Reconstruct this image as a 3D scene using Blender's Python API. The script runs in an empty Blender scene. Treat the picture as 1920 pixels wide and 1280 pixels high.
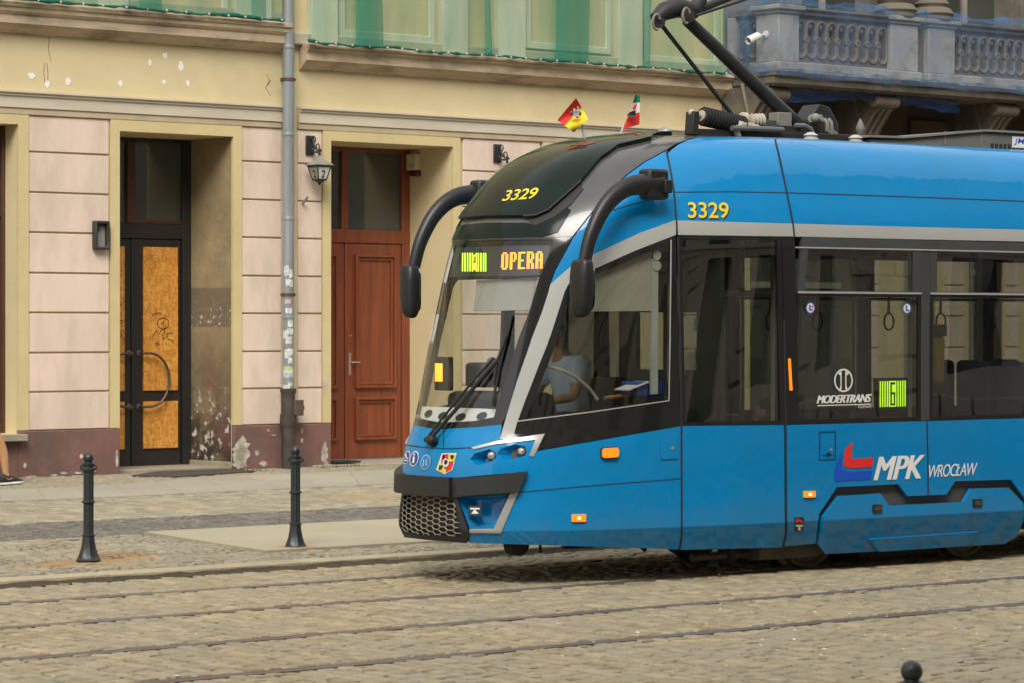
import bpy, bmesh, math, random
import numpy as np
from mathutils import Vector, Matrix
from mathutils.geometry import tessellate_polygon
random.seed(7)
R = math.radians
SC = bpy.context.scene
COL = SC.collection

# ---------------------------------------------------------------- camera, sky, sun, exposure
CAM_YAW = 40.0            # degrees from the facade normal
CAM_H = 1.9
FPX = 5600.0              # focal length in photograph pixels (105 mm lens)
HORIZON = 615.0
cam_data = bpy.data.cameras.new("camera")
cam = bpy.data.objects.new("camera", cam_data)
COL.objects.link(cam)
cam.location = (0, 0, CAM_H)
cam.rotation_euler = (R(90), 0, R(-CAM_YAW))
cam_data.sensor_width = 36.0
cam_data.lens = FPX / 1920 * 36.0
cam_data.shift_y = (HORIZON - 640.0) / 1920.0
cam_data.clip_end = 2000
cam_data.dof.use_dof = True
cam_data.dof.focus_distance = 23.0
cam_data.dof.aperture_fstop = 9.0
SC.camera = cam

SUN_EL, SUN_AZ = 45.0, 224.0      # azimuth: compass-like angle, sun behind and to the left of the camera
w = bpy.data.worlds.new("World")
SC.world = w
w.use_nodes = True
nt = w.node_tree
bg = nt.nodes["Background"]
sky = nt.nodes.new("ShaderNodeTexSky")
sky.sky_type = 'NISHITA'
sky.sun_disc = False
sky.sun_elevation = R(SUN_EL)
sky.sun_rotation = R(SUN_AZ)
sky.air_density = 1.0
sky.dust_density = 4.0
sky.ozone_density = 1.0
mixc = nt.nodes.new("ShaderNodeMix")
mixc.data_type = 'RGBA'
mixc.inputs[0].default_value = 0.75
mixc.inputs[7].default_value = (8.6, 8.3, 7.9, 1)      # a veil of bright white cloud
nt.links.new(sky.outputs[0], mixc.inputs[6])
nt.links.new(mixc.outputs[2], bg.inputs[0])
bg.inputs[1].default_value = 0.12
sd = bpy.data.lights.new("sun", 'SUN')
sd.energy = 2.6
sd.angle = R(30)
sd.color = (1.0, 0.965, 0.90)
sun = bpy.data.objects.new("sun", sd)
COL.objects.link(sun)
sdir = Vector((math.sin(R(SUN_AZ)) * math.cos(R(SUN_EL)), math.cos(R(SUN_AZ)) * math.cos(R(SUN_EL)), math.sin(R(SUN_EL))))
sun.rotation_euler = sdir.to_track_quat('Z', 'Y').to_euler()
sun.location = (0, 0, 40)
SC.view_settings.view_transform = 'Standard'
SC.view_settings.look = 'None'
SC.view_settings.exposure = 0.36
SC.view_settings.gamma = 1.0
SC.cycles.use_denoising = True
SC.cycles.max_bounces = 8
SC.cycles.transparent_max_bounces = 24

# ---------------------------------------------------------------- survey helpers: sight lines onto real planes
TH = R(CAM_YAW)
CT, ST = math.cos(TH), math.sin(TH)
def proj(P):
    P = np.asarray(P, float)
    d = P[..., 0] * ST + P[..., 1] * CT
    l = P[..., 0] * CT - P[..., 1] * ST
    return np.stack([960 + FPX * l / d, HORIZON - FPX * (P[..., 2] - CAM_H) / d], -1)
def ray(u, v):
    k = (u - 960) / FPX
    return np.array([ST + k * CT, CT - k * ST, -(v - HORIZON) / FPX])
def onY(u, v, Y):
    r = ray(u, v)
    s = Y / r[1]
    return Vector((r[0] * s, Y, CAM_H + r[2] * s))
def onZ(u, v, z):
    r = ray(u, v)
    s = (z - CAM_H) / r[2]
    return Vector((r[0] * s, r[1] * s, z))
def pave_z(y):
    return 0.03 + max(0.0, y - 19.25) * 0.0075
def onPave(u, v):
    z = 0.08
    for _ in range(6):
        p = onZ(u, v, z)
        z = pave_z(p.y)
    p.z = z
    return p

# ---------------------------------------------------------------- materials
MATS = {}
def lk(nt, a, b): nt.links.new(a, b)
def pm(name, col, rough=0.6, metal=0.0, var=0.10, scale=3.0, bump=0.0, bscale=60.0, coat=0.0, tint=None, tscale=1.2, tamt=0.0,
       island=0.0, emit=0.0, spec=0.5, stretch=(1, 1, 1), rvar=0.0, tedge=(0.45, 0.62)):
    if name in MATS: return MATS[name]
    m = bpy.data.materials.new(name); m.use_nodes = True
    nt = m.node_tree; N = nt.nodes; b = N["Principled BSDF"]
    b.inputs["Roughness"].default_value = rough
    b.inputs["Metallic"].default_value = metal
    b.inputs["Specular IOR Level"].default_value = spec
    if coat:
        b.inputs["Coat Weight"].default_value = coat
        b.inputs["Coat Roughness"].default_value = 0.04
    tc = N.new("ShaderNodeTexCoord"); mp = N.new("ShaderNodeMapping")
    mp.inputs["Scale"].default_value = stretch
    lk(nt, tc.outputs["Object"], mp.inputs[0])
    cur = None
    def noise(sc, det=6, rg=0.6):
        n = N.new("ShaderNodeTexNoise"); n.inputs["Scale"].default_value = sc; n.inputs["Detail"].default_value = det
        n.inputs["Roughness"].default_value = rg
        lk(nt, mp.outputs[0], n.inputs[0]); return n
    base = N.new("ShaderNodeRGB"); base.outputs[0].default_value = (*col, 1); cur = base.outputs[0]
    if var:
        n = noise(scale)
        mr = N.new("ShaderNodeMapRange"); mr.inputs[1].default_value = 0.3; mr.inputs[2].default_value = 0.7
        mr.inputs[3].default_value = 1 - var; mr.inputs[4].default_value = 1 + var
        lk(nt, n.outputs[0], mr.inputs[0])
        h = N.new("ShaderNodeVectorMath"); h.operation = 'SCALE'
        lk(nt, cur, h.inputs[0]); lk(nt, mr.outputs[0], h.inputs["Scale"]); cur = h.outputs[0]
    if island:
        g = N.new("ShaderNodeNewGeometry")
        mr = N.new("ShaderNodeMapRange"); mr.inputs[3].default_value = 1 - island; mr.inputs[4].default_value = 1 + island
        lk(nt, g.outputs["Random Per Island"], mr.inputs[0])
        h = N.new("ShaderNodeVectorMath"); h.operation = 'SCALE'
        lk(nt, cur, h.inputs[0]); lk(nt, mr.outputs[0], h.inputs["Scale"]); cur = h.outputs[0]
    if tint is not None:
        n = noise(tscale, 8, 0.65)
        mr = N.new("ShaderNodeMapRange"); mr.inputs[1].default_value = tedge[0]; mr.inputs[2].default_value = tedge[1]
        mr.inputs[4].default_value = tamt
        lk(nt, n.outputs[0], mr.inputs[0])
        mx = N.new("ShaderNodeMix"); mx.data_type = 'RGBA'
        lk(nt, mr.outputs[0], mx.inputs[0]); lk(nt, cur, mx.inputs[6]); mx.inputs[7].default_value = (*tint, 1); cur = mx.outputs[2]
    lk(nt, cur, b.inputs["Base Color"])
    if rvar:
        n = noise(scale * 2)
        mr = N.new("ShaderNodeMapRange"); mr.inputs[1].default_value = 0.3; mr.inputs[2].default_value = 0.7
        mr.inputs[3].default_value = max(0.02, rough - rvar); mr.inputs[4].default_value = rough + rvar
        lk(nt, n.outputs[0], mr.inputs[0]); lk(nt, mr.outputs[0], b.inputs["Roughness"])
    if bump:
        n = noise(bscale, 4)
        bp = N.new("ShaderNodeBump"); bp.inputs["Strength"].default_value = bump; bp.inputs["Distance"].default_value = 0.02
        lk(nt, n.outputs[0], bp.inputs["Height"]); lk(nt, bp.outputs[0], b.inputs["Normal"])
        if coat: lk(nt, bp.outputs[0], b.inputs["Coat Normal"])
    if emit:
        b.inputs["Emission Color"].default_value = (*col, 1); b.inputs["Emission Strength"].default_value = emit
    MATS[name] = m
    return m
def glass_mat(name, tint, refl=1.0, rough=0.0, bumpy=0.0):
    if name in MATS: return MATS[name]
    m = bpy.data.materials.new(name); m.use_nodes = True
    nt = m.node_tree; N = nt.nodes; N.clear()
    out = N.new("ShaderNodeOutputMaterial"); tr = N.new("ShaderNodeBsdfTransparent"); gl = N.new("ShaderNodeBsdfGlossy")
    tr.inputs[0].default_value = (*tint, 1); gl.inputs["Roughness"].default_value = rough
    gl.inputs[0].default_value = (1, 1, 1, 1)
    lw = N.new("ShaderNodeFresnel"); ge = N.new("ShaderNodeNewGeometry"); io = N.new("ShaderNodeMapRange")
    io.inputs[3].default_value = 1.5; io.inputs[4].default_value = 1 / 1.5          # a thin pane reflects the same from both sides
    lk(nt, ge.outputs["Backfacing"], io.inputs[0]); lk(nt, io.outputs[0], lw.inputs[0])
    mu = N.new("ShaderNodeMath"); mu.operation = 'MULTIPLY'; mu.inputs[1].default_value = refl; mu.use_clamp = True
    mx = N.new("ShaderNodeMixShader")
    lk(nt, lw.outputs[0], mu.inputs[0]); lk(nt, mu.outputs[0], mx.inputs[0]); lk(nt, tr.outputs[0], mx.inputs[1]); lk(nt, gl.outputs[0], mx.inputs[2])
    if bumpy:
        tc = N.new("ShaderNodeTexCoord"); n = N.new("ShaderNodeTexNoise"); n.inputs["Scale"].default_value = 1.1; n.inputs["Detail"].default_value = 1
        bp = N.new("ShaderNodeBump"); bp.inputs["Strength"].default_value = bumpy; bp.inputs["Distance"].default_value = 0.05
        lk(nt, tc.outputs["Object"], n.inputs[0]); lk(nt, n.outputs[0], bp.inputs["Height"]); lk(nt, bp.outputs[0], gl.inputs["Normal"])
    lk(nt, mx.outputs[0], out.inputs[0])
    MATS[name] = m
    return m
def net_mat(name, col, cover, fold=0.25, fscale=(1.5, 1, 0.12)):
    """woven scaffold netting: partly see-through, denser where it folds"""
    if name in MATS: return MATS[name]
    m = bpy.data.materials.new(name); m.use_nodes = True
    nt = m.node_tree; N = nt.nodes; b = N["Principled BSDF"]
    b.inputs["Base Color"].default_value = (*col, 1); b.inputs["Roughness"].default_value = 0.7
    tc = N.new("ShaderNodeTexCoord"); mp = N.new("ShaderNodeMapping"); mp.inputs["Scale"].default_value = fscale
    n = N.new("ShaderNodeTexNoise"); n.inputs["Scale"].default_value = 2.2; n.inputs["Detail"].default_value = 5
    lk(nt, tc.outputs["Object"], mp.inputs[0]); lk(nt, mp.outputs[0], n.inputs[0])
    mr = N.new("ShaderNodeMapRange"); mr.inputs[1].default_value = 0.35; mr.inputs[2].default_value = 0.75
    mr.inputs[3].default_value = cover; mr.inputs[4].default_value = min(1, cover + fold)
    lk(nt, n.outputs[0], mr.inputs[0]); lk(nt, mr.outputs[0], b.inputs["Alpha"])
    MATS[name] = m
    return m

# ---------------------------------------------------------------- mesh builder
class MB:
    def __init__(s): s.v = []; s.f = []; s.m = []; s.mi = 0
    def add(s, vs, fs):
        o = len(s.v); s.v += [tuple(p) for p in vs]
        s.f += [tuple(o + i for i in f) for f in fs]; s.m += [s.mi] * len(fs)
    def box(s, x0, x1, y0, y1, z0, z1):
        s.add([(x0, y0, z0), (x1, y0, z0), (x1, y1, z0), (x0, y1, z0), (x0, y0, z1), (x1, y0, z1), (x1, y1, z1), (x0, y1, z1)],
              [(0, 3, 2, 1), (4, 5, 6, 7), (0, 1, 5, 4), (1, 2, 6, 5), (2, 3, 7, 6), (3, 0, 4, 7)])
    def obox(s, c, ax, ay, az):
        c, ax, ay, az = map(Vector, (c, ax, ay, az))
        P = [c + ax * i + ay * j + az * k for k in (-1, 1) for i, j in ((-1, -1), (1, -1), (1, 1), (-1, 1))]
        s.add(P, [(0, 3, 2, 1), (4, 5, 6, 7), (0, 1, 5, 4), (1, 2, 6, 5), (2, 3, 7, 6), (3, 0, 4, 7)])
    def tube(s, pts, r, n=10, closed=False, caps=True, flat=1.0):
        pts = [Vector(p) for p in pts]; k = len(pts)
        rs = r if isinstance(r, (list, tuple)) else [r] * k
        ref = None; rings = []
        for i, p in enumerate(pts):
            if closed: d = pts[(i + 1) % k] - pts[i - 1]
            else: d = pts[min(i + 1, k - 1)] - pts[max(i - 1, 0)]
            d.normalize()
            if ref is None:
                ref = Vector((0, 0, 1)) if abs(d.z) < 0.9 else Vector((1, 0, 0))
                ref = (ref - d * ref.dot(d)).normalized()
            else: ref = (ref - d * ref.dot(d)).normalized()
            b = d.cross(ref)
            rings.append([p + (ref * math.cos(2 * math.pi * j / n) + b * math.sin(2 * math.pi * j / n) * flat) * rs[i] for j in range(n)])
        vs = [q for rg in rings for q in rg]; fs = []
        for i in range(k if closed else k - 1):
            a = i * n; b2 = ((i + 1) % k) * n
            for j in range(n): fs.append((a + j, a + (j + 1) % n, b2 + (j + 1) % n, b2 + j))
        if caps and not closed: fs += [tuple(range(n - 1, -1, -1)), tuple((k - 1) * n + j for j in range(n))]
        s.add(vs, fs)
    def lathe(s, prof, o, n=20, axis=(0, 0, 1), flute=0, fl=0.0, fz=None):
        o = Vector(o); az = Vector(axis).normalized()
        ax = az.orthogonal().normalized(); ay = az.cross(ax)
        vs = []; fs = []
        for r, z in prof:
            for j in range(n):
                t = 2 * math.pi * j / n
                rr = r * (1 - fl * (0.5 + 0.5 * math.cos(flute * t))) if flute and fz and fz[0] < z < fz[1] else r
                vs.append(o + az * z + (ax * math.cos(t) + ay * math.sin(t)) * rr)
        for i in range(len(prof) - 1):
            for j in range(n): fs.append((i * n + j, i * n + (j + 1) % n, (i + 1) * n + (j + 1) % n, (i + 1) * n + j))
        fs += [tuple(range(n - 1, -1, -1)), tuple((len(prof) - 1) * n + j for j in range(n))]
        s.add(vs, fs)
    def extrude_x(s, prof, x0, x1):
        """closed (y, z) outline swept along x"""
        n = len(prof)
        s.add([(x0, y, z) for y, z in prof] + [(x1, y, z) for y, z in prof],
              [(i, (i + 1) % n, n + (i + 1) % n, n + i) for i in range(n)])
        for x, flip in ((x0, 1), (x1, 0)):
            tri = tessellate_polygon([[Vector((y, z, 0)) for y, z in prof]])
            s.add([(x, y, z) for y, z in prof], [t[::-1] if flip else t for t in tri])
    def prism(s, loops, fn, d0=0.0, d1=0.05):
        """outline with holes; fn(p, depth) -> world point; front at d0, back at d1"""
        flat = [p for lp in loops for p in lp]
        tri = tessellate_polygon([[Vector((p[0], p[1], 0)) for p in lp] for lp in loops])
        n = len(flat)
        vs = [fn(p, d0) for p in flat] + [fn(p, d1) for p in flat]
        fs = [tuple(t) for t in tri] + [tuple(n + i for i in t[::-1]) for t in tri]
        o = 0
        for lp in loops:
            k = len(lp)
            fs += [(o + i, o + (i + 1) % k, n + o + (i + 1) % k, n + o + i) for i in range(k)]
            o += k
        s.add(vs, fs)
    def wall(s, outer, holes, fn, d0, d1):
        """rectangular wall (x0, x1, z0, z1) with rectangular openings and their reveals"""
        xs = sorted({round(v, 5) for h in [outer] + holes for v in h[:2]}); zs = sorted({round(v, 5) for h in [outer] + holes for v in h[2:]})
        xs = [v for v in xs if outer[0] - 1e-4 <= v <= outer[1] + 1e-4]; zs = [v for v in zs if outer[2] - 1e-4 <= v <= outer[3] + 1e-4]
        def solid(i, j):
            if not (0 <= i < len(xs) - 1 and 0 <= j < len(zs) - 1): return False
            x, z = (xs[i] + xs[i + 1]) / 2, (zs[j] + zs[j + 1]) / 2
            return not any(h[0] < x < h[1] and h[2] < z < h[3] for h in holes)
        idx = {}; vs = []; fs = []
        def V(i, j, d):
            if (i, j, d) not in idx: idx[(i, j, d)] = len(vs); vs.append(fn((xs[i], zs[j]), d))
            return idx[(i, j, d)]
        for i in range(len(xs) - 1):
            for j in range(len(zs) - 1):
                if not solid(i, j): continue
                fs.append((V(i, j, d0), V(i + 1, j, d0), V(i + 1, j + 1, d0), V(i, j + 1, d0)))
                fs.append((V(i, j, d1), V(i, j + 1, d1), V(i + 1, j + 1, d1), V(i + 1, j, d1)))
                for (ii, jj), (p, q) in (((i - 1, j), ((i, j), (i, j + 1))), ((i + 1, j), ((i + 1, j), (i + 1, j + 1))), ((i, j - 1), ((i, j), (i + 1, j))), ((i, j + 1), ((i, j + 1), (i + 1, j + 1)))):
                    if not solid(ii, jj): fs.append((V(*p, d0), V(*q, d0), V(*q, d1), V(*p, d1)))
        s.add(vs, fs)
    def ball(s, c, rx, ry=None, rz=None, n=16, m=10):
        ry = ry or rx; rz = rz or rx; c = Vector(c)
        vs = [c + Vector((0, 0, rz))]; fs = []
        for i in range(1, m):
            t = math.pi * i / m
            for j in range(n):
                p = 2 * math.pi * j / n
                vs.append(c + Vector((rx * math.sin(t) * math.cos(p), ry * math.sin(t) * math.sin(p), rz * math.cos(t))))
        vs.append(c - Vector((0, 0, rz)))
        for j in range(n): fs.append((0, 1 + j, 1 + (j + 1) % n))
        for i in range(m - 2):
            for j in range(n): fs.append((1 + i * n + j, 1 + (i + 1) * n + j, 1 + (i + 1) * n + (j + 1) % n, 1 + i * n + (j + 1) % n))
        for j in range(n): fs.append((1 + (m - 2) * n + j, len(vs) - 1, 1 + (m - 2) * n + (j + 1) % n))
        s.add(vs, fs)
    def build(s, name, mat, parent=None, smooth=True, ang=35, bevel=0.0, fix=True, segs=2):
        me = bpy.data.meshes.new(name)
        L = base_of(parent) if parent else Vector((0, 0, 0))
        me.from_pydata([(p[0] - L.x, p[1] - L.y, p[2] - L.z) for p in s.v], [], s.f)
        for mm in (mat if isinstance(mat, (list, tuple)) else [mat]): me.materials.append(mm)
        if any(s.m): me.polygons.foreach_set("material_index", s.m)
        if fix:
            bm = bmesh.new(); bm.from_mesh(me); bmesh.ops.recalc_face_normals(bm, faces=bm.faces); bm.to_mesh(me); bm.free()
        if smooth:
            me.polygons.foreach_set("use_smooth", [True] * len(me.polygons)); me.set_sharp_from_angle(angle=R(ang))
        me.update()
        o = bpy.data.objects.new(name, me); COL.objects.link(o)
        if parent: o.parent = parent
        if bevel:
            md = o.modifiers.new("bevel", 'BEVEL'); md.width = bevel; md.segments = segs; md.limit_method = 'ANGLE'; md.angle_limit = R(40)
        return o
def base_of(o):
    v = Vector((0, 0, 0))
    while o is not None: v = v + o.location; o = o.parent
    return v
def thing(name, label, cat, loc=(0, 0, 0), group=None):
    o = bpy.data.objects.new(name, None); COL.objects.link(o); o.location = loc; o.empty_display_size = 0.2
    o["label"] = label; o["category"] = cat
    if group: o["group"] = group
    return o
def tag(o, label, cat, group=None):
    o["label"] = label; o["category"] = cat
    if group: o["group"] = group
    return o
def struct(o): o["kind"] = "structure"; return o
def copy_tree(o, parent=None):
    c = o.copy(); COL.objects.link(c); c.parent = parent
    for ch in o.children: copy_tree(ch, c)
    return c
def blob(cx, cy, rx, ry, n=14, j=0.35, seed=0):
    rr = random.Random(seed)
    return [(cx + rx * math.cos(2 * math.pi * i / n) * (1 + rr.uniform(-j, j)), cy + ry * math.sin(2 * math.pi * i / n) * (1 + rr.uniform(-j, j))) for i in range(n)]
def text2d(body, shear=0.0, bold=0.0, space=1.0):
    """outline text as 2-D triangles, normalised to the unit box"""
    cu = bpy.data.curves.new("lettering", 'FONT'); cu.body = body; cu.shear = shear; cu.offset = bold; cu.space_character = space; cu.resolution_u = 4
    ob = bpy.data.objects.new("lettering", cu); COL.objects.link(ob)
    me = bpy.data.meshes.new_from_object(ob.evaluated_get(bpy.context.evaluated_depsgraph_get()))
    vs = np.array([v.co[:2] for v in me.vertices]); fs = [tuple(p.vertices) for p in me.polygons]
    bpy.data.objects.remove(ob); bpy.data.curves.remove(cu); bpy.data.meshes.remove(me)
    lo, hi = vs.min(0), vs.max(0)
    return (vs - lo) / (hi - lo), fs
# ================================================================ ground, street, pavement
M_dirt = pm("joint dirt", (0.062, 0.048, 0.031), 0.95, var=0.3, scale=9)
M_sett = pm("street sett stone", (0.335, 0.276, 0.170), 0.62, var=0.10, scale=2.2, island=0.17, bump=0.5, bscale=45, tint=(0.28, 0.25, 0.19), tscale=0.9, tamt=0.7, tedge=(0.4, 0.65), rvar=0.12)
M_small = pm("pavement cube stone", (0.285, 0.255, 0.185), 0.75, var=0.08, scale=1.5, island=0.2, bump=0.5, bscale=60, tint=(0.36, 0.24, 0.11), tscale=0.75, tamt=0.75, tedge=(0.55, 0.68))
M_dark = pm("dark sett stone", (0.15, 0.135, 0.115), 0.8, var=0.12, scale=2, island=0.3, bump=0.5, bscale=60)
M_slab = pm("paving slab", (0.36, 0.32, 0.225), 0.8, var=0.07, scale=1.2, bump=0.25, bscale=30, tint=(0.32, 0.29, 0.22), tscale=0.5, tamt=0.7)
M_slab2 = pm("grey paving slab", (0.325, 0.30, 0.235), 0.8, var=0.08, scale=1.0, bump=0.25, bscale=30, tint=(0.28, 0.27, 0.23), tscale=0.6, tamt=0.7, island=0.06)
M_kerb = pm("kerb granite", (0.37, 0.32, 0.215), 0.75, var=0.12, scale=4, bump=0.4, bscale=50, island=0.08)
M_rail = pm("rail steel", (0.20, 0.175, 0.165), 0.45, metal=0.55, var=0.25, scale=1.5, stretch=(0.4, 6, 1), tint=(0.16, 0.085, 0.05), tscale=2.0, tamt=0.6)
M_groove = pm("rail groove", (0.05, 0.04, 0.033), 0.9)

g = MB(); g.add([(-500, -500, -0.07), (900, -500, -0.07), (900, 900, -0.07), (-500, 900, -0.07)], [(0, 1, 2, 3)])
struct(g.build("ground", M_dirt, smooth=False))

RAILS = [18.13, 16.65, 15.03, 13.57]
def setts(mb, x0, x1, y0, y1, dx, dy, zf, gap, seed, skip=None, warp=None, lift=0.012):
    rr = random.Random(seed); x = x0
    while x < x1:
        wx = dx * rr.uniform(0.85, 1.18); y = y0 - rr.uniform(0, dy * 0.9)
        while y < y1:
            wy = dy * rr.uniform(0.75, 1.35)
            a, b = max(y, y0), min(y + wy, y1)
            if b < y1 and y1 - b < dy * 0.45: b = y1; wy = 99
            if b - a > dy * 0.3:
                cx, cy = x + wx / 2, (a + b) / 2
                if not (skip and skip(cx, cy)):
                    j = gap * 1.0
                    P = [(x + gap / 2 + rr.uniform(-j, j), a + gap / 2 + rr.uniform(0, j)), (x + wx - gap / 2 + rr.uniform(-j, j), a + gap / 2 + rr.uniform(0, j)),
                         (x + wx - gap / 2 + rr.uniform(-j, j), b - gap / 2 - rr.uniform(0, j)), (x + gap / 2 + rr.uniform(-j, j), b - gap / 2 - rr.uniform(0, j))]
                    if warp: P = [warp(*p) for p in P]
                    mx = sum(p[0] for p in P) / 4; my = sum(p[1] for p in P) / 4
                    h = rr.uniform(-lift * 0.7, lift * 0.3); tx, ty = rr.uniform(-0.04, 0.04), rr.uniform(-0.04, 0.04)
                    vs = []
                    for k, dz in ((1.0, -0.035), (1.0, -0.012), (0.80, 0.0)):
                        for p in P:
                            qx, qy = mx + (p[0] - mx) * k, my + (p[1] - my) * k
                            vs.append((qx, qy, zf(qy) + h + dz + ((qx - mx) * tx + (qy - my) * ty if dz > -0.03 else 0)))
                    mb.add(vs, [(0, 1, 5, 4), (1, 2, 6, 5), (2, 3, 7, 6), (3, 0, 4, 7), (4, 5, 9, 8), (5, 6, 10, 9), (6, 7, 11, 10), (7, 4, 8, 11), (8, 9, 10, 11)])
            y += wy
        x += wx
st = MB()
edges = [5.0] + [e for r in reversed(RAILS) for e in (r - 0.075, r + 0.075)] + [19.20]
for i in range(0, len(edges), 2):
    y0, y1 = edges[i], edges[i + 1]
    setts(st, 4.0 if y0 > 12 else 4.0, 27.0, y0, y1, 0.118, 0.155, lambda y: 0.0, 0.0155, 11 + i, lift=.009)
street = st.build("street", M_sett, smooth=True, ang=50, fix=False); struct(street)
sb = MB(); sb.add([(-200, -3, -0.026), (400, -3, -0.026), (400, 19.25, -0.026), (-200, 19.25, -0.026)], [(0, 1, 2, 3)])
struct(sb.build("roadbed", M_dirt, smooth=False))

RLAB = ["dark tram rail closest to the kerb, farthest from the viewer", "dark tram rail under the tram wheels on its near side",
        "third dark tram rail from the kerb, in front of the tram", "nearest dark tram rail, lowest across the foreground setts"]
for y, lab in zip(RAILS, RLAB):
    rb = MB()
    rb.box(-60, 160, y - 0.062, y - 0.012, -0.1, -0.001)
    rb.box(-60, 160, y + 0.026, y + 0.058, -0.1, -0.003)
    o = rb.build("tram_rail", M_rail, bevel=0.004)
    gb = MB(); gb.box(-60, 160, y - 0.0118, y + 0.0258, -0.1, -0.03); gb.build("groove", M_groove, o)
    tag(o, lab, "rail", "rails of the two tram tracks")

kb = MB(); x = -30.0; rr = random.Random(3)
while x < 90:
    L = rr.uniform(0.8, 1.1); kb.box(x + 0.004, x + L - 0.004, 19.23 + rr.uniform(-.006, .006), 19.50, -0.06, 0.046 + rr.uniform(-.004, .004)); x += L
struct(kb.build("kerb", M_kerb, bevel=0.007))
kb = MB(); rr = random.Random(8); n = 400
vs = []
for i in range(n + 1):
    x = -10 + i * .12; vs += [(x, 19.16 + rr.uniform(-.03, .02), -.004), (x, 19.20, .010 + rr.uniform(-.006, .008)), (x, 19.2245, .026 + rr.uniform(-.008, .010))]
kb.add(vs, [(3 * i + k, 3 * i + k + 1, 3 * i + k + 4, 3 * i + k + 3) for i in range(n) for k in (0, 1)])
struct(kb.build("kerb_foot_shade", pm("kerb foot shade", (0.06, 0.046, 0.028), .95, var=.3, scale=12, bump=.6, bscale=60)))  # dark strip along the kerb foot: the kerb's shade put into its colour

FY = 31.2                                   # the facade plane
pb = MB()
pb.add([(-200, 19.5, pave_z(19.5) - 0.026), (400, 19.5, pave_z(19.5) - 0.026), (400, FY + 2, pave_z(FY + 2) - 0.026), (-200, FY + 2, pave_z(FY + 2) - 0.026)], [(0, 1, 2, 3)])
struct(pb.build("pavement_bed", M_dirt, smooth=False))
def inpoly(x, y, poly):
    c = False
    for i in range(len(poly)):
        (x1, y1), (x2, y2) = poly[i], poly[i - 1]
        if (y1 > y) != (y2 > y) and x < (x2 - x1) * (y - y1) / (y2 - y1) + x1: c = not c
    return c
s_lo, s_hi = onPave(0, 1013).y, onPave(0, 982).y        # dark strip
pth = [onPave(*p) for p in ((-120, 945), (0, 939), (250, 929), (521, 916), (750, 905), (1000, 893), (1000, 869), (750, 880), (458, 889), (208, 908), (0, 918), (-120, 924))]
pth2 = [(p.x, p.y) for p in pth]
corner = onPave(498, 1034.6); cleft = onPave(270, 999)
slabpoly = [(cleft.x, s_lo), (corner.x, corner.y), (corner.x + 9.0, corner.y), (corner.x + 9.0, s_lo)]
slabgap = [(slabpoly[0][0] - .05, s_lo + .05), (slabpoly[1][0] - .04, slabpoly[1][1] - .055), (slabpoly[2][0], slabpoly[2][1] - .055), (slabpoly[3][0], s_lo + .05)]
pv = MB()
def warp(x, y): return (x + 0.20 * abs(math.sin(math.pi * (y - 19.5) / 1.15)), y + 0.05 * math.sin(2 * math.pi * x / 1.1))
setts(pv, 6.0, 24.0, 19.56, s_lo - 0.02, 0.095, 0.10, pave_z, 0.014, 71, skip=lambda x, y: inpoly(x, y, slabgap), warp=lambda x, y: warp(x, min(y, s_lo)) if s_lo - y > 0.3 and y > 19.7 else (x, y), lift=0.009)
struct(pv.build("pavement", M_small, smooth=True, ang=50, fix=False))
pv = MB(); setts(pv, 8.0, 34.0, s_lo + 0.01, s_hi - 0.01, 0.10, 0.10, pave_z, 0.012, 72, lift=0.007)
struct(pv.build("dark_paving_strip", M_dark, smooth=True, ang=50, fix=False))
pv = MB(); ptop = max(p[1] for p in pth2)
setts(pv, 10.0, 38.0, s_hi + 0.01, FY - 0.02, 0.15, 0.19, pave_z, 0.016, 73, skip=lambda x, y: inpoly(x, y, pth2) or y > 29.2, lift=0.010)
setts(pv, 10.0, 38.0, 28.4, FY - 0.02, 0.10, 0.10, pave_z, 0.012, 74, skip=lambda x, y: inpoly(x, y, pth2) or y < 29.2, lift=0.010)
struct(pv.build("pavement_setts", M_small, smooth=True, ang=50, fix=False))
def sheet(poly, z_off, th=0.05):
    mb = MB(); mb.prism([poly], lambda p, d: (p[0], p[1], pave_z(p[1]) + z_off - d), 0.0, th); return mb
o = sheet(slabpoly, 0.016).build("concrete_slab_area", M_slab, smooth=False); struct(o)
# the walkway of large grey slabs: cut into flags along its length
pk = MB()
lo_ = [pth2[i] for i in range(6)]; hi_ = [pth2[11 - i] for i in range(6)]
for k in range(5):
    for s in range(3):
        a, b = s / 3 + 0.0012, (s + 1) / 3 - 0.0012
        def L(p, q, t): return (p[0] + (q[0] - p[0]) * t, p[1] + (q[1] - p[1]) * t)
        l0, l1, h0, h1 = L(lo_[k], lo_[k + 1], a), L(lo_[k], lo_[k + 1], b), L(hi_[k], hi_[k + 1], a), L(hi_[k], hi_[k + 1], b)
        for c in range(2):
            e, f = c / 2 + 0.003, (c + 1) / 2 - 0.003
            pk.prism([[L(l0, h0, e), L(l1, h1, e), L(l1, h1, f), L(l0, h0, f)]], lambda p, d: (p[0], p[1], pave_z(p[1]) + 0.002 - d), 0, 0.04)
struct(pk.build("walkway", M_slab2, smooth=False))

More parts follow.
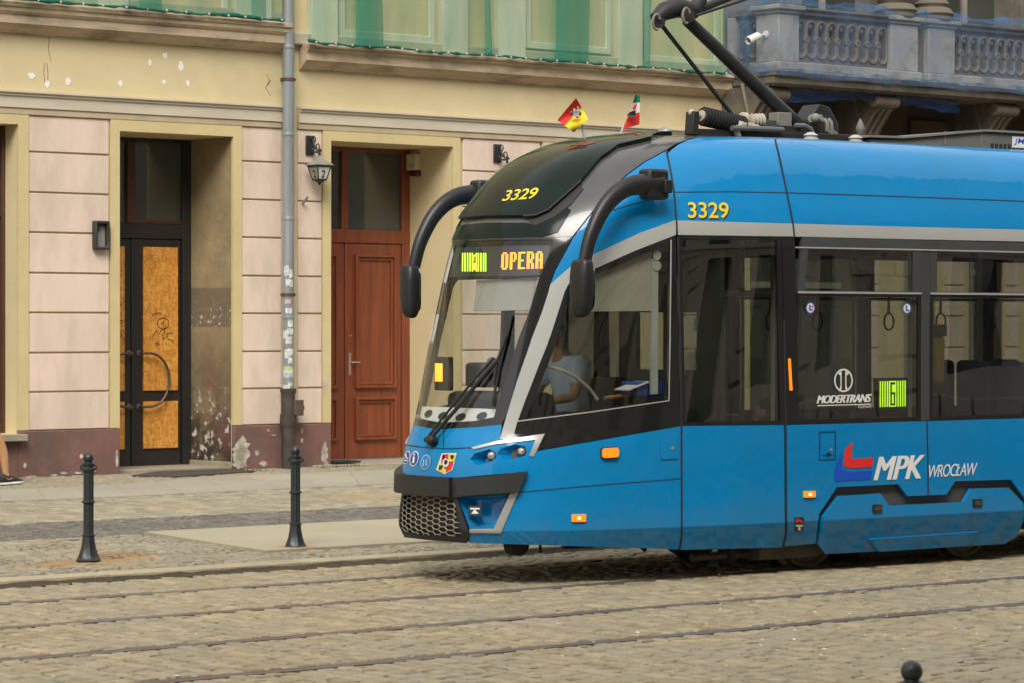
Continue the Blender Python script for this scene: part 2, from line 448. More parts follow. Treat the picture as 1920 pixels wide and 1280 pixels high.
# ================================================================ facades
M_yel = pm("ochre plaster", (0.62, 0.52, 0.305), 0.85, var=0.06, scale=1.2, bump=0.15, bscale=25, tint=(0.38, 0.30, 0.17), tscale=0.55, tamt=0.35, tedge=(0.5, 0.7))
M_sur = pm("yellow door surround paint", (0.58, 0.475, 0.245), 0.8, var=0.06, scale=1.5, bump=0.12, bscale=25, tint=(0.42, 0.34, 0.2), tscale=0.9, tamt=0.4, tedge=(0.52, 0.7))
M_pink = pm("pale pink plaster", (0.70, 0.555, 0.455), 0.85, var=0.06, scale=0.9, bump=0.15, bscale=25, tint=(0.52, 0.42, 0.33), tscale=1.3, tamt=0.6, stretch=(1.6, 1, .55), island=0.03)
M_mar = pm("maroon plinth paint", (0.19, 0.095, 0.08), 0.7, var=0.15, scale=2.2, bump=0.3, bscale=18, tint=(0.10, 0.075, 0.06), tscale=1.6, tamt=0.7)
M_str = pm("off white moulding", (0.55, 0.49, 0.385), 0.8, var=0.06, scale=1.5, stretch=(0.5, 1, 2), tint=(0.36, 0.31, 0.22), tscale=1.2, tamt=0.5, tedge=(0.5, 0.7))
M_bei = pm("beige moulding", (0.47, 0.385, 0.245), 0.85, var=0.08, scale=1.5, tint=(0.33, 0.27, 0.18), tscale=1.2, tamt=0.6)
M_cor = pm("weathered cornice stone", (0.50, 0.395, 0.265), 0.85, var=0.15, scale=2.0, stretch=(0.8, 1, 3), bump=0.3, bscale=30, tint=(0.14, 0.115, 0.08), tscale=1.6, tamt=0.75, tedge=(0.48, 0.68))
M_up = pm("upper storey plaster", (0.42, 0.40, 0.29), 0.85, var=0.1, scale=1.2, tint=(0.28, 0.25, 0.17), tscale=1.0, tamt=0.5)
M_upl = pm("upper pilaster plaster", (0.62, 0.60, 0.47), 0.85, var=0.08, scale=1.5)
M_white = pm("white filler", (0.8, 0.77, 0.74), 0.9, var=0.06)
M_bare = pm("bare render", (0.50, 0.45, 0.36), 0.95, var=0.25, scale=9, bump=0.8, bscale=30, tint=(0.2, 0.17, 0.13), tscale=7, tamt=0.7)
M_dkwood = pm("black brown door paint", (0.022, 0.019, 0.018), 0.5, var=0.25, scale=3, stretch=(1, 1, .3), bump=0.15, bscale=40)
M_brwood = pm("dark brown timber", (0.075, 0.030, 0.017), 0.45, var=0.2, scale=4, stretch=(4, 4, .4))
M_redwood = pm("red brown varnished timber", (0.225, 0.058, 0.025), 0.36, var=0.22, scale=3.5, stretch=(6, 6, .35), tint=(0.12, 0.03, 0.015), tscale=1.5, tamt=0.5, coat=0.15)
M_pane = pm("dark window pane", (0.058, 0.062, 0.052), 0.06, var=0.3, scale=0.8, spec=0.8)
M_step = pm("worn stone step", (0.31, 0.27, 0.195), 0.85, var=0.15, scale=3, bump=0.4, bscale=30)
M_rust = pm("rusty iron", (0.10, 0.055, 0.038), 0.75, var=0.35, scale=12, metal=0.2)
M_iron = pm("black iron", (0.022, 0.024, 0.025), 0.5, var=0.2, scale=8)
def osb_mat():
    m = bpy.data.materials.new("strand board"); m.use_nodes = True; nt = m.node_tree; N = nt.nodes; b = N["Principled BSDF"]
    b.inputs["Roughness"].default_value = 0.7
    tc = N.new("ShaderNodeTexCoord")
    last = None
    for k, (sx, sz, rot) in enumerate(((46, 15, 0.8), (42, 14, -0.9), (15, 44, 0.5))):
        mp = N.new("ShaderNodeMapping"); mp.inputs["Rotation"].default_value = (0, rot, 0); mp.inputs["Scale"].default_value = (sx, 1, sz)
        vo = N.new("ShaderNodeTexVoronoi"); vo.inputs["Scale"].default_value = 1.0; vo.inputs["Randomness"].default_value = 1
        lk(nt, tc.outputs["Object"], mp.inputs[0]); lk(nt, mp.outputs[0], vo.inputs[0])
        sp = N.new("ShaderNodeSeparateColor"); lk(nt, vo.outputs["Color"], sp.inputs[0])
        if last is None: last = sp.outputs[0]
        else:
            mm = N.new("ShaderNodeMath"); mm.operation = 'ADD'; lk(nt, last, mm.inputs[0]); lk(nt, sp.outputs[0], mm.inputs[1]); last = mm.outputs[0]
    cr = N.new("ShaderNodeValToRGB"); d = N.new("ShaderNodeMath"); d.operation = 'MULTIPLY'; d.inputs[1].default_value = 0.333
    lk(nt, last, d.inputs[0]); lk(nt, d.outputs[0], cr.inputs[0])
    e = cr.color_ramp.elements
    e[0].position = 0.15; e[0].color = (0.46, 0.18, 0.025, 1); e[1].position = 0.85; e[1].color = (0.74, 0.40, 0.105, 1)
    x = cr.color_ramp.elements.new(0.5); x.color = (0.66, 0.28, 0.036, 1)
    lk(nt, cr.outputs[0], b.inputs["Base Color"])
    return m
M_osb = osb_mat()
def reveal_mat():
    """a sooty, peeling door reveal: old dirt low down and beside the door, flaked pink and white patches"""
    m = bpy.data.materials.new("sooty peeling reveal"); m.use_nodes = True; nt = m.node_tree; N = nt.nodes; b = N["Principled BSDF"]
    b.inputs["Roughness"].default_value = 0.9
    tc = N.new("ShaderNodeTexCoord"); sp = N.new("ShaderNodeSeparateXYZ"); lk(nt, tc.outputs["Object"], sp.inputs[0])
    def noise(sc, det=8, rg=0.65):
        n = N.new("ShaderNodeTexNoise"); n.inputs["Scale"].default_value = sc; n.inputs["Detail"].default_value = det; n.inputs["Roughness"].default_value = rg
        lk(nt, tc.outputs["Object"], n.inputs[0]); return n.outputs[0]
    def rng(v, a, b_, c=0.0, d=1.0):
        r = N.new("ShaderNodeMapRange"); r.inputs[1].default_value = a; r.inputs[2].default_value = b_; r.inputs[3].default_value = c; r.inputs[4].default_value = d
        lk(nt, v, r.inputs[0]); return r.outputs[0]
    def op(o, a, c):
        q = N.new("ShaderNodeMath"); q.operation = o
        for i, t in enumerate((a, c)):
            if isinstance(t, (int, float)): q.inputs[i].default_value = t
            else: lk(nt, t, q.inputs[i])
        return q.outputs[0]
    def mix(f, a, c):
        x = N.new("ShaderNodeMix"); x.data_type = 'RGBA'
        for i, t in ((0, f), (6, a), (7, c)):
            if isinstance(t, tuple): x.inputs[i].default_value = (*t, 1)
            else: lk(nt, t, x.inputs[i])
        return x.outputs[2]
    Z = sp.outputs[2]
    c = mix(rng(noise(1.3), 0.35, 0.65), (0.37, 0.29, 0.16), (0.22, 0.165, 0.09))
    soot = op('MULTIPLY', rng(Z, 2.1, 0.4), rng(noise(2.1), 0.24, 0.52))
    c = mix(soot, c, (0.035, 0.024, 0.018))
    pink = op('MULTIPLY', op('MULTIPLY', rng(Z, 1.5, 1.0), rng(Z, 0.1, 0.6)), rng(noise(1.7, 6), 0.46, 0.66))
    c = mix(pink, c, (0.21, 0.10, 0.078))
    low = op('MULTIPLY', rng(Z, 1.1, 0.75), rng(noise(9), 0.57, 0.6))
    c = mix(low, c, (0.55, 0.52, 0.47))
    band = op('MULTIPLY', rng(Z, 1.78, 1.8), rng(Z, 2.3, 2.28))
    c = mix(op('MULTIPLY', band, 0.8), c, (0.15, 0.12, 0.085))
    fl = op('MULTIPLY', op('MULTIPLY', band, rng(Z, 2.15, 1.95)), rng(noise(17, 3), 0.6, 0.63))
    c = mix(fl, c, (0.55, 0.51, 0.43))
    lk(nt, c, b.inputs["Base Color"])
    bp = N.new("ShaderNodeBump"); bp.inputs["Distance"].default_value = 0.02; bp.inputs["Strength"].default_value = 0.5
    lk(nt, noise(12), bp.inputs["Height"]); lk(nt, bp.outputs[0], b.inputs["Normal"])
    return m
M_reveal = reveal_mat()

def X(u, Y=FY): return onY(u, 615, Y).x
def Z(u, v, Y=FY): return onY(u, v, Y).z
GZ = pave_z(FY)
UZ = [Z(120, v) for v in (219, 288, 363, 437.5, 513, 587, 660, 733, 805)]    # rusticated courses
ZPL = UZ[-1]                                                               # top of the plinth
XD = X(541)                                                                # party wall between the two houses
XE = X(1356)
FACE = lambda p, d: (p[0], FY + d, p[1])
TOP = 15.0
# openings (x0, x1, z0, z1)
RV = 0.91
w_op = (X(-150), X(31), Z(31, 812), Z(31, 234))
d1_op = (X(221), X(434), GZ - 0.03, Z(433, 257))
d2_op = (X(617), X(846), GZ + 0.0, Z(846, 276))
d3_op = (X(1052), X(1225), GZ, Z(846, 276))
wall_win = lambda x0, x1: (x0, x1, 6.9, 9.4)
def rect(o): return [(o[0], o[2]), (o[1], o[2]), (o[1], o[3]), (o[0], o[3])]
def course_blocks(mb, x0, x1, zs, y=FY, d=0.028 ):
    for a, b in zip(zs[:-1], zs[1:]): mb.box(x0, x1, y - d, y - 0.002, b + 0.011, a - 0.011)
def surround(mb, op, wd, zt, d=0.045):
    x0, x1, z0, z1 = op
    mb.prism([[(x0 - wd, ZPL + 0.01), (x0 - wd, zt), (x1 + wd, zt), (x1 + wd, ZPL + 0.01), (x1, ZPL + 0.01), (x1, z1), (x0, z1), (x0, ZPL + 0.01)]], FACE, -d, -0.001)
zs_t, zs_w, zs_b, zs_e = Z(500, 199), Z(500, 207), Z(500, 228), Z(500, 240)
def string_course(par, x0, x1):
    mb = MB()
    mb.extrude_x([(FY, zs_t + 0.005), (FY - 0.11, zs_t), (FY - 0.11, zs_t - 0.02), (FY - 0.085, zs_t - 0.028), (FY - 0.085, zs_w), (FY - 0.065, zs_w - 0.008), (FY - 0.065, zs_b), (FY, zs_b)], x0, x1)
    mb.build("string_course", M_str, par, ang=20)
    mb = MB(); mb.box(x0, x1, FY - 0.05, FY - 0.001, zs_e, zs_b - 0.002); mb.build("fascia", M_bei, par, bevel=0.006)
def cornice(par, x0, x1, zt, z1, z2, z3):
    """zt top edge, z1 under the upper lip, z2 under the band, z3 under the cove"""
    h = zt - z1
    mb = MB()
    mb.extrude_x([(FY, zt + 0.06), (FY - 0.25, zt), (FY - 0.25, zt - h * .35), (FY - 0.225, zt - h * .42), (FY - 0.225, z1 + h * .22), (FY - 0.20, z1), (FY - 0.18, z1 - 0.01),
                  (FY - 0.18, z2), (FY - 0.155, z2 - 0.012), (FY - 0.14, z2 - 0.03), (FY - 0.115, z2 - (z2 - z3) * .45), (FY - 0.075, z2 - (z2 - z3) * .62), (FY - 0.06, z3 + 0.02), (FY - 0.03, z3 + 0.015), (FY - 0.03, z3), (FY, z3)], x0, x1)
    mb.build("cornice", M_cor, par, ang=20)

# ---------------- house with the boarded shop door
b1 = thing("tenement_house", "pink and ochre plastered tenement house with boarded up shop door, left of the drainpipe", "house", (X(300), FY, GZ))
XL = -14.0
mb = MB(); mb.wall((XL, XD - 0.005, -0.3, TOP), [w_op, d1_op] + [wall_win(x, x + 1.2) for x in (2, 6, 10, 14, 18)], FACE, 0, 1.2)
mb.build("wall", M_yel, b1, smooth=False)
def upper_window(par, x0, x1):
    mb = MB(); mb.box(x0 - .02, x1 + .02, FY + .3, FY + .34, 6.85, 9.45); o = mb.build("window", M_pane, par, smooth=False)
    mb = MB(); mb.box((x0 + x1) / 2 - .04, (x0 + x1) / 2 + .04, FY + .26, FY + .299, 6.9, 9.4); mb.box(x0, x1, FY + .265, FY + .298, 8.5, 8.58); mb.build("frame", M_brwood, o)
for x in (2, 6, 10, 14, 18): upper_window(b1, x, x + 1.2)
mb = MB(); mb.box(w_op[1] + .001, d1_op[0] - .001, FY - 0.05, FY - .001, -0.1, ZPL); mb.build("plinth", M_mar, b1, bevel=0.012); mb = MB(); mb.box(d1_op[1] + .001, XD - .007, FY - 0.05, FY - .001, -0.1, ZPL)
mb.build("plinth", M_mar, b1, bevel=0.012); mb = MB(); mb.box(X(-150) - 6, w_op[1] + .0005, FY - 0.048, FY - .001, -0.1, w_op[2] - 0.09)
mb.build("plinth", M_mar, b1, bevel=0.012)
def rustic(par, *cols):
    for a, b in cols: mb = MB(); course_blocks(mb, X(a), X(b), UZ, d=.085 if par.location.x > 28 else .028); mb.build("rusticated_blocks", M_pink, par, bevel=0.006)
rustic(b1, (51, 202), (449, 525))
mb = MB(); surround(mb, w_op, X(51) - X(31) - .004, UZ[0] + .02); mb.build("window_surround", M_sur, b1, smooth=False); mb = MB(); surround(mb, d1_op, X(220) - X(203), UZ[0] + 0.01); mb.build("door_surround", M_sur, b1, smooth=False)
mb = MB(); mb.box(X(526), XD - .02, FY - .018, FY - .001, ZPL + .01, zs_e - .01); mb.build("edge_strip", M_pink, b1)
string_course(b1, XL, X(524))
cornice(b1, XL, X(527), Z(500, 46), Z(500, 66), Z(500, 82), Z(500, 99))
mb = MB(); mb.box(X(-150), X(40), FY - 0.16, FY + 0.3, w_op[2] - 0.088, w_op[2] - 0.004); mb.build("window_sill", M_step, b1, bevel=0.01)
# shop window at the left edge
YW = FY + 0.30
wf = MB(); xw = X(18.5, YW)
wf.box(xw - 0.13, xw + .12, YW - .04, YW + .05, w_op[2], w_op[3]); wf.box(w_op[0], xw - .131, YW - .03, YW + .04, Z(10, 405), Z(10, 392)); wf.box(w_op[0], xw - .131, YW - .03, YW + .04, w_op[2], w_op[2] + .12)
o = wf.build("window_frame", M_brwood, b1, bevel=0.008)
mb = MB(); mb.box(w_op[0], xw - .125, YW + .005, YW + .012, w_op[2], w_op[3]); mb.build("pane", M_pane, o)
# white filler spots and a crack on the frieze
for k, (u, v, a, b) in enumerate(((59, 142, .045, .035), (89, 158, .035, .04), (128, 153, .04, .045), (226, 157, .03, .035), (281, 118, .03, .038), (309, 105, .03, .035), (339, 125, .035, .06), (307, 154, .028, .03), (352, 156, .032, .04))):
    mb = MB(); p = onY(u, v, FY); mb.prism([blob(p.x, p.z, a, b, 11, .35, k)], FACE, -0.004, 0); mb.build("filler_spot", M_white, b1, smooth=False)
mb = MB()
for line in (((95, 55), (92, 72), (91, 95), (95, 115)), ((83, 119), (82, 140), (84, 155)), ((88, 119), (90, 140), (89, 155)), ((500, 140), (505, 152), (498, 165), (507, 180)), ((508, 150), (502, 160))):
    mb.tube([onY(u, v, FY - .001) for u, v in line], .004, 5)
mb.build("cracks", pm("crack shade", (0.16, 0.12, 0.07), 0.9), b1)
# boarded door
YD = FY + RV
XI = lambda u: X(u, YD)
ZI = lambda u, v: Z(u, v, YD)
mb = MB(); mb.box(d1_op[1] - .0, d1_op[1] + .01, FY + .004, YD + 0.03, GZ + .0, d1_op[3] - .001)
mb.add([(d1_op[1] - .005, FY + .002, GZ), (d1_op[1] - .005, YD, GZ), (d1_op[1] - .005, YD, d1_op[3]), (d1_op[1] - .005, FY + .002, d1_op[3])], [(0, 1, 2, 3)])
mb.build("sooty_reveal", M_reveal, b1, smooth=False)
mb = MB(); mb.box(d1_op[1] - .03, d1_op[1] - .004, FY + .0, YD, GZ - .02, Z(433, 865)); mb.box(d1_op[0], d1_op[1] - .03, FY + 0.1, YD + .3, GZ - .1, GZ + .035); mb.build("door_sill", M_step, b1, bevel=.008)
door = b1
xr, xl = d1_op[1], d1_op[0]
zt0, zt1 = ZI(285, 448), ZI(285, 420)
ztop = d1_op[3]
zb = GZ + .036
f = MB()
f.box(xl - .02, xr, YD, YD + .09, zt0, zt1)                                     # transom bar
f.box(XI(342), xr, YD - .01, YD + .09, zb, ztop)                                # right jamb post
f.box(xl - .02, XI(342) - .001, YD - .004, YD + .09, ztop - .05, ztop)
f.box(xl - .02, xr - .01, YD + .10, YD + .12, zb, zt0 + .02)  # unseen board added behind the leaves to stop a light leak
f.build("door_frame", M_dkwood, door, bevel=.006)
f = MB(); f.box(XI(238), XI(253), YD - .012, YD + .08, zt1 + .001, ztop - .051); f.box(XI(253) + .001, XI(341), YD + .0, YD + .05, zt1 + .001, zt1 + .04); f.build("transom_mullion", M_brwood, door, bevel=.006)
f = MB(); f.box(xl - .02, xr - .01, YD + .035, YD + .045, zt1, ztop); f.build("transom_pane", M_pane, door)
f = MB(); f.box(xl - .02, xr - .02, YD + .85, YD + .9, zt1 - .3, Z(300, 391, YD)); f.build("blind", pm("pale blind", (.42, .41, .33), .9), door)
for nm, a, b in (("left", XI(196), XI(247)), ("right", XI(248), XI(341))):
    f = MB(); f.box(a + .004, b - .004, YD + .02, YD + .07, zb, zt0 - .006); leaf = f.build("door", M_dkwood, door, bevel=.006)
    if nm == "right": x0, x1 = XI(269), XI(333.5)
    else: x0, x1 = XI(172), XI(233.5)
    bo = MB(); bo.box(x0, x1, YD - .004, YD + .018, ZI(300, 731), ZI(300, 464)); bo.build("board", M_osb, leaf, bevel=.002)
    bo = MB(); bo.box(x0, x1, YD - .004, YD + .018, ZI(300, 839), ZI(300, 751)); bo.build("board", M_osb, leaf, bevel=.002)
    # bent tube handle
    sgn = 1 if nm == "right" else -1
    xa = XI(262) if nm == "right" else XI(243); zc = (ZI(290, 661) + ZI(290, 761)) / 2; rz = ZI(290, 661) - zc
    pts = [Vector((xa, YD + .02, zc + rz)), Vector((xa, YD - .07, zc + rz)), Vector((xa + sgn * .1, YD - .085, zc + rz))]
    pts += [Vector((xa + sgn * (.1 + .29 * math.sin(t)), YD - .085, zc + rz * math.cos(t))) for t in np.linspace(.15, math.pi - .15, 17)]
    pts += [Vector((xa + sgn * .1, YD - .085, zc - rz)), Vector((xa, YD - .07, zc - rz)), Vector((xa, YD + .02, zc - rz))]
    h = MB(); h.tube(pts, .016, 10)
    for zz in (zc + rz, zc - rz): h.lathe([(.04, 0), (.04, .012), (.025, .02)], (xa, YD + .02, zz), 14, (0, -1, 0))
    h.build("handle", pm("weathered steel tube", (.14, .105, .085), .45, metal=.6, var=.3, scale=9), leaf)
    if nm == "right":
        gr = MB()
        def scrawl(pts, r=.0045): gr.tube([onY(u, v, YD - .006) for u, v in pts], r, 5)
        scrawl([(306 + 11 * math.cos(t), 607 + 10.5 * math.sin(t)) for t in np.linspace(0, 6.4, 18)])
        scrawl([(303, 604), (304, 609)]); scrawl([(307, 603), (306, 609)])
        scrawl([(284, 587), (287, 593), (290, 587), (292, 592), (295, 586)]); scrawl([(295, 590), (299, 586), (300, 591), (303, 587)])
        scrawl([(286, 632), (293, 620), (298, 628), (303, 617)]); scrawl([(305, 627), (306, 638), (311, 632)]); scrawl([(324, 624), (314, 626), (314, 636), (325, 640)])
        scrawl([(291, 644), (298, 641)]); scrawl([(292, 648), (299, 644)]); scrawl([(308, 616), (309, 625)]); scrawl([(308, 616), (312, 615)])
        gr.build("scrawl", M_iron, leaf)
    else:
        for ln in (((224, 575), (229, 570)), ((222, 620), (232, 620), (223, 637), (233, 637), (222, 620)), ((223, 600), (231, 603), (226, 608))):
            gr = MB(); gr.tube([onY(u, v, YD - .006) for u, v in ln], .0045, 5); gr.build("scrawl", M_iron, leaf)
# ---------------- flaking spots on the plinths
def flakes(par, items, y=FY - .05):
    for k, (u, v, a, b) in enumerate(items):
        mb = MB(); p = onY(u, v, y); mb.prism([blob(p.x, p.z, a, b, 22, .38, 40 + k)], lambda q, d: (q[0], y + d, q[1]), -0.003 - .0006 * k, 0.002)
        mb.build("bare_patch", M_bare, par, smooth=False)
flakes(b1, ((454, 846, .12, .17), (449, 866, .10, .07), (482, 847, .03, .035), (494, 868, .06, .03), (503, 806, .018, .02), (219, 858, .02, .09), (152, 855, .02, .03), (120, 886, .05, .015), (100, 890, .06, .014), (60, 893, .09, .016), (145, 886, .05, .012), (175, 882, .04, .012), (513, 815, .03, .012), (46, 872, .02, .03)))

# ---------------- house with the red door
b2 = thing("tenement_house", "ochre tenement house with red brown panelled door numbered two, behind the tram front", "house", (X(900), FY, GZ))
mb = MB(); x2 = [X(700), X(900), X(1100), X(1260)]
mb.wall((XD + .005, XE, -0.3, TOP), [d2_op, d3_op] + [wall_win(x, x + 1.1) for x in x2], FACE, 0, 1.2)
mb.build("wall", M_yel, b2, smooth=False)
for x in x2: upper_window(b2, x, x + 1.1)
for a, b in ((XD + .007, d2_op[0]), (d2_op[1], d3_op[0]), (d3_op[1], XE)): mb = MB(); mb.box(a + .001, b - .001, FY - .05, FY - .001, -0.1, ZPL); mb.build("plinth", M_mar, b2, bevel=0.012)
rustic(b2, (557, 601), (866, 1010), (1262, 1345))
mb = MB(); surround(mb, d2_op, X(617) - X(602.5), UZ[0] + .005); mb.build("door_surround", M_sur, b2, smooth=False); mb = MB(); surround(mb, d3_op, X(1050) - X(1012), UZ[0] + 0.005); mb.build("door_surround", M_sur, b2, smooth=False)
string_course(b2, X(556), XE - .02)
cornice(b2, X(560), X(1357), Z(600, 89), Z(600, 100), Z(600, 117), Z(600, 134))
flakes(b2, ((609, 850, .05, .13), (566, 806, .02, .035), (566, 824, .02, .03), (560, 845, .015, .03), (612, 871, .05, .05)))
mb = MB(); p = onY(609, 720, FY - .045); mb.prism([blob(p.x, p.z, .035, .12, 13, .4, 5)], lambda q, d: (q[0], FY + d, q[1]), -.050, -.044); mb.build("bare_patch", M_bare, b2, smooth=False)
YR = FY + RV
XI = lambda u: X(u, YR)
ZI = lambda u, v: Z(u, v, YR)
mb = MB(); mb.box(d2_op[0] - .3, d2_op[1] + .12, FY - .22, YR + .2, GZ - .1, Z(700, 868, FY - .2)); mb.build("door_step", M_step, b2, bevel=.015)
zb = ZI(700, 857)
rd = b2
xl, xr, ztop = d2_op[0], d2_op[1], d2_op[3]
za, zb2 = ZI(700, 457), ZI(700, 432)
f = MB(); f.box(xl - .02, xr, YR - .02, YR + .09, za, zb2); f.box(XI(753), xr, YR - .015, YR + .09, zb, ztop); f.box(xl - .02, XI(753) - .001, YR - .01, YR + .08, ztop - .06, ztop); f.box(XI(640), XI(652), YR - .016, YR + .07, zb2 + .001, ztop - .061)
f.box(xl - .02, xr - .01, YR + .10, YR + .12, zb, za + .02)  # backing added out of sight so no light shows above the leaves
f.build("door_frame", M_redwood, rd, bevel=.008)
f = MB(); f.box(xl - .02, xr - .02, YR + .03, YR + .04, zb2, ztop); f.build("transom_pane", M_pane, rd)
def moulding(mb, x0, x1, z0, z1, y, wd=.075, d=.055):
    for (o, dd) in ((0, d), (wd * .55, d * .5)):
        mb.prism([[(x0 + o, z0 + o), (x1 - o, z0 + o), (x1 - o, z1 - o), (x0 + o, z1 - o)], [(x0 + o + wd * .5, z0 + o + wd * .5), (x0 + o + wd * .5, z1 - o - wd * .5), (x1 - o - wd * .5, z1 - o - wd * .5), (x1 - o - wd * .5, z0 + o + wd * .5)]],
                 lambda p, t: (p[0], y - t, p[1]), dd, -.002)
for nm, a, b in (("left", XI(560), XI(645.5)), ("right", XI(647), XI(752))):
    f = MB(); f.box(a + .003, b - .003, YR + .0, YR + .06, zb, za - .004); leaf = f.build("door", M_redwood, rd, bevel=.005)
    f = MB()
    if nm == "right": x0, x1 = XI(664), XI(740)
    else: x0, x1 = XI(575), XI(630)
    moulding(f, x0, x1, ZI(700, 726), ZI(700, 478), YR); moulding(f, x0, x1, ZI(700, 823), ZI(700, 743), YR)
    f.build("panel_moulding", M_redwood, leaf, bevel=.006)
    if nm == "right":
        p = onY(655.5, 680, YR); h = MB(); h.box(p.x - .018, p.x + .018, YR - .012, YR - .001, ZI(655, 702), ZI(655, 660)); h.tube([(p.x, YR, ZI(655, 678)), (p.x, YR - .06, ZI(655, 678)), (p.x + .03, YR - .065, ZI(655, 678)), (p.x + .13, YR - .06, ZI(655, 678.5))], .010, 8)
        h.build("handle", pm("dull door steel", (.55, .53, .5), .35, metal=.7), leaf, bevel=.002)
        q = onY(657, 630, YR); h = MB(); h.lathe([(.016, 0), (.016, .01), (.008, .012)], (q.x, YR, q.z), 12, (0, -1, 0)); h.build("lock", pm("brass", (.6, .45, .18), .3, metal=.8), leaf)
# third doorway, seen only through the tram windows
f = MB(); f.box(d3_op[0], d3_op[1], FY + .4, FY + .46, GZ, d3_op[3]); f.build("side_door", M_dkwood, b2)
f = MB(); f.tube([onY(u, v, FY - .03 - k) for u, v, k in ((567, 383, 0), (574, 374, .10), (578, 368, .16))], .016, 8); f.build("pipe_stub", pm("pinkish stub pipe", (.42, .33, .26), .7), b2)

# upper storey aprons and pilasters behind the green netting
def upper(par, xs, pil, pan, z0, z1):
    mb = MB()
    for a, b in pil: mb.box(X(a), X(b), FY - .12, FY - .001, z0, z1)
    mb.build("pilasters", M_upl, par, bevel=.01)
    mb = MB()
    for a, b, va, vb in pan:
        x0, x1 = X(a), X(b); zlo, zhi = Z((a + b) / 2, vb), Z((a + b) / 2, va)
        mb.prism([[(x0, zlo), (x1, zlo), (x1, zhi), (x0, zhi)], [(x0 + .1, zlo + .1), (x0 + .1, zhi - .1), (x1 - .1, zhi - .1), (x1 - .1, zlo + .1)]], FACE, -.05, -.001)
    mb.build("apron_frames", M_upl, par, bevel=.015)
    mb = MB(); mb.box(xs[0], xs[1], FY - .10, FY - .0015, z0 - .02, z0 + .14); mb.build("base_course", M_up, par, bevel=.02)
upper(b1, (XL, XD - .01), ((176, 232), (432, 500)), ((240, 425, -120, 33), (-60, 170, -150, 16)), Z(500, 44), 6.8)
upper(b2, (XD + .01, XE), ((575, 624), (820, 868), (925, 976), (1150, 1195)), ((632, 812, -90, 77), (982, 1142, -60, 98), (1205, 1345, -60, 122)), Z(600, 86), 6.8)
# ---------------- grey house with the balcony
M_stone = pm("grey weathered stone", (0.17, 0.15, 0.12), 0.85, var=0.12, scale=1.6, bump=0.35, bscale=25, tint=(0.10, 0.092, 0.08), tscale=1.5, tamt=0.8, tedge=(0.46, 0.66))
M_pier = pm("pale pier stone", (0.33, 0.335, 0.325), 0.85, var=0.1, scale=1.8, bump=0.3, bscale=25, tint=(0.17, 0.155, 0.13), tscale=2.2, tamt=0.85, tedge=(0.5, 0.68))
M_bal = pm("brown grey balustrade stone", (0.145, 0.125, 0.095), 0.88, var=0.12, scale=2.5, bump=0.3, bscale=30, tint=(0.12, 0.105, 0.085), tscale=2.5, tamt=0.7)
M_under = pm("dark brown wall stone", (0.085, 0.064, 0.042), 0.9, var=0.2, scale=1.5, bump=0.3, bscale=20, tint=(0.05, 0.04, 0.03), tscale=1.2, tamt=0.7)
b3 = thing("balcony_house", "grey weathered stone house with a pierced stone balcony above the tram roof", "house", (X(1600), FY, GZ))
YB = FY - 1.05
XB0 = X(1460, YB)                       # front left corner of the balcony
XB1 = XB0 + 16.0
zb_top, zb_in, zb_bot, zs_top, zs_bot = Z(1490, 14, YB), Z(1490, 27, YB), Z(1490, 115, YB), Z(1490, 137, YB), Z(1490, 163, YB)
X3 = 70.0
mb = MB()
ops3 = [(X(1500) + 3.2 * i, X(1500) + 3.2 * i + 1.5, zs_top + .02, zs_top + 3.2) for i in range(6)]
ops3 = [(a, b, c, d) for a, b, c, d in ops3]
gops = [(X(a), X(b), GZ + .02 if i == 0 else GZ + .8, 3.5) for i, (a, b) in enumerate(((1402, 1600), (1690, 1750), (1812, 1876), (1960, 2080), (2150, 2260)))]
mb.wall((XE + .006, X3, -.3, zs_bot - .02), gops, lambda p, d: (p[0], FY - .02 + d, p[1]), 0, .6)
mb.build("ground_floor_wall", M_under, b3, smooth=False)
for a, b in ((XE + .01, gops[0][0]), (gops[0][1], gops[1][0]), (gops[1][1], gops[2][0]), (gops[2][1], gops[3][0]), (gops[3][1], gops[4][0])):
    mb = MB(); mb.box(a + .002, b - .002, FY - .05, FY - .021, ZPL, 3.75); mb.build("painted_pier", M_sur, b3)
    mb = MB(); mb.box(a + .002, b - .002, FY - .06, FY - .021, -.1, ZPL - .001); mb.build("plinth", M_mar, b3)
rustic(b3, (1612, 1640), (1764, 1800), (1880, 1902))
mb = MB()
mb.wall((XE + .006, X3, zs_bot - .015, TOP), ops3, FACE, 0, .6)
mb.build("wall", M_stone, b3, smooth=False)
for a, b, c, d in ops3 + gops:
    mb = MB(); mb.box(a - .01, b + .01, FY + .3, FY + .34, c, d); o = mb.build("window", M_pane, b3, smooth=False)
    mb = MB(); mb.box((a + b) / 2 - .05, (a + b) / 2 + .05, FY + .25, FY + .299, c, d); mb.box(a, b, FY + .255, FY + .298, c + (d - c) * .7, c + (d - c) * .7 + .09); mb.build("frame", pm("pale timber frame", (.3, .27, .22), .7), o)
mb = MB()
for i in range(6):
    a = ops3[i][0]
    mb.box(a - .55, a - .12, FY - .16, FY - .001, zs_top + .01, zs_top + 3.6); mb.box(a + 1.62, a + 2.05, FY - .16, FY - .001, zs_top + .01, zs_top + 3.6)
mb.build("window_pilasters", M_stone, b3, bevel=.01)
bal = MB()
bal.extrude_x([(FY - .021, zs_top), (YB - .06, zs_top), (YB - .06, zs_top - .05), (YB - .02, zs_top - .07), (YB - .02, zs_top - .16), (YB + .06, zs_top - .2), (YB + .1, zs_bot + .03), (YB + .14, zs_bot), (FY - .021, zs_bot)], XB0 - .06, XB1)
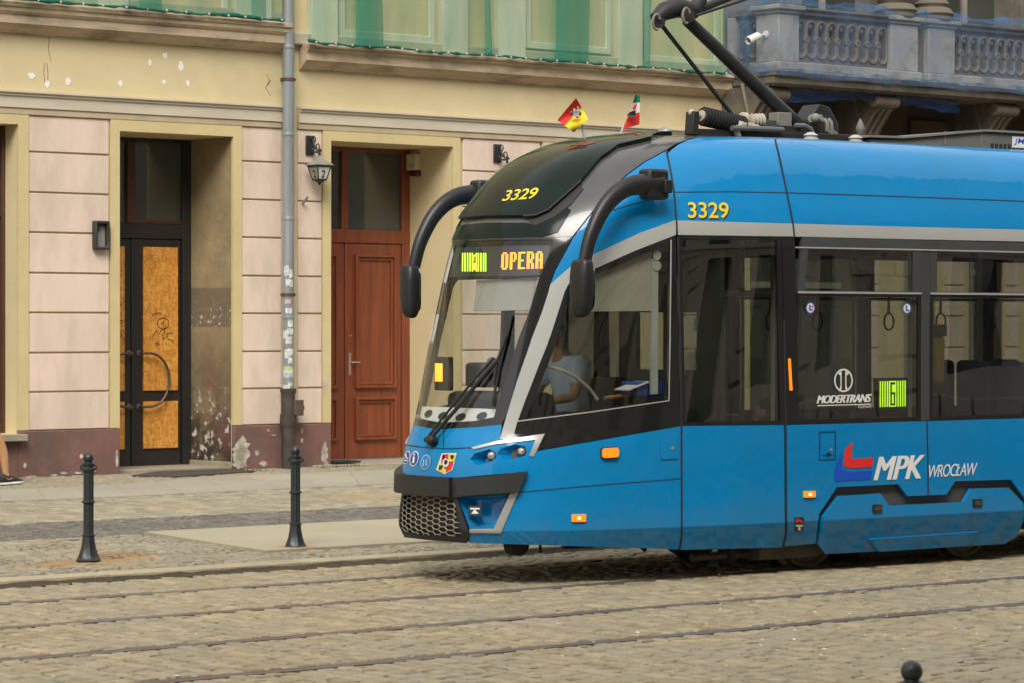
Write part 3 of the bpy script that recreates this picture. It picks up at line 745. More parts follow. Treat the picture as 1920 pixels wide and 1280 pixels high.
M_soot = pm("sooty moulding stone", (0.125, 0.108, 0.083), 0.88, var=0.15, scale=2, bump=.3, bscale=25, tint=(0.06, 0.052, 0.042), tscale=1.8, tamt=.7)
slab = bal.build("balcony", M_soot, b3, ang=25)
# return side profile
ret = MB(); ret.box(XB0 - .10, XB0 - .061, YB - .06, FY - .03, zs_top - .05, zs_top); ret.box(XB0 - .08, XB0 - .061, YB - .0, FY - .03, zs_top - .16, zs_top - .051)
ret.build("return_moulding", M_soot, slab)
def pier(x0, x1, y0, y1):
    p = MB(); p.box(x0, x1, y0, y1, zb_bot - .02, zb_in); p.box(x0 - .04, x1 + .04, y0 - .04, y1 + .04, zs_top + .001, zb_bot - .021)
    p.box(x0 - .03, x1 + .03, y0 - .03, y1 + .03, zb_in + .001, zb_in + .05); p.box(x0 - .07, x1 + .07, y0 - .07, y1 + .07, zb_in + .051, zb_top + .02)
    return p.build("pier", M_pier, slab, bevel=.015)
xp = [(XB0, X(1499, YB), YB, YB + .46), (X(1671, YB), X(1722, YB), YB, YB + .4), (X(1741, YB), X(1791, YB), YB, YB + .4)]
for k in range(1, 4):
    dxp = xp[2][0] - xp[0][0] + .0
    xp += [(xp[1][0] + k * 3.9, xp[1][1] + k * 3.9, YB, YB + .4), (xp[2][0] + k * 3.9, xp[2][1] + k * 3.9, YB, YB + .4)]
for p in xp: pier(*p)
p = MB(); p.box(xp[1][1] + .002, xp[2][0] - .002, YB + .1, YB + .35, zs_top + .001, zb_in + .1); p.build("pier_recess", M_bal, slab)
def pill(cx, z0, z1, r, n=8):
    return [(cx + r * math.cos(t), z1 - r + r * math.sin(t)) for t in np.linspace(0, math.pi, n)] + [(cx + r * math.cos(t), z0 + r + r * math.sin(t)) for t in np.linspace(math.pi, 2 * math.pi, n)]
def baluster_panel(x0, x1, n, fn, off=.5):
    pit = (x1 - x0) / n
    cs = [x0 + pit * (i + off) for i in range(n) if x0 + .1 < x0 + pit * (i + off) < x1 - .1]
    hz0, hz1 = zb_bot + .10, zb_in - .10
    mb = MB(); mb.prism([[(x0, zb_bot), (x1, zb_bot), (x1, zb_in), (x0, zb_in)]] + [pill(c, hz0, hz1, .072) for c in cs], fn, .0, .14)
    o = mb.build("baluster_panel", M_bal, slab, ang=40)
    mb = MB()
    for c in cs:
        mb.tube([fn(q, 0.0) for q in pill(c, hz0 - .03, hz1 + .03, .098, 7)], .024, 6, closed=True)
        if c - pit > x0: mb.lathe([(.055, -.01), (.055, .025), (.03, .03), (.03, .012), (.012, .02)], fn((c - pit / 2, (hz0 + hz1) / 2), 0), 12, Vector(fn((0, 0), -1)) - Vector(fn((0, 0), 0)))
        q = fn((c, hz1 - .045), 0.03); mb.ball(q, .035, .035, .045, 8, 6)
    mb.build("tracery", pm("tracery stone", (0.175, 0.155, 0.12), .88, var=.12, scale=3), o)
fB = lambda p, d: (p[0], YB + .08 + d, p[1])
for i in range(3):
    a = xp[0][1] if i == 0 else xp[2 * i][1]; b = xp[2 * i + 1][0]
    n = max(3, round((b - a) / .213)); baluster_panel(a + .002, b - .002, n, fB)
    mb = MB(); mb.box(a, b, YB + .05, YB + .26, zs_top + .001, zb_bot - .001); mb.build("panel_base", M_pier, slab, bevel=.012)
    mb = MB(); mb.box(a - .0, b + .0, YB + .02, YB + .3, zb_in + .001, zb_top - .03); mb.box(a, b, YB - .02, YB + .34, zb_top - .029, zb_top + .01); mb.build("top_rail", M_bal, slab, bevel=.015)
fR = lambda p, d: (XB0 + .08 + d, p[0], p[1])
baluster_panel(YB + .47, FY - .14, 2, fR)
mb = MB(); mb.box(XB0 + .05, XB0 + .26, YB + .47, FY - .022, zs_top + .001, zb_bot - .001); mb.build("panel_base", M_pier, slab, bevel=.012)
mb = MB(); mb.box(XB0 + .02, XB0 + .3, YB + .47, FY - .022, zb_in + .001, zb_top); mb.build("top_rail", M_bal, slab, bevel=.015)
mb = MB(); mb.box(XB0 - .02, XB0 + .3, FY - .13, FY - .022, zs_top + .001, zb_in); mb.build("pier", M_pier, slab)
for i in (1, 2, 3, 4):
    cx = (xp[i][0] + xp[i][1]) / 2
    c = MB(); c.lathe([(.30, 0), (.30, .06), (.33, .10), (.30, .16), (.24, .2), (.27, .25), (.22, .31), (.20, .4), (.19, 2.6), (.26, 2.8)], (cx, YB + .2, zb_top + .021), 24)
    c.build("column", M_bal, slab)
# scroll consoles under the balcony
def console(xc, wd=.46):
    zt = zs_bot - .002; zl = zt - 1.18
    prof = [(FY - .03, zt), (YB + .16, zt), (YB + .11, zt - .06), (YB + .12, zt - .15), (YB + .20, zt - .20), (YB + .27, zt - .25), (FY - .58, zt - .50), (FY - .46, zt - .78), (FY - .42, zt - .98), (FY - .34, zl + .03), (FY - .2, zl), (FY - .1, zl + .03), (FY - .03, zl + .1)]
    c = MB(); c.extrude_x(prof, xc - wd / 2, xc + wd / 2)
    o = c.build("console", M_soot, b3, ang=25, bevel=.012)
    t = MB()
    for sx in (xc - wd / 2, xc + wd / 2):
        t.tube([(sx, FY - .25 - (.18 - .022 * a) * math.cos(a) * .95, zl + .45 + (.18 - .022 * a) * math.sin(a)) for a in np.linspace(0, 7.0, 30)], .022, 6)
        t.tube([(sx, FY - .5 - .03 * k, zt - .14 - .1 * k) for k in range(-2, 4)], .03, 6)
    for dx in (-.13, 0, .13):
        t.tube([(xc + dx, y - .004, z - .004) for y, z in prof[4:9]], .03, 6)
    t.lathe([(.09, -wd / 2 - .02), (.09, wd / 2 + .02)], (xc, YB + .19, zt - .1), 14, (1, 0, 0))
    t.build("scroll", pm("scroll stone", (0.16, 0.138, 0.105), .85, var=.15, scale=3), o)
    return o
cx0 = onY(1625, 200, FY - .5).x
for k in (-1, 0, 1, 2, 3):
    xx = onY(1418, 200, FY - .5).x if k == -1 else cx0 + k * 2.7
    console(xx)
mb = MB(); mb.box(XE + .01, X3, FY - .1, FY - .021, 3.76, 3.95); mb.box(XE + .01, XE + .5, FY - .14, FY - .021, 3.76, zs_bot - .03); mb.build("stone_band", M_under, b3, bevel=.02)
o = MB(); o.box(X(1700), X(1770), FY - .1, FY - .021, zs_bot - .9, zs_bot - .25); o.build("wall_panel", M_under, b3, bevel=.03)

# ---------------- nets
M_gnet = net_mat("green scaffold net", (0.02, 0.27, 0.145), 0.22, 0.26)
M_gedge = pm("green net hem", (0.0, 0.10, 0.06), .7, var=.3, scale=6)
M_ring = pm("net eyelet", (.55, .53, .48), .4, metal=.3)
def net(name, label, x0, x1, u0, zlow, seed, folds):
    y = FY - .29
    rr = random.Random(seed); t = thing(name, label, "netting", ((x0 + x1) / 2, y, zlow), "green netting on the ochre houses")
    nx, nz = int((x1 - x0) / .12), 14
    vs = []; fs = []
    for i in range(nx + 1):
        x = x0 + (x1 - x0) * i / nx
        for j in range(nz + 1):
            z = zlow + 3.4 * j / nz
            vs.append((x, y + .06 * math.sin(x * 1.7 + .4 * math.sin(z * 1.3)) * min(1, j / 3) + .02 * math.sin(x * 6), z + (.015 * math.sin(x * 5) if j == 0 else 0)))
    for i in range(nx):
        for j in range(nz): fs.append((i * (nz + 1) + j, (i + 1) * (nz + 1) + j, (i + 1) * (nz + 1) + j + 1, i * (nz + 1) + j + 1))
    mb = MB(); mb.add(vs, fs); mb.build("mesh_sheet", M_gnet, t, ang=180)
    for a, b in folds:                                 # doubled-over strips
        mb = MB(); P = []
        for j in range(9):
            z = zlow + .02 + 3.3 * j / 8; wob = .09 * math.sin(z * 1.1 + a)
            P += [(X(a) + wob * .3 + .25 * max(0, 1 - j / 3) * 0, y - .03, z), ((X(a) + X(b)) / 2 + wob, y - .075, z), (X(b) + wob + .12 * (1 - j / 8), y - .03, z)]
        mb.add(P, [(3 * j + k, 3 * j + k + 1, 3 * j + k + 4, 3 * j + k + 3) for j in range(8) for k in (0, 1)])
        mb.build("fold", net_mat("doubled net", (0.0, 0.20, 0.12), 0.52, 0.15), t, ang=180)
    mb = MB(); n = int((x1 - x0) / .09)
    mb.tube([(x0 + (x1 - x0) * i / n, y - .01 + .01 * math.sin(i * 1.9), zlow + .02 + .008 * math.sin(i * .37 + seed) + rr.uniform(-.012, .012)) for i in range(n + 1)], [(.013 + rr.uniform(-.006, .016)) for i in range(n + 1)], 7)
    mb.build("hem_rope", M_gedge, t)
    mb = MB(); mb.lathe([(.013, 0), (.017, .004), (.013, .01), (.008, .01)], (t.location.x, y - .035, zlow + .02), 10, (0, -1, 0)); e0 = mb.build("eyelet", M_ring, t)
    x = max(x0, X(-12)) + .1; first = True
    while x < x1:
        e = e0 if first else e0.copy(); first = False
        if e is not e0: COL.objects.link(e); e.parent = t
        e.location = (x - t.location.x, 0, 0); x += rr.uniform(.24, .34)
    return t
net("scaffold_net", "pale green net stretched over the upper wall left of the drainpipe", XL, X(531, FY - .29), 500, Z(500, 39, FY - .29), 1, ((60, 69), (236, 268), (441, 447)))
net("scaffold_net", "green net with two darker folds hung above the red brown door's house", X(578, FY - .29), X(1362, FY - .29), 600, Z(600, 84, FY - .29), 2, ((636, 668), (884, 891), (1012, 1060), (1180, 1187)))
# blue netting clinging to the balcony
M_bnet = net_mat("blue safety net", (0.10, 0.18, 0.31), 0.14, 0.24, (1.2, 1, .9))
M_bfold = net_mat("blue net folds", (0.03, 0.115, 0.27), 0.20, 0.55, (2, 1, 2))
t = thing("safety_net", "thin blue net draped over the stone balcony and its rail", "netting", (XB0, YB - .1, zs_top))
mb = MB(); yb = YB - .12; nx = 120
vs = []; fs = []
for i in range(nx + 1):
    x = XB0 - .12 + 15 * i / nx
    zz = [zs_top - .08, zs_top + .05, zb_bot + .1, (zb_bot + zb_in) / 2, zb_in, zb_top + .06]
    for j, z in enumerate(zz): vs.append((x, yb + .03 * math.sin(x * 3 + j) * (0 < j < 5), z + .015 * math.sin(x * 4 + j)))
for i in range(nx):
    for j in range(5): fs.append((i * 6 + j, (i + 1) * 6 + j, (i + 1) * 6 + j + 1, i * 6 + j + 1))
mb.add(vs, fs); mb.build("mesh_sheet", M_bnet, t, ang=180)
def drape(pts_lo, pts_hi, name="fold", m=None, sag=.05):
    mb = MB(); k = len(pts_lo); P = []
    for i in range(k):
        a, b = Vector(pts_lo[i]), Vector(pts_hi[i])
        for j in range(4): P.append(a + (b - a) * (j / 3) + Vector((.03 * math.sin(i * 2.1 + j), -.03 * math.sin(i * 1.3 + j * 2), .02 * math.sin(i * 3.3))))
    mb.add(P, [(4 * i + j, 4 * (i + 1) + j, 4 * (i + 1) + j + 1, 4 * i + j + 1) for i in range(k - 1) for j in range(3)])
    return mb.build(name, m or M_bfold, t, ang=180)
xs = np.linspace(XB0 - .1, XB0 + 12, 60)
drape([(x, YB - .075, zs_top - .035) for x in xs], [(x, YB - .09, zs_top + .045) for x in xs], "hem")
drape([(x, YB - .11, zb_top + .03) for x in xs], [(x, YB + .15 + .06 * math.sin(x * 2.2), zb_top + .10 + .09 * abs(math.sin(x * 1.9))) for x in xs], "rail_fold")
ys = np.linspace(YB - .1, FY - .05, 8)
drape([(XB0 - .09, y, zs_top - .06) for y in ys], [(XB0 - .12, y, zs_top + .09) for y in ys], "hem")
drape([(XB0 - .11, y, zs_top) for y in ys], [(XB0 - .11, y, zb_top + .05) for y in ys], "side_sheet", M_bnet)
drape([(XB0 - .05, y, zb_top + .04) for y in ys], [(XB0 + .2, y, zb_top + .14) for y in ys], "rail_fold")
xk = np.linspace(XE - .05, X(1425, FY - .3), 9)
drape([(x, FY - .32, zs_bot - .75 - .25 * abs(math.sin(i))) for i, x in enumerate(xk)], [(x, FY - .36, zs_bot - .02) for x in xk], "hanging_fold", net_mat("deep blue net", (0.006, 0.055, 0.22), 0.82, 0.15))
drape([(x, FY - .40, zs_top - .1) for x in xk[:4]], [(x, FY - .42, zs_top + .9) for x in xk[:4]], "hanging_fold", M_bfold)
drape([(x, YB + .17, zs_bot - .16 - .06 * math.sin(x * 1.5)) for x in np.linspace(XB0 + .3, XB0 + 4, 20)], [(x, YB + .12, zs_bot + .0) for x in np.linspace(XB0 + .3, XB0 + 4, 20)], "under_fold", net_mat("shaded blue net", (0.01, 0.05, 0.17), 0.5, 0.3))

# ---------------- drainpipe
M_zinc = pm("weathered zinc", (0.28, 0.31, 0.315), 0.5, metal=0.35, var=0.12, scale=2.5, stretch=(3, 3, .4), tint=(0.20, 0.21, 0.20), tscale=2, tamt=.6)
M_cast = pm("rusty cast iron pipe", (0.055, 0.042, 0.034), 0.7, var=0.35, scale=7, bump=0.4, bscale=35)
dp = thing("drainpipe", "grey zinc drainpipe with torn stickers and rusty iron foot between the two ochre houses", "drainpipe", (X(540), FY - .16, GZ))
px_, py_ = onY(540.5, 615, FY - .16).x, FY - .16
zj = Z(540, 730, py_); zc = [Z(540, v, py_) for v in (88, 252, 410, 595)]
mb = MB(); mb.lathe([(.075, zj), (.075, 6.5)], (px_, py_, 0), 24); mb.build("pipe", M_zinc, dp)
mb = MB()
for z in zc: mb.lathe([(.077, z - .03), (.081, z - .02), (.081, z + .0), (.077, z + .02)], (px_, py_, 0), 24)
mb.build("joint_ring", M_zinc, dp)
for v in (149.5, 553):
    z = Z(540, v, py_); mb = MB(); mb.lathe([(.08, z - .018), (.086, z - .018), (.086, z + .018), (.08, z + .018)], (px_, py_, 0), 24); mb.box(px_ - .115, px_ - .08, py_ - .012, py_ + .012, z - .016, z + .016); mb.box(px_ + .08, px_ + .11, py_ - .012, py_ + .012, z - .016, z + .016); mb.box(px_ - .012, px_ + .012, py_ + .08, FY, z - .014, z + .014); mb.build("clamp", M_rust, dp)
mb = MB(); z1, z2, z3, z4 = zj, Z(540, 752, py_), Z(540, 778, py_), Z(540, 795, py_)
mb.lathe([(.085, GZ - .08), (.085, z4 - .06), (.088, z4 - .04), (.108, z4), (.108, z3 + .02), (.09, z3 + .02), (.088, z2), (.09, z1 - .05), (.105, z1 - .02), (.105, z1 + .02), (.08, z1 + .02)], (px_, py_, 0), 24); foot = mb.build("iron_foot", M_cast, dp)
mb = MB(); mb.box(px_ + .02, px_ + .16, py_ - .12, py_ - .03, z3 + .0, z3 + .2); mb.lathe([(.03, 0), (.03, .03)], (px_ + .16, py_ - .07, z3 + .1), 10, (1, 0, 0)); mb.build("inspection_cover", pm("rusty cover", (.085, .06, .05), .65, var=.3, scale=10), foot, bevel=.008)
rr = random.Random(12); M_stk = [pm("torn paper", (.60, .60, .58), .8, var=.2, scale=14, tint=(.25, .27, .28), tscale=18, tamt=.8), pm("blue sticker", (.05, .16, .38), .6), pm("green yellow sticker", (.34, .50, .16), .6, var=.3, scale=20), pm("pinkish sticker", (.55, .33, .33), .7)]
for v, h, wd, m, sx in ((508, .12, .07, 0, -.3), (513, .10, .05, 0, .6), (531, .09, .10, 0, .3), (566, .05, .08, 3, 0), (583, .07, .09, 0, .2), (597, .05, .07, 1, .6), (606, .09, .07, 0, .5), (622, .08, .09, 0, .5), (628, .10, .07, 0, -.5), (638, .07, .09, 0, .2), (659, .08, .12, 0, .2), (668, .04, .07, 0, -.1), (676, .07, .06, 0, .5), (690, .06, .13, 2, .1), (698, .11, .14, 0, .1), (718, .05, .06, 0, .5), (724, .04, .1, 0, -.3)):
    z = Z(540, v, py_); a0 = -math.pi / 2 - R(40) + sx * .9; st = wd / .078 / 5
    mb = MB(); P = []
    for i in range(6):
        a = a0 + (i - 2.5) * st
        for zz in (z - h / 2 + rr.uniform(-.012, .012), z + h / 2 + rr.uniform(-.012, .012)): P.append((px_ + .0775 * math.cos(a), py_ + .0775 * math.sin(a), zz))
    mb.add(P, [(2 * i, 2 * i + 2, 2 * i + 3, 2 * i + 1) for i in range(5)]); mb.build("sticker", M_stk[m], dp, fix=False)

# ---------------- wall lanterns
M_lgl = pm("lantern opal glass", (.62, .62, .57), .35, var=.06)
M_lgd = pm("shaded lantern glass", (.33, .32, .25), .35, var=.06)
M_lmet = pm("grey lantern metal", (.26, .25, .22), .55, var=.25, scale=12, metal=.2)
def lantern(u, vtop, label, num, up):
    pz = onY(u, vtop, FY - .03); L = thing("wall_lantern", label, "lantern", (pz.x, FY, pz.z - .3), "black wall lanterns beside the red brown door")
    x, z = pz.x, pz.z
    mb = MB(); mb.box(x - .065, x + .065, FY - .055, FY - .028, z - .25, z); mb.build("back_plate", M_iron, L, bevel=.008)
    cy = FY - .25; mb = MB()
    def sp(c, r0, k, s): return [(x, c[0] + s * (r0 - k * a) * math.cos(a), c[1] + (r0 - k * a) * math.sin(a)) for a in np.linspace(-1.2, 4.6, 16)]
    mb.tube([(x, FY - .05, z - .21), (x, FY - .2, z - .22), (x, cy - .04, z - .205)], .011, 7)
    mb.tube([(x, FY - .05, z - .03), (x, FY - .11, z - .06), (x, FY - .13, z - .13), (x, FY - .2, z - .2)], .011, 7)
    mb.tube(sp((FY - .12, z - .05), .045, .006, -1), .009, 6); mb.tube(sp((FY - .13, z - .155), .04, .005, 1), .009, 6); mb.tube(sp((cy + .045, z - .15), .045, .006, -1), .009, 6)
    mb.lathe([(.018, z - .29), (.018, z - .2), (.026, z - .19), (.012, z - .17)], (x, cy, 0), 10)
    mb.build("scroll_arm", M_iron, L)
    zr = z - .27; ze = z - .385; zl = z - .575; a, b = .108, .064
    def frustum(mb, r0, z0, r1, z1, n=4, rot=0.0):
        P = [(x + r * math.sqrt(2) * math.cos(math.pi / 4 + rot + k * math.pi / 2), cy + r * math.sqrt(2) * math.sin(math.pi / 4 + rot + k * math.pi / 2), zz) for r, zz in ((r0, z0), (r1, z1)) for k in range(4)]
        mb.add(P, [(0, 1, 5, 4), (1, 2, 6, 5), (2, 3, 7, 6), (3, 0, 4, 7), (3, 2, 1, 0), (4, 5, 6, 7)])
    rot = R(0)
    mb = MB(); frustum(mb, .018, zr, .085, ze + .035); frustum(mb, .087, ze + .034, .132, ze); frustum(mb, .135, ze, .132, ze - .010); mb.build("cap", M_lmet, L, ang=20)
    M4 = [(math.sqrt(2) * math.cos(math.pi / 4 + rot + k * math.pi / 2), math.sqrt(2) * math.sin(math.pi / 4 + rot + k * math.pi / 2)) for k in range(4)]
    mb = MB()
    for cxk, cyk in M4: mb.tube([(x + a * cxk, cy + a * cyk, ze - .012), (x + b * cxk, cy + b * cyk, zl)], .011, 4)
    for k in range(4):
        p, q = M4[k], M4[(k + 1) % 4]
        mb.tube([(x + a * p[0], cy + a * p[1], ze - .02), (x + a * q[0], cy + a * q[1], ze - .02)], .012, 4); mb.tube([(x + b * p[0], cy + b * p[1], zl), (x + b * q[0], cy + b * q[1], zl)], .013, 4)
    frustum(mb, b, zl, .02, zl - .04); mb.ball((x, cy, zl - .05), .02, .02, .025, 8, 6); mb.build("cage", M_iron, L, smooth=False)
    for k in range(4):
        p, q = M4[k], M4[(k + 1) % 4]; s = .97
        P = [(x + s * r * c[0], cy + s * r * c[1], zz) for r, zz, c in ((b, zl, p), (b, zl, q), (a, ze - .02, q), (a, ze - .02, p))]
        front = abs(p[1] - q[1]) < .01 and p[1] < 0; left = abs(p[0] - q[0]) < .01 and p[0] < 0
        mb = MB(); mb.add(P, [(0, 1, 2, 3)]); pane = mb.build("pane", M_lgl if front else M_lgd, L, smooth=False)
        if num and (front or left):
            vs, fs = text2d(num, 0, .02); A, B_, C_, D = [Vector(v) for v in P]
            nrm = (B_ - A).cross(D - A).normalized(); nrm = nrm if (nrm.dot(A - Vector((x, cy, A.z)))) > 0 else -nrm
            if left: A, B_, C_, D = (A, B_, C_, D) if A.y > B_.y else (B_, A, D, C_)
            else: A, B_, C_, D = (A, B_, C_, D) if A.x < B_.x else (B_, A, D, C_)
            def mp(s_, t_): return A.lerp(B_, s_).lerp(D.lerp(C_, s_), t_) + nrm * .003
            mb = MB(); mb.add([mp(.32 + .38 * v[0], .14 + .56 * v[1]) for v in vs], fs); mb.build("house_number", M_iron, pane, smooth=False, fix=False)
    return L
lantern(580, 255, "black wall lantern with white panes numbered 2, right of the drainpipe", "2", 0)
lantern(931.5, 271, "black wall lantern partly hidden behind the tram's dark front roof", "", 0)

# ---------------- small things on the walls
M_frame = pm("black case frame", (.03, .028, .026), .5)
t = thing("menu_case", "empty black glazed display case on the pale pink wall", "display case", (X(183), FY, Z(183, 470)))
x0, x1, z0, z1 = X(169.5), X(197), Z(183, 469), Z(183, 415)
mb = MB(); mb.prism([[(x0, z0), (x1, z0), (x1, z1), (x0, z1)], [(x0 + .035, z0 + .035), (x0 + .035, z1 - .035), (x1 - .035, z1 - .035), (x1 - .035, z0 + .035)]], FACE, -.12, -.03); mb.build("frame", M_frame, t, bevel=.015)
mb = MB(); mb.box(x0 + .03, x1 - .03, FY - .05, FY - .03, z0 + .03, z1 - .03); mb.build("back", pm("case back", (.25, .235, .20), .6, var=.25, scale=6), t)
mb = MB(); mb.box(x0 + .05, x0 + .09, FY - .075, FY - .051, z1 - .11, z1 - .06); mb.box(x0 + .04, x1 - .05, FY - .07, FY - .051, z1 - .06, z1 - .045); mb.build("lamp_bracket", M_frame, t)
t = thing("alarm_box", "cream alarm box with dark red base in the corner above the red brown door", "alarm", (d2_op[1], FY + .4, Z(773, 330)))
xa = d2_op[1]; ya, yb_ = FY + .64, FY + .86; z0, z1 = Z(775, 331, FY + .75), Z(775, 289, FY + .75)
mb = MB(); mb.box(xa - .10, xa - .001, ya, yb_, z0 + .08, z1); mb.build("case", pm("cream plastic", (.55, .50, .33), .5, var=.1), t, bevel=.015)
mb = MB(); mb.box(xa - .095, xa - .002, ya + .004, yb_ - .06, z0, z0 + .079); mb.build("lamp", pm("dark red plastic", (.10, .008, .012), .25), t, bevel=.012)
mb = MB(); mb.box(xa - .1035, xa - .101, ya + .02, yb_ - .06, z0 + .09, z1 - .05); lb = mb.build("sticker", pm("yellow white sticker", (.62, .58, .38), .5), t)
mb = MB(); mb.tube([(xa - .105, ya + .04 + .01 * i, z0 + .15 + .012 * math.sin(i * 1.7)) for i in range(9)], .004, 5); mb.tube([(xa - .105, ya + .04, z0 + .11), (xa - .105, ya + .13, z0 + .11), (xa - .105, ya + .13, z0 + .19), (xa - .105, ya + .04, z0 + .19)], .003, 5, closed=True); mb.build("emblem", M_iron, lb)
t = thing("security_camera", "white bullet camera on the balcony's pale corner pier", "camera", (XB0, YB + .25, Z(1425, 75, YB)))
c0 = onY(1424, 66, YB + .2); d = Vector((-.90, .02, -.36)).normalized(); hb = Vector((XB0 - .12, YB + .25, c0.z))
mb = MB(); mb.lathe([(.055, 0), (.055, .02), (.03, .03)], (XB0 - .0, YB + .25, c0.z + .02), 14, (-1, 0, 0)); mb.tube([(XB0, YB + .25, c0.z + .02), hb, hb + d * .05], .02, 8); mb.build("bracket", pm("camera white", (.68, .68, .66), .4), t)
mb = MB(); mb.lathe([(.045, 0), (.052, .02), (.052, .20)], hb + d * .02, 16, d); mb.lathe([(.06, .03), (.06, .235), (.056, .24), (.056, .03)], hb + d * .02 + Vector((0, 0, .006)), 16, d); mb.build("body", MATS["camera white"], t)
mb = MB(); mb.lathe([(.045, 0), (.03, .012)], hb + d * .215, 14, d); mb.build("lens", M_iron, t)

# ---------------- mats and grate at the doors
mb = MB(); P = [onPave(u, v) for u, v in ((245, 892), (330, 894), (480, 884), (440, 879), (300, 884))]
mb.prism([[(p.x, p.y) for p in P]], lambda p, d: (p[0], p[1], pave_z(p[1]) + .014 - d), 0, .03); tag(mb.build("door_mat", pm("dark worn mat", (.06, .05, .04), .95, var=.3, scale=20, bump=.5)), "flat dark worn mat before the boarded up door", "mat")
mb = MB(); zz = Z(650, 867, FY - .1) + .012; mb.box(X(620), X(668), FY - .1, FY + .2, zz - .012, zz + .012); tag(mb.build("door_mat", pm("black rubber mat", (.02, .018, .016), .9, var=.3, scale=30, bump=.8, bscale=120)), "small black mat on the step of the red brown door", "mat")

# ---------------- bollards
M_bol = pm("black bollard paint", (.016, .021, .023), .42, var=.25, scale=10, coat=.15, bump=.1, bscale=80)
def bollard(loc, label, s=1.0):
    t = thing("bollard", label, "bollard", loc, "black ball topped iron bollards")
    x, y, z = loc; H = .86
    mb = MB()
    mb.lathe([(.098, 0), (.10, .012), (.092, .022), (.078, .05), (.062, .10), (.053, .15), (.047, .20)], (x, y, z), 32, flute=8, fl=.12, fz=(.015, .19)); mb.build("base", M_bol, t)
    mb = MB(); mb.lathe([(.041, .20), (.041, .72)], (x, y, z), 48, flute=12, fl=.09, fz=(0, 1)); mb.build("shaft", M_bol, t)
    for zr in (.208, .475):
        mb = MB(); mb.lathe([(.043, zr - .012), (.053, zr - .006), (.053, zr + .006), (.043, zr + .012)], (x, y, z), 24); mb.build("ring", M_bol, t)
    mb = MB(); mb.lathe([(.045, .715), (.052, .725), (.052, .74), (.042, .75), (.042, .765), (.05, .772), (.05, .782), (.03, .79), (.024, .80), (.024, .81)], (x, y, z), 24)
    for a in (0, math.pi):
        mb.tube([(x + CT * math.cos(a) * (.045 + .018 * math.sin(k)), y - ST * math.cos(a) * (.045 + .018 * math.sin(k)), z + .732 + .018 * (1 - math.cos(k)) ) for k in np.linspace(0, math.pi, 8)], .008, 6)
    mb.build("collar", M_bol, t)
    mb = MB(); mb.ball((x, y, z + .825), .043, n=20, m=14); mb.build("ball", M_bol, t)
    return t
P = onPave(166, 1051); t0 = bollard((P.x, P.y, pave_z(P.y)), "black iron bollard standing on the cube stones before the maroon plinth")
def place(P, label):
    o = copy_tree(t0); o.location = P; o["label"] = label; return o
P = onPave(554, 1027); place((P.x, P.y, pave_z(P.y)), "black iron bollard at the corner of the pale concrete slab, below the drainpipe")
dep = .043 * FPX / 20.8; k = (1709.5 - 960) / FPX * dep; zc_ = CAM_H - (1257.5 - HORIZON) * dep / FPX
place((dep * ST + k * CT, dep * CT - k * ST, zc_ - .825), "black ball top of the nearest bollard, cut off by the photo's lower edge")

# ---------------- grass tufts at the wall foot
rr = random.Random(5); mb = MB()
for c in [onPave(u, v) for u, v in ((616, 872), (628, 872), (640, 874), (655, 874), (610, 876), (470, 882), (480, 882), (665, 873))]:
    for _ in range(26):
        x, y = c.x + rr.gauss(0, .10), c.y + rr.gauss(0, .05); a = rr.uniform(0, 6.28); h = rr.uniform(.02, .055); l = rr.uniform(.0, .03)
        z = pave_z(y); dx, dy = math.cos(a), math.sin(a)
        mb.add([(x - dy * .005, y + dx * .005, z), (x + dy * .005, y - dx * .005, z), (x + dx * l, y + dy * l, z + h)], [(0, 1, 2)])
o = mb.build("grass", pm("wall grass", (.075, .10, .025), .7, var=.3, scale=5), fix=False, smooth=False); o["kind"] = "stuff"

# ---------------- the row of houses across the street, behind the viewer (seen only in reflections)
bo = thing("stone_house_row", "rusticated grey stone house row across the street behind the viewer", "house", (30, -4, 0))
mb = MB(); OY = -4.0
wins = [(x, x + 1.6, z, z + 2.5) for x in np.arange(-18, 100, 4.2) for z in (1.2, 6.2, 10.6, 14.8, 18.8)]
mb.wall((-24, 110, -.1, 22), wins, lambda p, d: (p[0], OY - d, p[1]), 0, .6); mb.build("wall", pm("reflected grey stone", (.42, .385, .33), .85, var=.15, scale=1.0), bo, smooth=False)
for a, b, c, d in wins:
    mb = MB(); mb.box(a, b, OY - .4, OY - .35, c, d); mb.build("window", M_pane, bo, smooth=False)
mb = MB(); rr = random.Random(2)
for z in np.arange(.3, 5.2, .55):
    x = -24 + (z * 7 % 1.0)
    while x < 108:
        L = rr.uniform(.8, 1.25)
        if not any(a - .1 < x + L and x < b + .1 and c - .1 < z + .5 and z < d + .1 for a, b, c, d in wins): mb.box(x, x + L - .07, OY + .002, OY + .10, z, z + .47)
        x += L
mb.build("rustication", MATS["reflected grey stone"], bo, bevel=.03)
mb = MB(); mb.box(-24, 110, OY + .002, OY + .4, 5.3, 5.75); mb.box(-24, 110, OY + .002, OY + .8, 21.5, 22.1); mb.build("cornice", MATS["reflected grey stone"], bo)
sbk = MB(); sbk.add([(-200, -4.5, .03), (400, -4.5, .03), (400, -2.9, .03), (-200, -2.9, .03)], [(0, 1, 2, 3)]); struct(sbk.build("far_pavement", M_slab2, smooth=False))

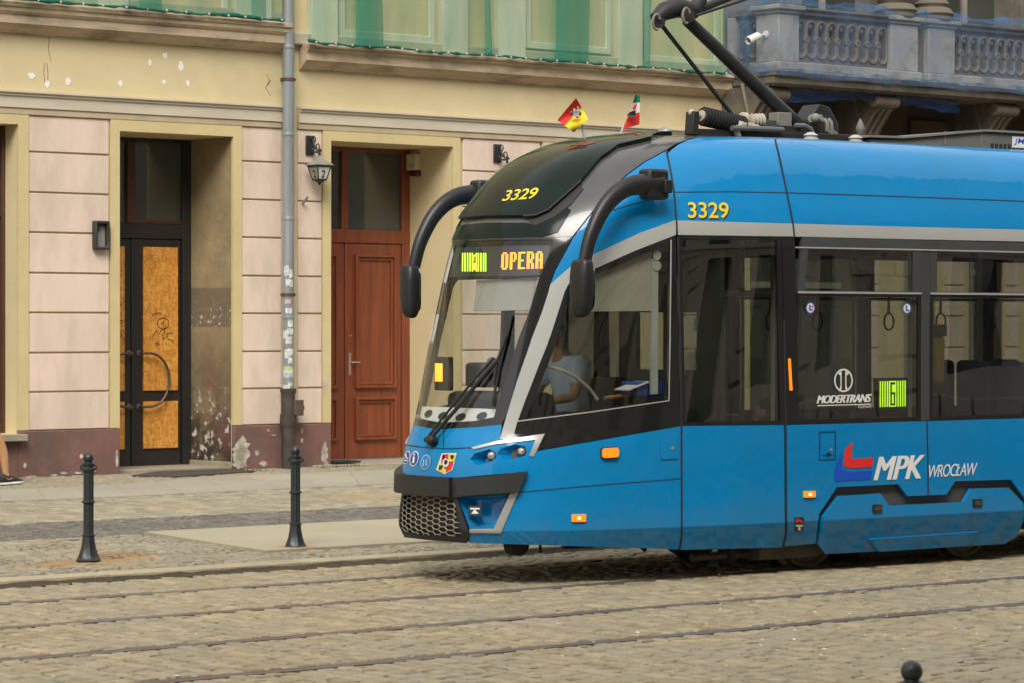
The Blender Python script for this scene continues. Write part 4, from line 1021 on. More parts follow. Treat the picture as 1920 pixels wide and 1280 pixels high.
# ---------------- litter on the street
rr = random.Random(9); mb = MB()
for _ in range(150):
    u, v = rr.uniform(0, 1920), rr.uniform(1060, 1278); p = onZ(u, v, .004); s = rr.uniform(.006, .02)
    if rr.random() < .5: p = onZ(rr.gauss(1500, 260), rr.uniform(1120, 1230), .004)
    a = rr.uniform(0, 3); mb.add([(p.x + s * math.cos(a + k * 2.1) * rr.uniform(.6, 1.2), p.y + s * math.sin(a + k * 2.1) * rr.uniform(.6, 1.2), .005 + rr.uniform(0, .008)) for k in range(3)], [(0, 1, 2)])
o = mb.build("litter", pm("pale litter", (.62, .60, .55), .8, island=.3), smooth=False, fix=False); o["kind"] = "stuff"

def rust_stain(m, spots):
    """old rust washed out of the bollard bases into the stone"""
    nt = m.node_tree; N = nt.nodes; b = N["Principled BSDF"]; src = b.inputs["Base Color"].links[0].from_socket
    g = N.new("ShaderNodeNewGeometry"); n = N.new("ShaderNodeTexNoise"); n.inputs["Scale"].default_value = 2.3; n.inputs["Detail"].default_value = 4; lk(nt, g.outputs["Position"], n.inputs[0])
    for c, rad in spots:
        d = N.new("ShaderNodeVectorMath"); d.operation = 'DISTANCE'; lk(nt, g.outputs["Position"], d.inputs[0]); d.inputs[1].default_value = c
        a = N.new("ShaderNodeMath"); a.operation = 'MULTIPLY_ADD'; a.inputs[1].default_value = rad * 1.6; a.inputs[2].default_value = -rad * .8; lk(nt, n.outputs[0], a.inputs[0])
        s_ = N.new("ShaderNodeMath"); s_.operation = 'SUBTRACT'; lk(nt, d.outputs["Value"], s_.inputs[0]); lk(nt, a.outputs[0], s_.inputs[1])
        mr = N.new("ShaderNodeMapRange"); mr.inputs[1].default_value = rad; mr.inputs[2].default_value = rad * .45; mr.inputs[4].default_value = .75; lk(nt, s_.outputs[0], mr.inputs[0])
        mx = N.new("ShaderNodeMix"); mx.data_type = 'RGBA'; lk(nt, mr.outputs[0], mx.inputs[0]); lk(nt, src, mx.inputs[6]); mx.inputs[7].default_value = (.34, .20, .085, 1); src = mx.outputs[2]
    lk(nt, src, b.inputs["Base Color"])
bl = [onPave(166, 1051), onPave(554, 1027)]
rust_stain(M_small, [(tuple(bl[0]), .42), (tuple(bl[0] + Vector((.55, .35, 0))), .34), (tuple(bl[0] + Vector((-.5, -.1, 0))), .28)])
rust_stain(M_slab, [(tuple(bl[1]), .24)])
# ================================================================ the tram
PSI = R(3.0)
def pchip(x, y):
    x = np.array(x, float); y = np.array(y, float)
    h = np.diff(x); d = np.diff(y) / h; m = np.zeros_like(y); m[0] = d[0]; m[-1] = d[-1]
    for i in range(1, len(x) - 1):
        if d[i - 1] * d[i] > 0:
            w1 = 2 * h[i] + h[i - 1]; w2 = h[i] + 2 * h[i - 1]; m[i] = (w1 + w2) / (w1 / d[i - 1] + w2 / d[i])
    def f(t):
        t = np.clip(np.asarray(t, float), x[0], x[-1]); i = np.clip(np.searchsorted(x, t, side='right') - 1, 0, len(h) - 1)
        u = (t - x[i]) / h[i]; u2 = u * u; u3 = u2 * u
        return (2 * u3 - 3 * u2 + 1) * y[i] + (u3 - 2 * u2 + u) * h[i] * m[i] + (-2 * u3 + 3 * u2) * y[i + 1] + (u3 - u2) * h[i] * m[i + 1]
    return f
# plan of the nose (distance back, half width) and its profile (parameter, height, width factor, setback)
PLAN = [(0, 0), (.006, .15), (.022, .28), (.06, .40), (.15, .535), (.28, .67), (.45, .80), (.72, .925), (1.1, 1.035), (1.6, 1.12), (2.2, 1.175), (3.0, 1.2), (4, 1.2), (16, 1.2)]
PROF = [(.10, .10, .865, .14), (.25, .25, .922, .075), (.392, .392, .979, .015), (.408, .408, .985, .01), (.65, .65, .985, .02), (.85, .85, .985, .03), (1.0, 1.0, .985, .06), (1.15, 1.15, .985, .13), (1.8, 1.8, .985, .29),
        (2.45, 2.45, .99, .47), (2.65, 2.65, .98, .55), (2.95, 2.955, .915, .79), (3.2, 3.205, .835, 1.13), (3.4, 3.345, .73, 1.54), (3.6, 3.41, .58, 2.05), (3.8, 3.43, .35, 2.6)]
NOSE = np.array((13.90, 17.6)); TT = 4.0
_p = np.array(PLAN, float); _a = np.concatenate([[0], np.cumsum(np.hypot(*np.diff(_p, axis=0).T))])
f_t, f_w = pchip(_a, _p[:, 0]), pchip(_a, _p[:, 1])
_q = np.array(PROF, float); f_z, f_i, f_f = pchip(_q[:, 0], _q[:, 1]), pchip(_q[:, 0], _q[:, 2]), pchip(_q[:, 0], _q[:, 3])
CP, SP = math.cos(PSI), math.sin(PSI)
def TW(t, w, z):
    return Vector((NOSE[0] + t * CP - w * SP, NOSE[1] - t * SP - w * CP, z))
def SURF(a, q):
    a = np.asarray(a, float); q = np.asarray(q, float)
    aa = np.abs(a); sg = np.where(a < 0, -1.0, 1.0)
    t0 = f_t(aa); tf = f_f(q); t = np.where(t0 < TT, tf + t0 * (TT - tf) / TT, t0)
    w = f_w(aa) * f_i(q) * sg
    return np.stack([NOSE[0] + t * CP - w * SP, NOSE[1] - t * SP - w * CP, f_z(q) + 0 * t], -1)
def NORM(a, q):
    e = .006; a = np.asarray(a, float); q = np.asarray(q, float)
    pa = SURF(a + e, q) - SURF(a - e, q); pq = SURF(a, np.minimum(q + e, 3.8)) - SURF(a, np.maximum(q - e, .1))
    n = np.cross(pa, pq); return n / np.maximum(np.linalg.norm(n, axis=-1, keepdims=True), 1e-9)
_A, _Q = np.meshgrid(np.concatenate([np.linspace(-.8, 5, 260), np.linspace(5.05, 15.5, 120)]), np.linspace(.1, 3.79, 260))
_UV = proj(SURF(_A, _Q)); _NN = NORM(_A, _Q); _PP = SURF(_A, _Q)
_face = ((_PP - np.array([0, 0, CAM_H])) * _NN).sum(-1) < 0
_fa, _fq, _fuv = _A[_face], _Q[_face], _UV[_face]
def INV(pts):
    """where sight lines meet the tram's skin: list of (u, v) -> array of (a, q)"""
    P = np.array(pts, float).reshape(-1, 2); out = np.zeros_like(P)
    for i, p in enumerate(P):
        k = np.argmin(((_fuv - p) ** 2).sum(-1)); a, q = _fa[k], _fq[k]
        for _ in range(6):
            e = 1e-3; f0 = proj(SURF(a, q)); fa = (proj(SURF(a + e, q)) - f0) / e; fq = (proj(SURF(a, q + e)) - f0) / e
            J = np.array([fa, fq]).T; dlt = p - f0
            if abs(np.linalg.det(J)) < 400: break
            st = np.linalg.solve(J, dlt); st = np.clip(st, -.06, .06); a += st[0]; q = min(max(q + st[1], .1), 3.79)
        out[i] = (a, q)
    return out
_cq = np.linspace(.1, 3.8, 1500); _cv = proj(SURF(0 * _cq, _cq))[:, 1]
def CQ(v): return float(_cq[np.argmin(abs(_cv - v))])
def res(pts, dens=14):
    """outline in mixed form -> list of (a, q); tuples are sight lines, ('c', v) centreline, ('a', a, q) surface coordinates"""
    out = []; n = len(pts)
    for i, p in enumerate(pts):
        nx = pts[(i + 1) % n]
        if isinstance(p[0], str):
            out.append((0.0, CQ(p[1])) if p[0] == 'c' else (p[1], p[2])); continue
        if isinstance(nx[0], str): out.append(tuple(INV([p])[0])); continue
        L = math.hypot(nx[0] - p[0], nx[1] - p[1]); k = max(1, int(L / dens))
        seg = [(p[0] + (nx[0] - p[0]) * j / k, p[1] + (nx[1] - p[1]) * j / k) for j in range(k)]
        out += [tuple(x) for x in INV(seg)]
    return out
def sym(pts):
    h = res(pts + [('c', -999)])[:-1] if False else res(pts)
    h = [(max(0.0, a), q) for a, q in h]
    return h + [(-a, q) for a, q in reversed(h) if a > 1e-6]
ALINES = np.concatenate([np.arange(-4.6, 4.61, .1), np.arange(5, 16, 1.0), -np.arange(5, 16, 1.0)])
QLINES = np.concatenate([np.array([.15, .2, .25, .3, .35, .386, .392, .4, .408, .414, .45]), np.arange(.6, 2.6, .13), np.arange(2.62, 3.8, .055)])
def patch(name, loops, mat, par, off=0.0, th=0.03, mirror=False):
    """a panel lying on the tram's skin. loops: list of polygons or (polygon, holes) in (a, q)"""
    bm = bmesh.new()
    for lp in loops:
        poly, holes = lp if isinstance(lp, tuple) and isinstance(lp[0], list) else (lp, [])
        for mz in ((1, -1) if mirror == 'same' else (1,)):
            lps = [[(p[0] * mz, p[1]) for p in L] for L in [poly] + holes]
            tris = tessellate_polygon([[Vector((a, q, 0)) for a, q in L] for L in lps])
            flat = [p for L in lps for p in L]; bv = [bm.verts.new((a, q, 0)) for a, q in flat]
            for t in tris:
                A, B, C_ = (flat[i] for i in t); ar = (B[0] - A[0]) * (C_[1] - A[1]) - (C_[0] - A[0]) * (B[1] - A[1])
                if abs(ar) < 1e-9: continue
                try: bm.faces.new([bv[i] for i in (t if ar > 0 else t[::-1])])
                except ValueError: pass
    if not bm.verts: return None
    xs = [v.co.x for v in bm.verts]; ys = [v.co.y for v in bm.verts]
    for ax, lines, lo, hi in ((0, ALINES, min(xs), max(xs)), (1, QLINES, min(ys), max(ys))):
        for c in lines:
            if lo < c < hi:
                co = (c, 0, 0) if ax == 0 else (0, c, 0); no = (1, 0, 0) if ax == 0 else (0, 1, 0)
                bmesh.ops.bisect_plane(bm, geom=bm.verts[:] + bm.edges[:] + bm.faces[:], plane_co=co, plane_no=no, dist=1e-5)
    bmesh.ops.remove_doubles(bm, verts=bm.verts[:], dist=1e-5)
    bm.verts.ensure_lookup_table(); bm.verts.index_update()
    AQ = np.array([(v.co.x, v.co.y) for v in bm.verts]); N = NORM(AQ[:, 0], AQ[:, 1]); P = SURF(AQ[:, 0], AQ[:, 1]) + N * off; Q = P - N * th
    F = [tuple(v.index for v in f.verts) for f in bm.faces]
    B = []
    if th > 0:
        for e in bm.edges:
            if len(e.link_faces) == 1:
                f = e.link_faces[0]; vs = [v.index for v in f.verts]; i0, i1 = e.verts[0].index, e.verts[1].index
                k = vs.index(i0)
                B.append((i0, i1) if vs[(k + 1) % len(vs)] == i1 else (i1, i0))
    bm.free()
    def mk(sg):
        Pm, Qm, Nm, fl, bl = P, Q, N, F, B
        if sg < 0:
            def mir(X): 
                d = X - np.array([NOSE[0], NOSE[1], 0]); wv = d[:, 0] * (-SP) + d[:, 1] * (-CP)
                return X - 2 * wv[:, None] * np.array([-SP, -CP, 0])
            def mirn(X): wv = X[:, 0] * (-SP) + X[:, 1] * (-CP); return X - 2 * wv[:, None] * np.array([-SP, -CP, 0])
            Pm, Qm, Nm = mir(P), mir(Q), mirn(N); fl = [f[::-1] for f in F]; bl = [(b, a) for a, b in B]
        L0 = base_of(par); n = len(Pm)
        vs = [tuple(p - np.array(L0)) for p in Pm] + ([tuple(p - np.array(L0)) for p in Qm] if th > 0 else [])
        fs = list(fl) + [(b, a, n + a, n + b) for a, b in bl]
        me = bpy.data.meshes.new(name); me.from_pydata(vs, [], fs); me.materials.append(mat); me.update()
        me.polygons.foreach_set("use_smooth", [True] * len(me.polygons))
        ln = []
        for i, pl in enumerate(me.polygons):
            for v in pl.vertices: ln.append(tuple(Nm[v]) if i < len(fl) else tuple(pl.normal))
        me.normals_split_custom_set(ln)
        o = bpy.data.objects.new(name, me); COL.objects.link(o); o.parent = par; return o
    o = mk(1)
    if mirror is True: mk(-1)
    return o
def ribbon_poly(pts, wd):
    """thin strip of given width (photo pixels) along a line of sight points"""
    L = []; Rr = []
    for i, p in enumerate(pts):
        a = pts[max(i - 1, 0)]; b = pts[min(i + 1, len(pts) - 1)]; d = math.hypot(b[0] - a[0], b[1] - a[1]) or 1
        nx, ny = -(b[1] - a[1]) / d * wd / 2, (b[0] - a[0]) / d * wd / 2
        L.append((p[0] + nx, p[1] + ny)); Rr.append((p[0] - nx, p[1] - ny))
    return L + Rr[::-1]
def px(pts): return res(pts)
def decal(name, vs, fs, BL, BR, TL, mat, par, off=.004):
    BL, BR, TL = (np.array(p, float) for p in (BL, BR, TL)); vs = np.array(vs, float)
    uv = BL + vs[:, :1] * (BR - BL) + vs[:, 1:2] * (TL - BL)
    aq = INV(uv); N = NORM(aq[:, 0], aq[:, 1]); P = SURF(aq[:, 0], aq[:, 1]) + N * off
    mb = MB(); mb.add([tuple(p) for p in P], fs)
    o = mb.build(name, mat, par, fix=False, smooth=False)
    return o
def on_skin(pts, off=0.0):
    aq = INV(pts); return [Vector(p) for p in SURF(aq[:, 0], aq[:, 1]) + NORM(aq[:, 0], aq[:, 1]) * off]
def onW(u, v, w_):
    r = ray(u, v); nrm = np.array([-SP, -CP, 0]); o = np.array([0, 0, CAM_H]); n0 = np.array([NOSE[0], NOSE[1], 0])
    s = (w_ - (o - n0) @ nrm) / (r @ nrm); return Vector(o + r * s)
def polys2d(lst):
    vs = []; fs = []
    for poly in lst:
        t = tessellate_polygon([[Vector((x, y, 0)) for x, y in poly]]); o = len(vs); vs += poly; fs += [tuple(o + i for i in f) for f in t]
    return vs, fs
def ring2d(cx, cy, r0, r1, n=28, ay=1.0):
    vs = [(cx + r * math.cos(2 * math.pi * i / n), cy + ay * r * math.sin(2 * math.pi * i / n)) for r in (r0, r1) for i in range(n)]
    return vs, [(i, (i + 1) % n, n + (i + 1) % n, n + i) for i in range(n)]
def disc2d(cx, cy, r, n=24, ay=1.0):
    return [(cx + r * math.cos(2 * math.pi * i / n), cy + ay * r * math.sin(2 * math.pi * i / n)) for i in range(n)], [tuple(range(n))]

# materials
M_blue = pm("blue tram paint", (0.0, 0.21, 0.495), 0.35, var=0.03, scale=1.5, coat=0.6, spec=0.12, bump=0.4, bscale=1.6, tint=(0.01, 0.185, 0.40), tscale=1.1, tamt=0.35)
def skirt_dust(m):
    """road dust settled on the lower edge of the body"""
    nt = m.node_tree; N = nt.nodes; b = N["Principled BSDF"]; src = b.inputs["Base Color"].links[0].from_socket
    tc = N.new("ShaderNodeTexCoord"); sp = N.new("ShaderNodeSeparateXYZ"); lk(nt, tc.outputs["Object"], sp.inputs[0])
    n = N.new("ShaderNodeTexNoise"); n.inputs["Scale"].default_value = 2.5; n.inputs["Detail"].default_value = 8; mp = N.new("ShaderNodeMapping"); mp.inputs["Scale"].default_value = (2.5, 2.5, .6)
    lk(nt, tc.outputs["Object"], mp.inputs[0]); lk(nt, mp.outputs[0], n.inputs[0])
    a = N.new("ShaderNodeMapRange"); a.inputs[1].default_value = .62; a.inputs[2].default_value = .16; lk(nt, sp.outputs[2], a.inputs[0])
    c = N.new("ShaderNodeMapRange"); c.inputs[1].default_value = .35; c.inputs[2].default_value = .7; c.inputs[4].default_value = .5; lk(nt, n.outputs[0], c.inputs[0])
    f = N.new("ShaderNodeMath"); f.operation = 'MULTIPLY'; lk(nt, a.outputs[0], f.inputs[0]); lk(nt, c.outputs[0], f.inputs[1])
    mx = N.new("ShaderNodeMix"); mx.data_type = 'RGBA'; lk(nt, f.outputs[0], mx.inputs[0]); lk(nt, src, mx.inputs[6]); mx.inputs[7].default_value = (.10, .115, .11, 1); lk(nt, mx.outputs[2], b.inputs["Base Color"])
skirt_dust(M_blue)
M_sil = pm("silver grey tram paint", (0.365, 0.37, 0.355), 0.38, var=0.03, scale=2, coat=0.35)
M_blk = pm("black glazed surround", (0.012, 0.013, 0.013), 0.10, var=0.0, coat=0.3)
M_gry = pm("dark grey window frame", (0.055, 0.058, 0.058), 0.35, var=0.1, scale=4)
M_fair = pm("dark green black fairing", (0.010, 0.017, 0.014), 0.12, var=0.2, scale=3, coat=0.0, spec=0.14)
M_arch = pm("graphite roof arch", (0.07, 0.072, 0.073), 0.22, var=0.08, scale=3, coat=0.4)
M_bump = pm("black rubber bumper", (0.017, 0.018, 0.018), 0.48, var=0.15, scale=8)
M_chr = pm("bright trim", (0.50, 0.50, 0.485), 0.28, metal=0.55, var=0.08, scale=5)
M_rub = pm("seal rubber", (0.02, 0.02, 0.02), 0.7)
M_lin = pm("light window line", (0.33, 0.33, 0.32), 0.4)
M_glf = glass_mat("windscreen glass", (0.97, 0.985, 0.98), 1.2)
M_gls = glass_mat("tinted side glass", (0.48, 0.51, 0.475), 3.0, bumpy=0.06)
M_glc = glass_mat("cab side glass", (0.74, 0.77, 0.74), 2.0, bumpy=0.06)
M_int = pm("grey cab lining", (0.16, 0.165, 0.16), 0.7, var=0.08)
M_intd = pm("dark interior lining", (0.07, 0.072, 0.07), 0.7, var=0.1)
M_dash = pm("black dashboard", (0.018, 0.019, 0.02), 0.55, var=0.15)
M_yell = pm("yellow numerals", (0.75, 0.56, 0.02), 0.5)
M_wht = pm("white lettering", (0.75, 0.75, 0.73), 0.5)
M_org = pm("orange lens", (0.95, 0.24, 0.01), 0.2, coat=.5, emit=0.55)
M_lamp = pm("lit orange bulb", (1.0, 0.72, 0.35), 0.3, emit=2.5)
M_ledo = pm("orange led", (1.0, 0.30, 0.02), 0.4, emit=2.0)
M_ledg = pm("yellow green led", (0.55, 0.95, 0.03), 0.4, emit=1.5)
M_undr = pm("sooty underframe", (0.022, 0.019, 0.016), 0.85, var=0.3, scale=5)
M_whl = pm("rusty wheel steel", (0.17, 0.13, 0.09), 0.6, metal=0.3, var=0.25, scale=8)

tram = thing("tram", "blue low floor tram numbered 3329 with black glazed front and raised pantograph", "tram", (NOSE[0], NOSE[1], 0))

# --- blue and silver side panels
cab_up = px([(1250, 283), (1209, 305), (1175, 330), (1142, 363), (1104, 408), (1075, 446), (1062, 471), (1042, 507), (1032, 534), (1067, 503), (1104, 482), (1198, 438), (1267, 413), (1266, 400), (1262, 360)])
patch("cab_upper_panel", [cab_up], M_blue, tram, mirror=True)
sil_cab = px([(1267, 413), (1198, 438), (1104, 482), (1067, 503), (1032, 534), (1028, 550), (1017, 584), (995, 641), (970, 712), (951, 775), (937, 823), (961, 822), (970, 790), (986, 747), (1014, 675), (1032, 631), (1051, 572), (1059, 547), (1070, 526), (1085, 515), (1114, 505), (1190, 471), (1267, 441)])
patch("silver_pillar_band", [sil_cab], M_sil, tram, off=.004, mirror=True)
aj1 = INV([(1251, 281)])[0]; aj2 = INV([(1453, 262)])[0]
door_up = px([(1253, 287), ('a', aj1[0] + .02, 3.50), ('a', aj2[0] - .01, 3.56), (1452, 262), (1458, 289), (1474, 362), (1485, 420), (1378, 417), (1270, 414), (1265, 361)])
patch("door_bay_upper_panel", [door_up], M_blue, tram, mirror=True)
side_up = px([('a', aj2[0] + .008, 3.56), ('a', 15.0, 3.56), ('a', 15.0, 2.755), (1920, 431.5), (1700, 426), (1488.5, 420), (1476, 362), (1461, 289), (1455, 262)])
patch("roof_side_panel", [side_up], M_blue, tram, mirror=True)
qs0, qs1 = INV([(1900, 431)])[0][1], INV([(1900, 453)])[0][1]
patch("silver_band", [px([(1270, 414), (1378, 417), (1485, 420), (1488, 444), (1378, 442.5), (1270, 441)])], M_sil, tram, off=.002, mirror=True)
patch("silver_band", [px([(1488.5, 420), (1700, 426), (1920, 431.5), ('a', 15.0, qs0), ('a', 15.0, qs1), (1920, 453.5), (1700, 449), (1490.5, 444)])], M_sil, tram, off=.002, mirror=True)
cab_low = px([(1006, 845), (1276, 798), (1276.5, 1004), (1273, 1029), (1080, 1023), (879, 1016.5), (881, 998), (939, 999), (973, 921), (988, 884)])
patch("cab_lower_panel", [cab_low], M_blue, tram, mirror=True)
patch("door_lower_panel", [px([(1279, 797.5), (1470, 796), (1471.5, 1000), (1466, 1025), (1275, 1030), (1279, 1004)])], M_blue, tram, mirror=True)
aR = 15.0
low = px([(1474, 796), (1740, 788.5), (1920, 783), ('a', aR, 1.175), ('a', aR, .2), ('a', INV([(2060, 1000)])[0][0], .2), ('a', INV([(2060, 1000)])[0][0], .45), (1935, 960), (1920, 931), (1896, 898), (1791, 901), (1775, 926), (1702, 929), (1684.5, 906.6), (1569, 912), (1536, 962), (1529, 1018), (1471, 1023), (1475, 1000)])
patch("side_lower_panel", [low], M_blue, tram, mirror=True)
bog = px([(1546.6, 1037), (1534, 1020), (1543, 969), (1574.6, 929), (1650, 924), (1667, 947), (1807, 940), (1822, 915), (1890, 913), (1918, 941.5), (1919, 973), (1906, 1004), (1883.5, 1018), (1641, 1032)])
bg_ = patch("bogie_cover", [bog], M_blue, tram, off=.006, th=.04, mirror=True)
patch("bevel_flap", [px([(1626, 1008), (1832, 994), (1812, 1020), (1645, 1031)])], M_blue, bg_, off=.022, th=.02)
for u, v in ((1643.5, 952.5), (1831.5, 942)):
    patch("latch_frame", [px([(u - 9, v - 7.5), (u + 8, v - 8), (u + 8, v + 6.5), (u - 9, v + 7.5)])], M_bump, bg_, off=.018, th=.014)
    patch("latch_pocket", [px([(u - 6, v - 4), (u + 6, v - 4.5), (u + 6, v + 3), (u - 6, v + 4)])], M_gry, bg_, off=.020, th=.004)
# seams
def seam(pts, wd=1.6, par=tram, mat=M_rub, off=.003): patch("seam", [px(ribbon_poly(pts, wd))], mat, par, off=off, th=.004)
seam([(1265, 361), (1370, 360), (1476, 362), (1700, 369.5), (1920, 378)], 1.5)
seam([(971, 922), (1090, 911), (1276, 896)], 1.3)
seam([(1738, 789), (1739.5, 860), (1740, 927)], 2.2)
seam([(1240, 369), (1180, 385), (1110, 408)], 1.2)

# --- the door bay beside the cab and the saloon windows
patch("door_bay_frame", [(px([(1271, 441.5), (1465, 445), (1472, 795.5), (1278, 797)]), [px([(1279, 449), (1457, 452), (1463, 788), (1285, 790)])])], M_blk, tram, off=.0, th=.04, mirror=True)
patch("door_window", [px([(1278, 448), (1458, 451), (1464, 789), (1284, 791)])], M_gls, tram, off=-.012, th=0, mirror=True)
patch("window_pillar", [px([(1466, 445), (1490, 445.5), (1499, 795), (1474, 796)])], M_blk, tram, off=.0, th=.05, mirror=True)
st_ = patch("marker_light", [px([(1477.5, 671), (1481.5, 671), (1485, 731), (1480.5, 731)])], M_org, tram, off=.008, th=.008)
W0 = INV([(1492, 600)])[0][0]; W1 = INV([(1727, 600)])[0][0]; W2 = INV([(1744, 600)])[0][0]
PIT = W2 - W0
qv = lambda u, v: INV([(u, v)])[0][1]
qt0, qt1, qm, qb = qv(1600, 447.5), qv(1600, 469), qv(1600, 550), qv(1600, 790.5)
patch("window_header", [[(W0, qt0), (W0, qt1), (aR, qt1), (aR, qt0)][::-1]], M_gry, tram, mirror=True)
patch("window_sill_band", [[(W0, 1.16), (aR, 1.16), (aR, qb), (W0, qb)]], M_blk, tram, mirror=True)
hl = px(ribbon_poly([(1491, 464.5), (1700, 468.5), (1920, 473.5)], 2.6)); patch("header_line", [hl], M_lin, tram, off=.006, th=.006)
for k in range(4):
    a0 = W0 + k * PIT; a1 = W1 + k * PIT
    if k == 2: a1 = a0 + PIT - .08
    fr = [(a0, qm), (a1 + .0, qm), (a1, qt1), (a0, qt1)]; ho = [(a0 + .075, qm + .015), (a1 - .095, qm + .015), (a1 - .095, qt1 - .005), (a0 + .075, qt1 - .005)]
    f_ = patch("vent_window", [(fr, [ho])], M_gry, tram, mirror=True)
    patch("pane", [[(a0 + .07, qm + .01), (a1 - .09, qm + .01), (a1 - .09, qt1), (a0 + .07, qt1)]], M_gls, f_, off=-.01, th=0, mirror=True)
    patch("pane_line", [[(a0, qm - .006), (a1, qm - .006), (a1, qm + .010), (a0, qm + .010)]], M_lin, f_, off=.006, th=.006)
    fr = [(a0, qb), (a1, qb), (a1, qm - .002), (a0, qm - .002)]; ho = [(a0 + .03, qb + .03), (a1 - .03, qb + .03), (a1 - .03, qm - .03), (a0 + .03, qm - .03)]
    f_ = patch("saloon_window", [(fr, [ho])], M_blk, tram, mirror=True)
    patch("pane", [[(a0 + .02, qb + .02), (a1 - .02, qb + .02), (a1 - .02, qm - .02), (a0 + .02, qm - .02)]], M_gls, f_, off=-.01, th=0, mirror=True)
    patch("window_pillar", [[(a1 + .002, qb), (a0 + PIT - .002, qb), (a0 + PIT - .002, qt1), (a1 + .002, qt1)]], M_gry, tram, off=-.003, mirror=True)
patch("blank_body_panel", [[(W0 + 4 * PIT, 1.16), (aR, 1.16), (aR, qt1), (W0 + 4 * PIT, qt1)]], M_blk, tram, off=-.006, mirror=True)

# --- cab side window
win = px([(1256, 453), (1195, 479), (1120, 511), (1092, 523), (1079, 535), (1067, 570), (1046, 634), (1026, 685), (1003, 745), (987, 782), (1120, 765), (1253, 748)])
outer = px([(1267, 442), (1190, 472), (1114, 506), (1086, 516), (1070, 527), (1059, 547), (1051, 572), (1032, 631), (1014, 675), (986, 747), (970, 790), (961, 822), (1018, 812), (1007, 844), (1276, 797), (1272, 620)])
cf = patch("cab_side_glazing", [(outer, [win])], M_blk, tram, mirror=True)
patch("cab_window", [px([(1258, 450), (1195, 476), (1120, 508), (1090, 521), (1076, 533), (1063, 570), (1042, 634), (1022, 685), (999, 745), (981, 785), (1120, 767), (1255, 750)])], M_glc, tram, off=-.008, th=0, mirror=True)
patch("window_line", [px(ribbon_poly([(968, 789), (1110, 771), (1254, 750), (1256, 640), (1258, 450)], 2.2))], M_lin, cf, off=.004, th=.005)

# --- windscreen, its black border and the front panels
glass = sym([('c', 452), (1038, 450), (1024, 492), (1010, 526), (1001, 556), (991, 588), (970, 641), (947, 712), (930, 766), (926, 781), (885, 789), ('c', 791)])
border_out = sym([('c', 449), (1020, 446), (1073, 445), (1061, 471), (1041, 507), (1031, 535), (1027, 551), (1016, 584), (994, 641), (969, 712), (950, 775), (940, 795), (895, 799), ('c', 803)])
ws = patch("windscreen_border", [(border_out, [glass])], M_blk, tram, off=.0, th=.03)
patch("windscreen", [sym([('c', 450), (1042, 448), (1028, 492), (1014, 526), (1005, 556), (995, 588), (974, 641), (951, 712), (934, 767), (929, 783), (885, 792), ('c', 795)])], M_glf, tram, off=-.006, th=0)
patch('pillar_lining', [px([(1026, 490), (1012, 526), (1003, 556), (993, 588), (972, 641), (949, 712), (932, 766), (960, 800), (986, 747), (1014, 675), (1032, 631), (1051, 572), (1059, 547), (1066, 520)])], pm('pale pillar lining', (.36, .37, .33), .6, var=.05), tram, off=-.045, th=0, mirror=True)
pk1 = [(881, 860), (890, 849), (918, 841), (926, 846), (924, 863), (894, 872)]
pk2 = [(931, 851), (939, 840), (966, 832), (985, 836), (984, 853), (945, 863)]
front = [(max(0, a), q) for a, q in res([('c', 803.5), (895, 799.5), (941, 795), (937, 823), (961, 822.5), (1018, 812.5), (1006, 845), (988, 883), (905, 890), (862, 894), ('c', 893)])]
fp = patch("front_panel", [(front, [px(pk1), px(pk2)])], M_blue, tram, off=.0, th=.03, mirror='same')
def pocket(name, rim, depth, sc, shift, mat, par, far=True):
    aq = np.array(px(rim)); N = NORM(aq[:, 0], aq[:, 1]); P = SURF(aq[:, 0], aq[:, 1]); c = P.mean(0); nm = N.mean(0); nm /= np.linalg.norm(nm)
    sh = np.array(TW(*shift)) - np.array(TW(0, 0, 0))
    Q = c + (P - c) * sc - nm * depth + sh
    for sg in ((1, -1) if far else (1,)):
        vs = []
        for X_ in (P, Q):
            for p in X_:
                if sg < 0:
                    d = p - np.array([NOSE[0], NOSE[1], 0]); wv = d @ np.array([-SP, -CP, 0]); p = p - 2 * wv * np.array([-SP, -CP, 0])
                vs.append(tuple(p))
        n = len(P); fs = [(i, (i + 1) % n, n + (i + 1) % n, n + i) for i in range(n)] + [tuple(range(n, 2 * n))]
        mb = MB(); mb.add(vs, fs); o = mb.build(name, mat, par, smooth=False)
        if sg == 1: first = o
    return first, Q.mean(0), nm
M_lens = pm("headlamp lens", (.40, .42, .41), .12, metal=.3, var=.5, scale=60, coat=.6)
for rim, sh, lr in ((pk1, (.03, .03, -.005), .030), (pk2, (.03, .05, 0), .028)):
    o, c, nm = pocket("headlight", rim, .085, .55, sh, M_blue, tram)
    for sg in (1, -1):
        cc = Vector(c) + Vector(nm) * .02
        d = cc - Vector((NOSE[0], NOSE[1], 0)); wv = d.dot(Vector((-SP, -CP, 0)))
        ax = Vector((-CP, SP, 0)) * .8 + Vector((-SP, -CP, 0)) * .6 * sg
        if sg < 0: cc = cc - Vector((-SP, -CP, 0)) * 2 * wv
        if sg > 0: cc = on_skin([(921.5, 853) if rim is pk1 else (978, 845)], -.012)[0]
        mb = MB(); mb.lathe([(lr + .008, -.03), (lr + .008, .012), (lr, .014)], cc, 20, ax); mb.build("lamp_ring", M_bump, o if sg > 0 else tram)
        mb = MB(); mb.lathe([(lr, .0), (lr, .016), (lr * .8, .026), (lr * .45, .032)], cc, 20, ax); mb.build("lens", M_lens, o if sg > 0 else tram)
patch("headlight_trim", [px([(884, 838), (932.5, 826), (1021.5, 812), (1001, 855), (992, 854), (1004, 824), (932, 831.5), (889, 841.5)])], M_chr, tram, off=.008, th=.012, mirror=True)
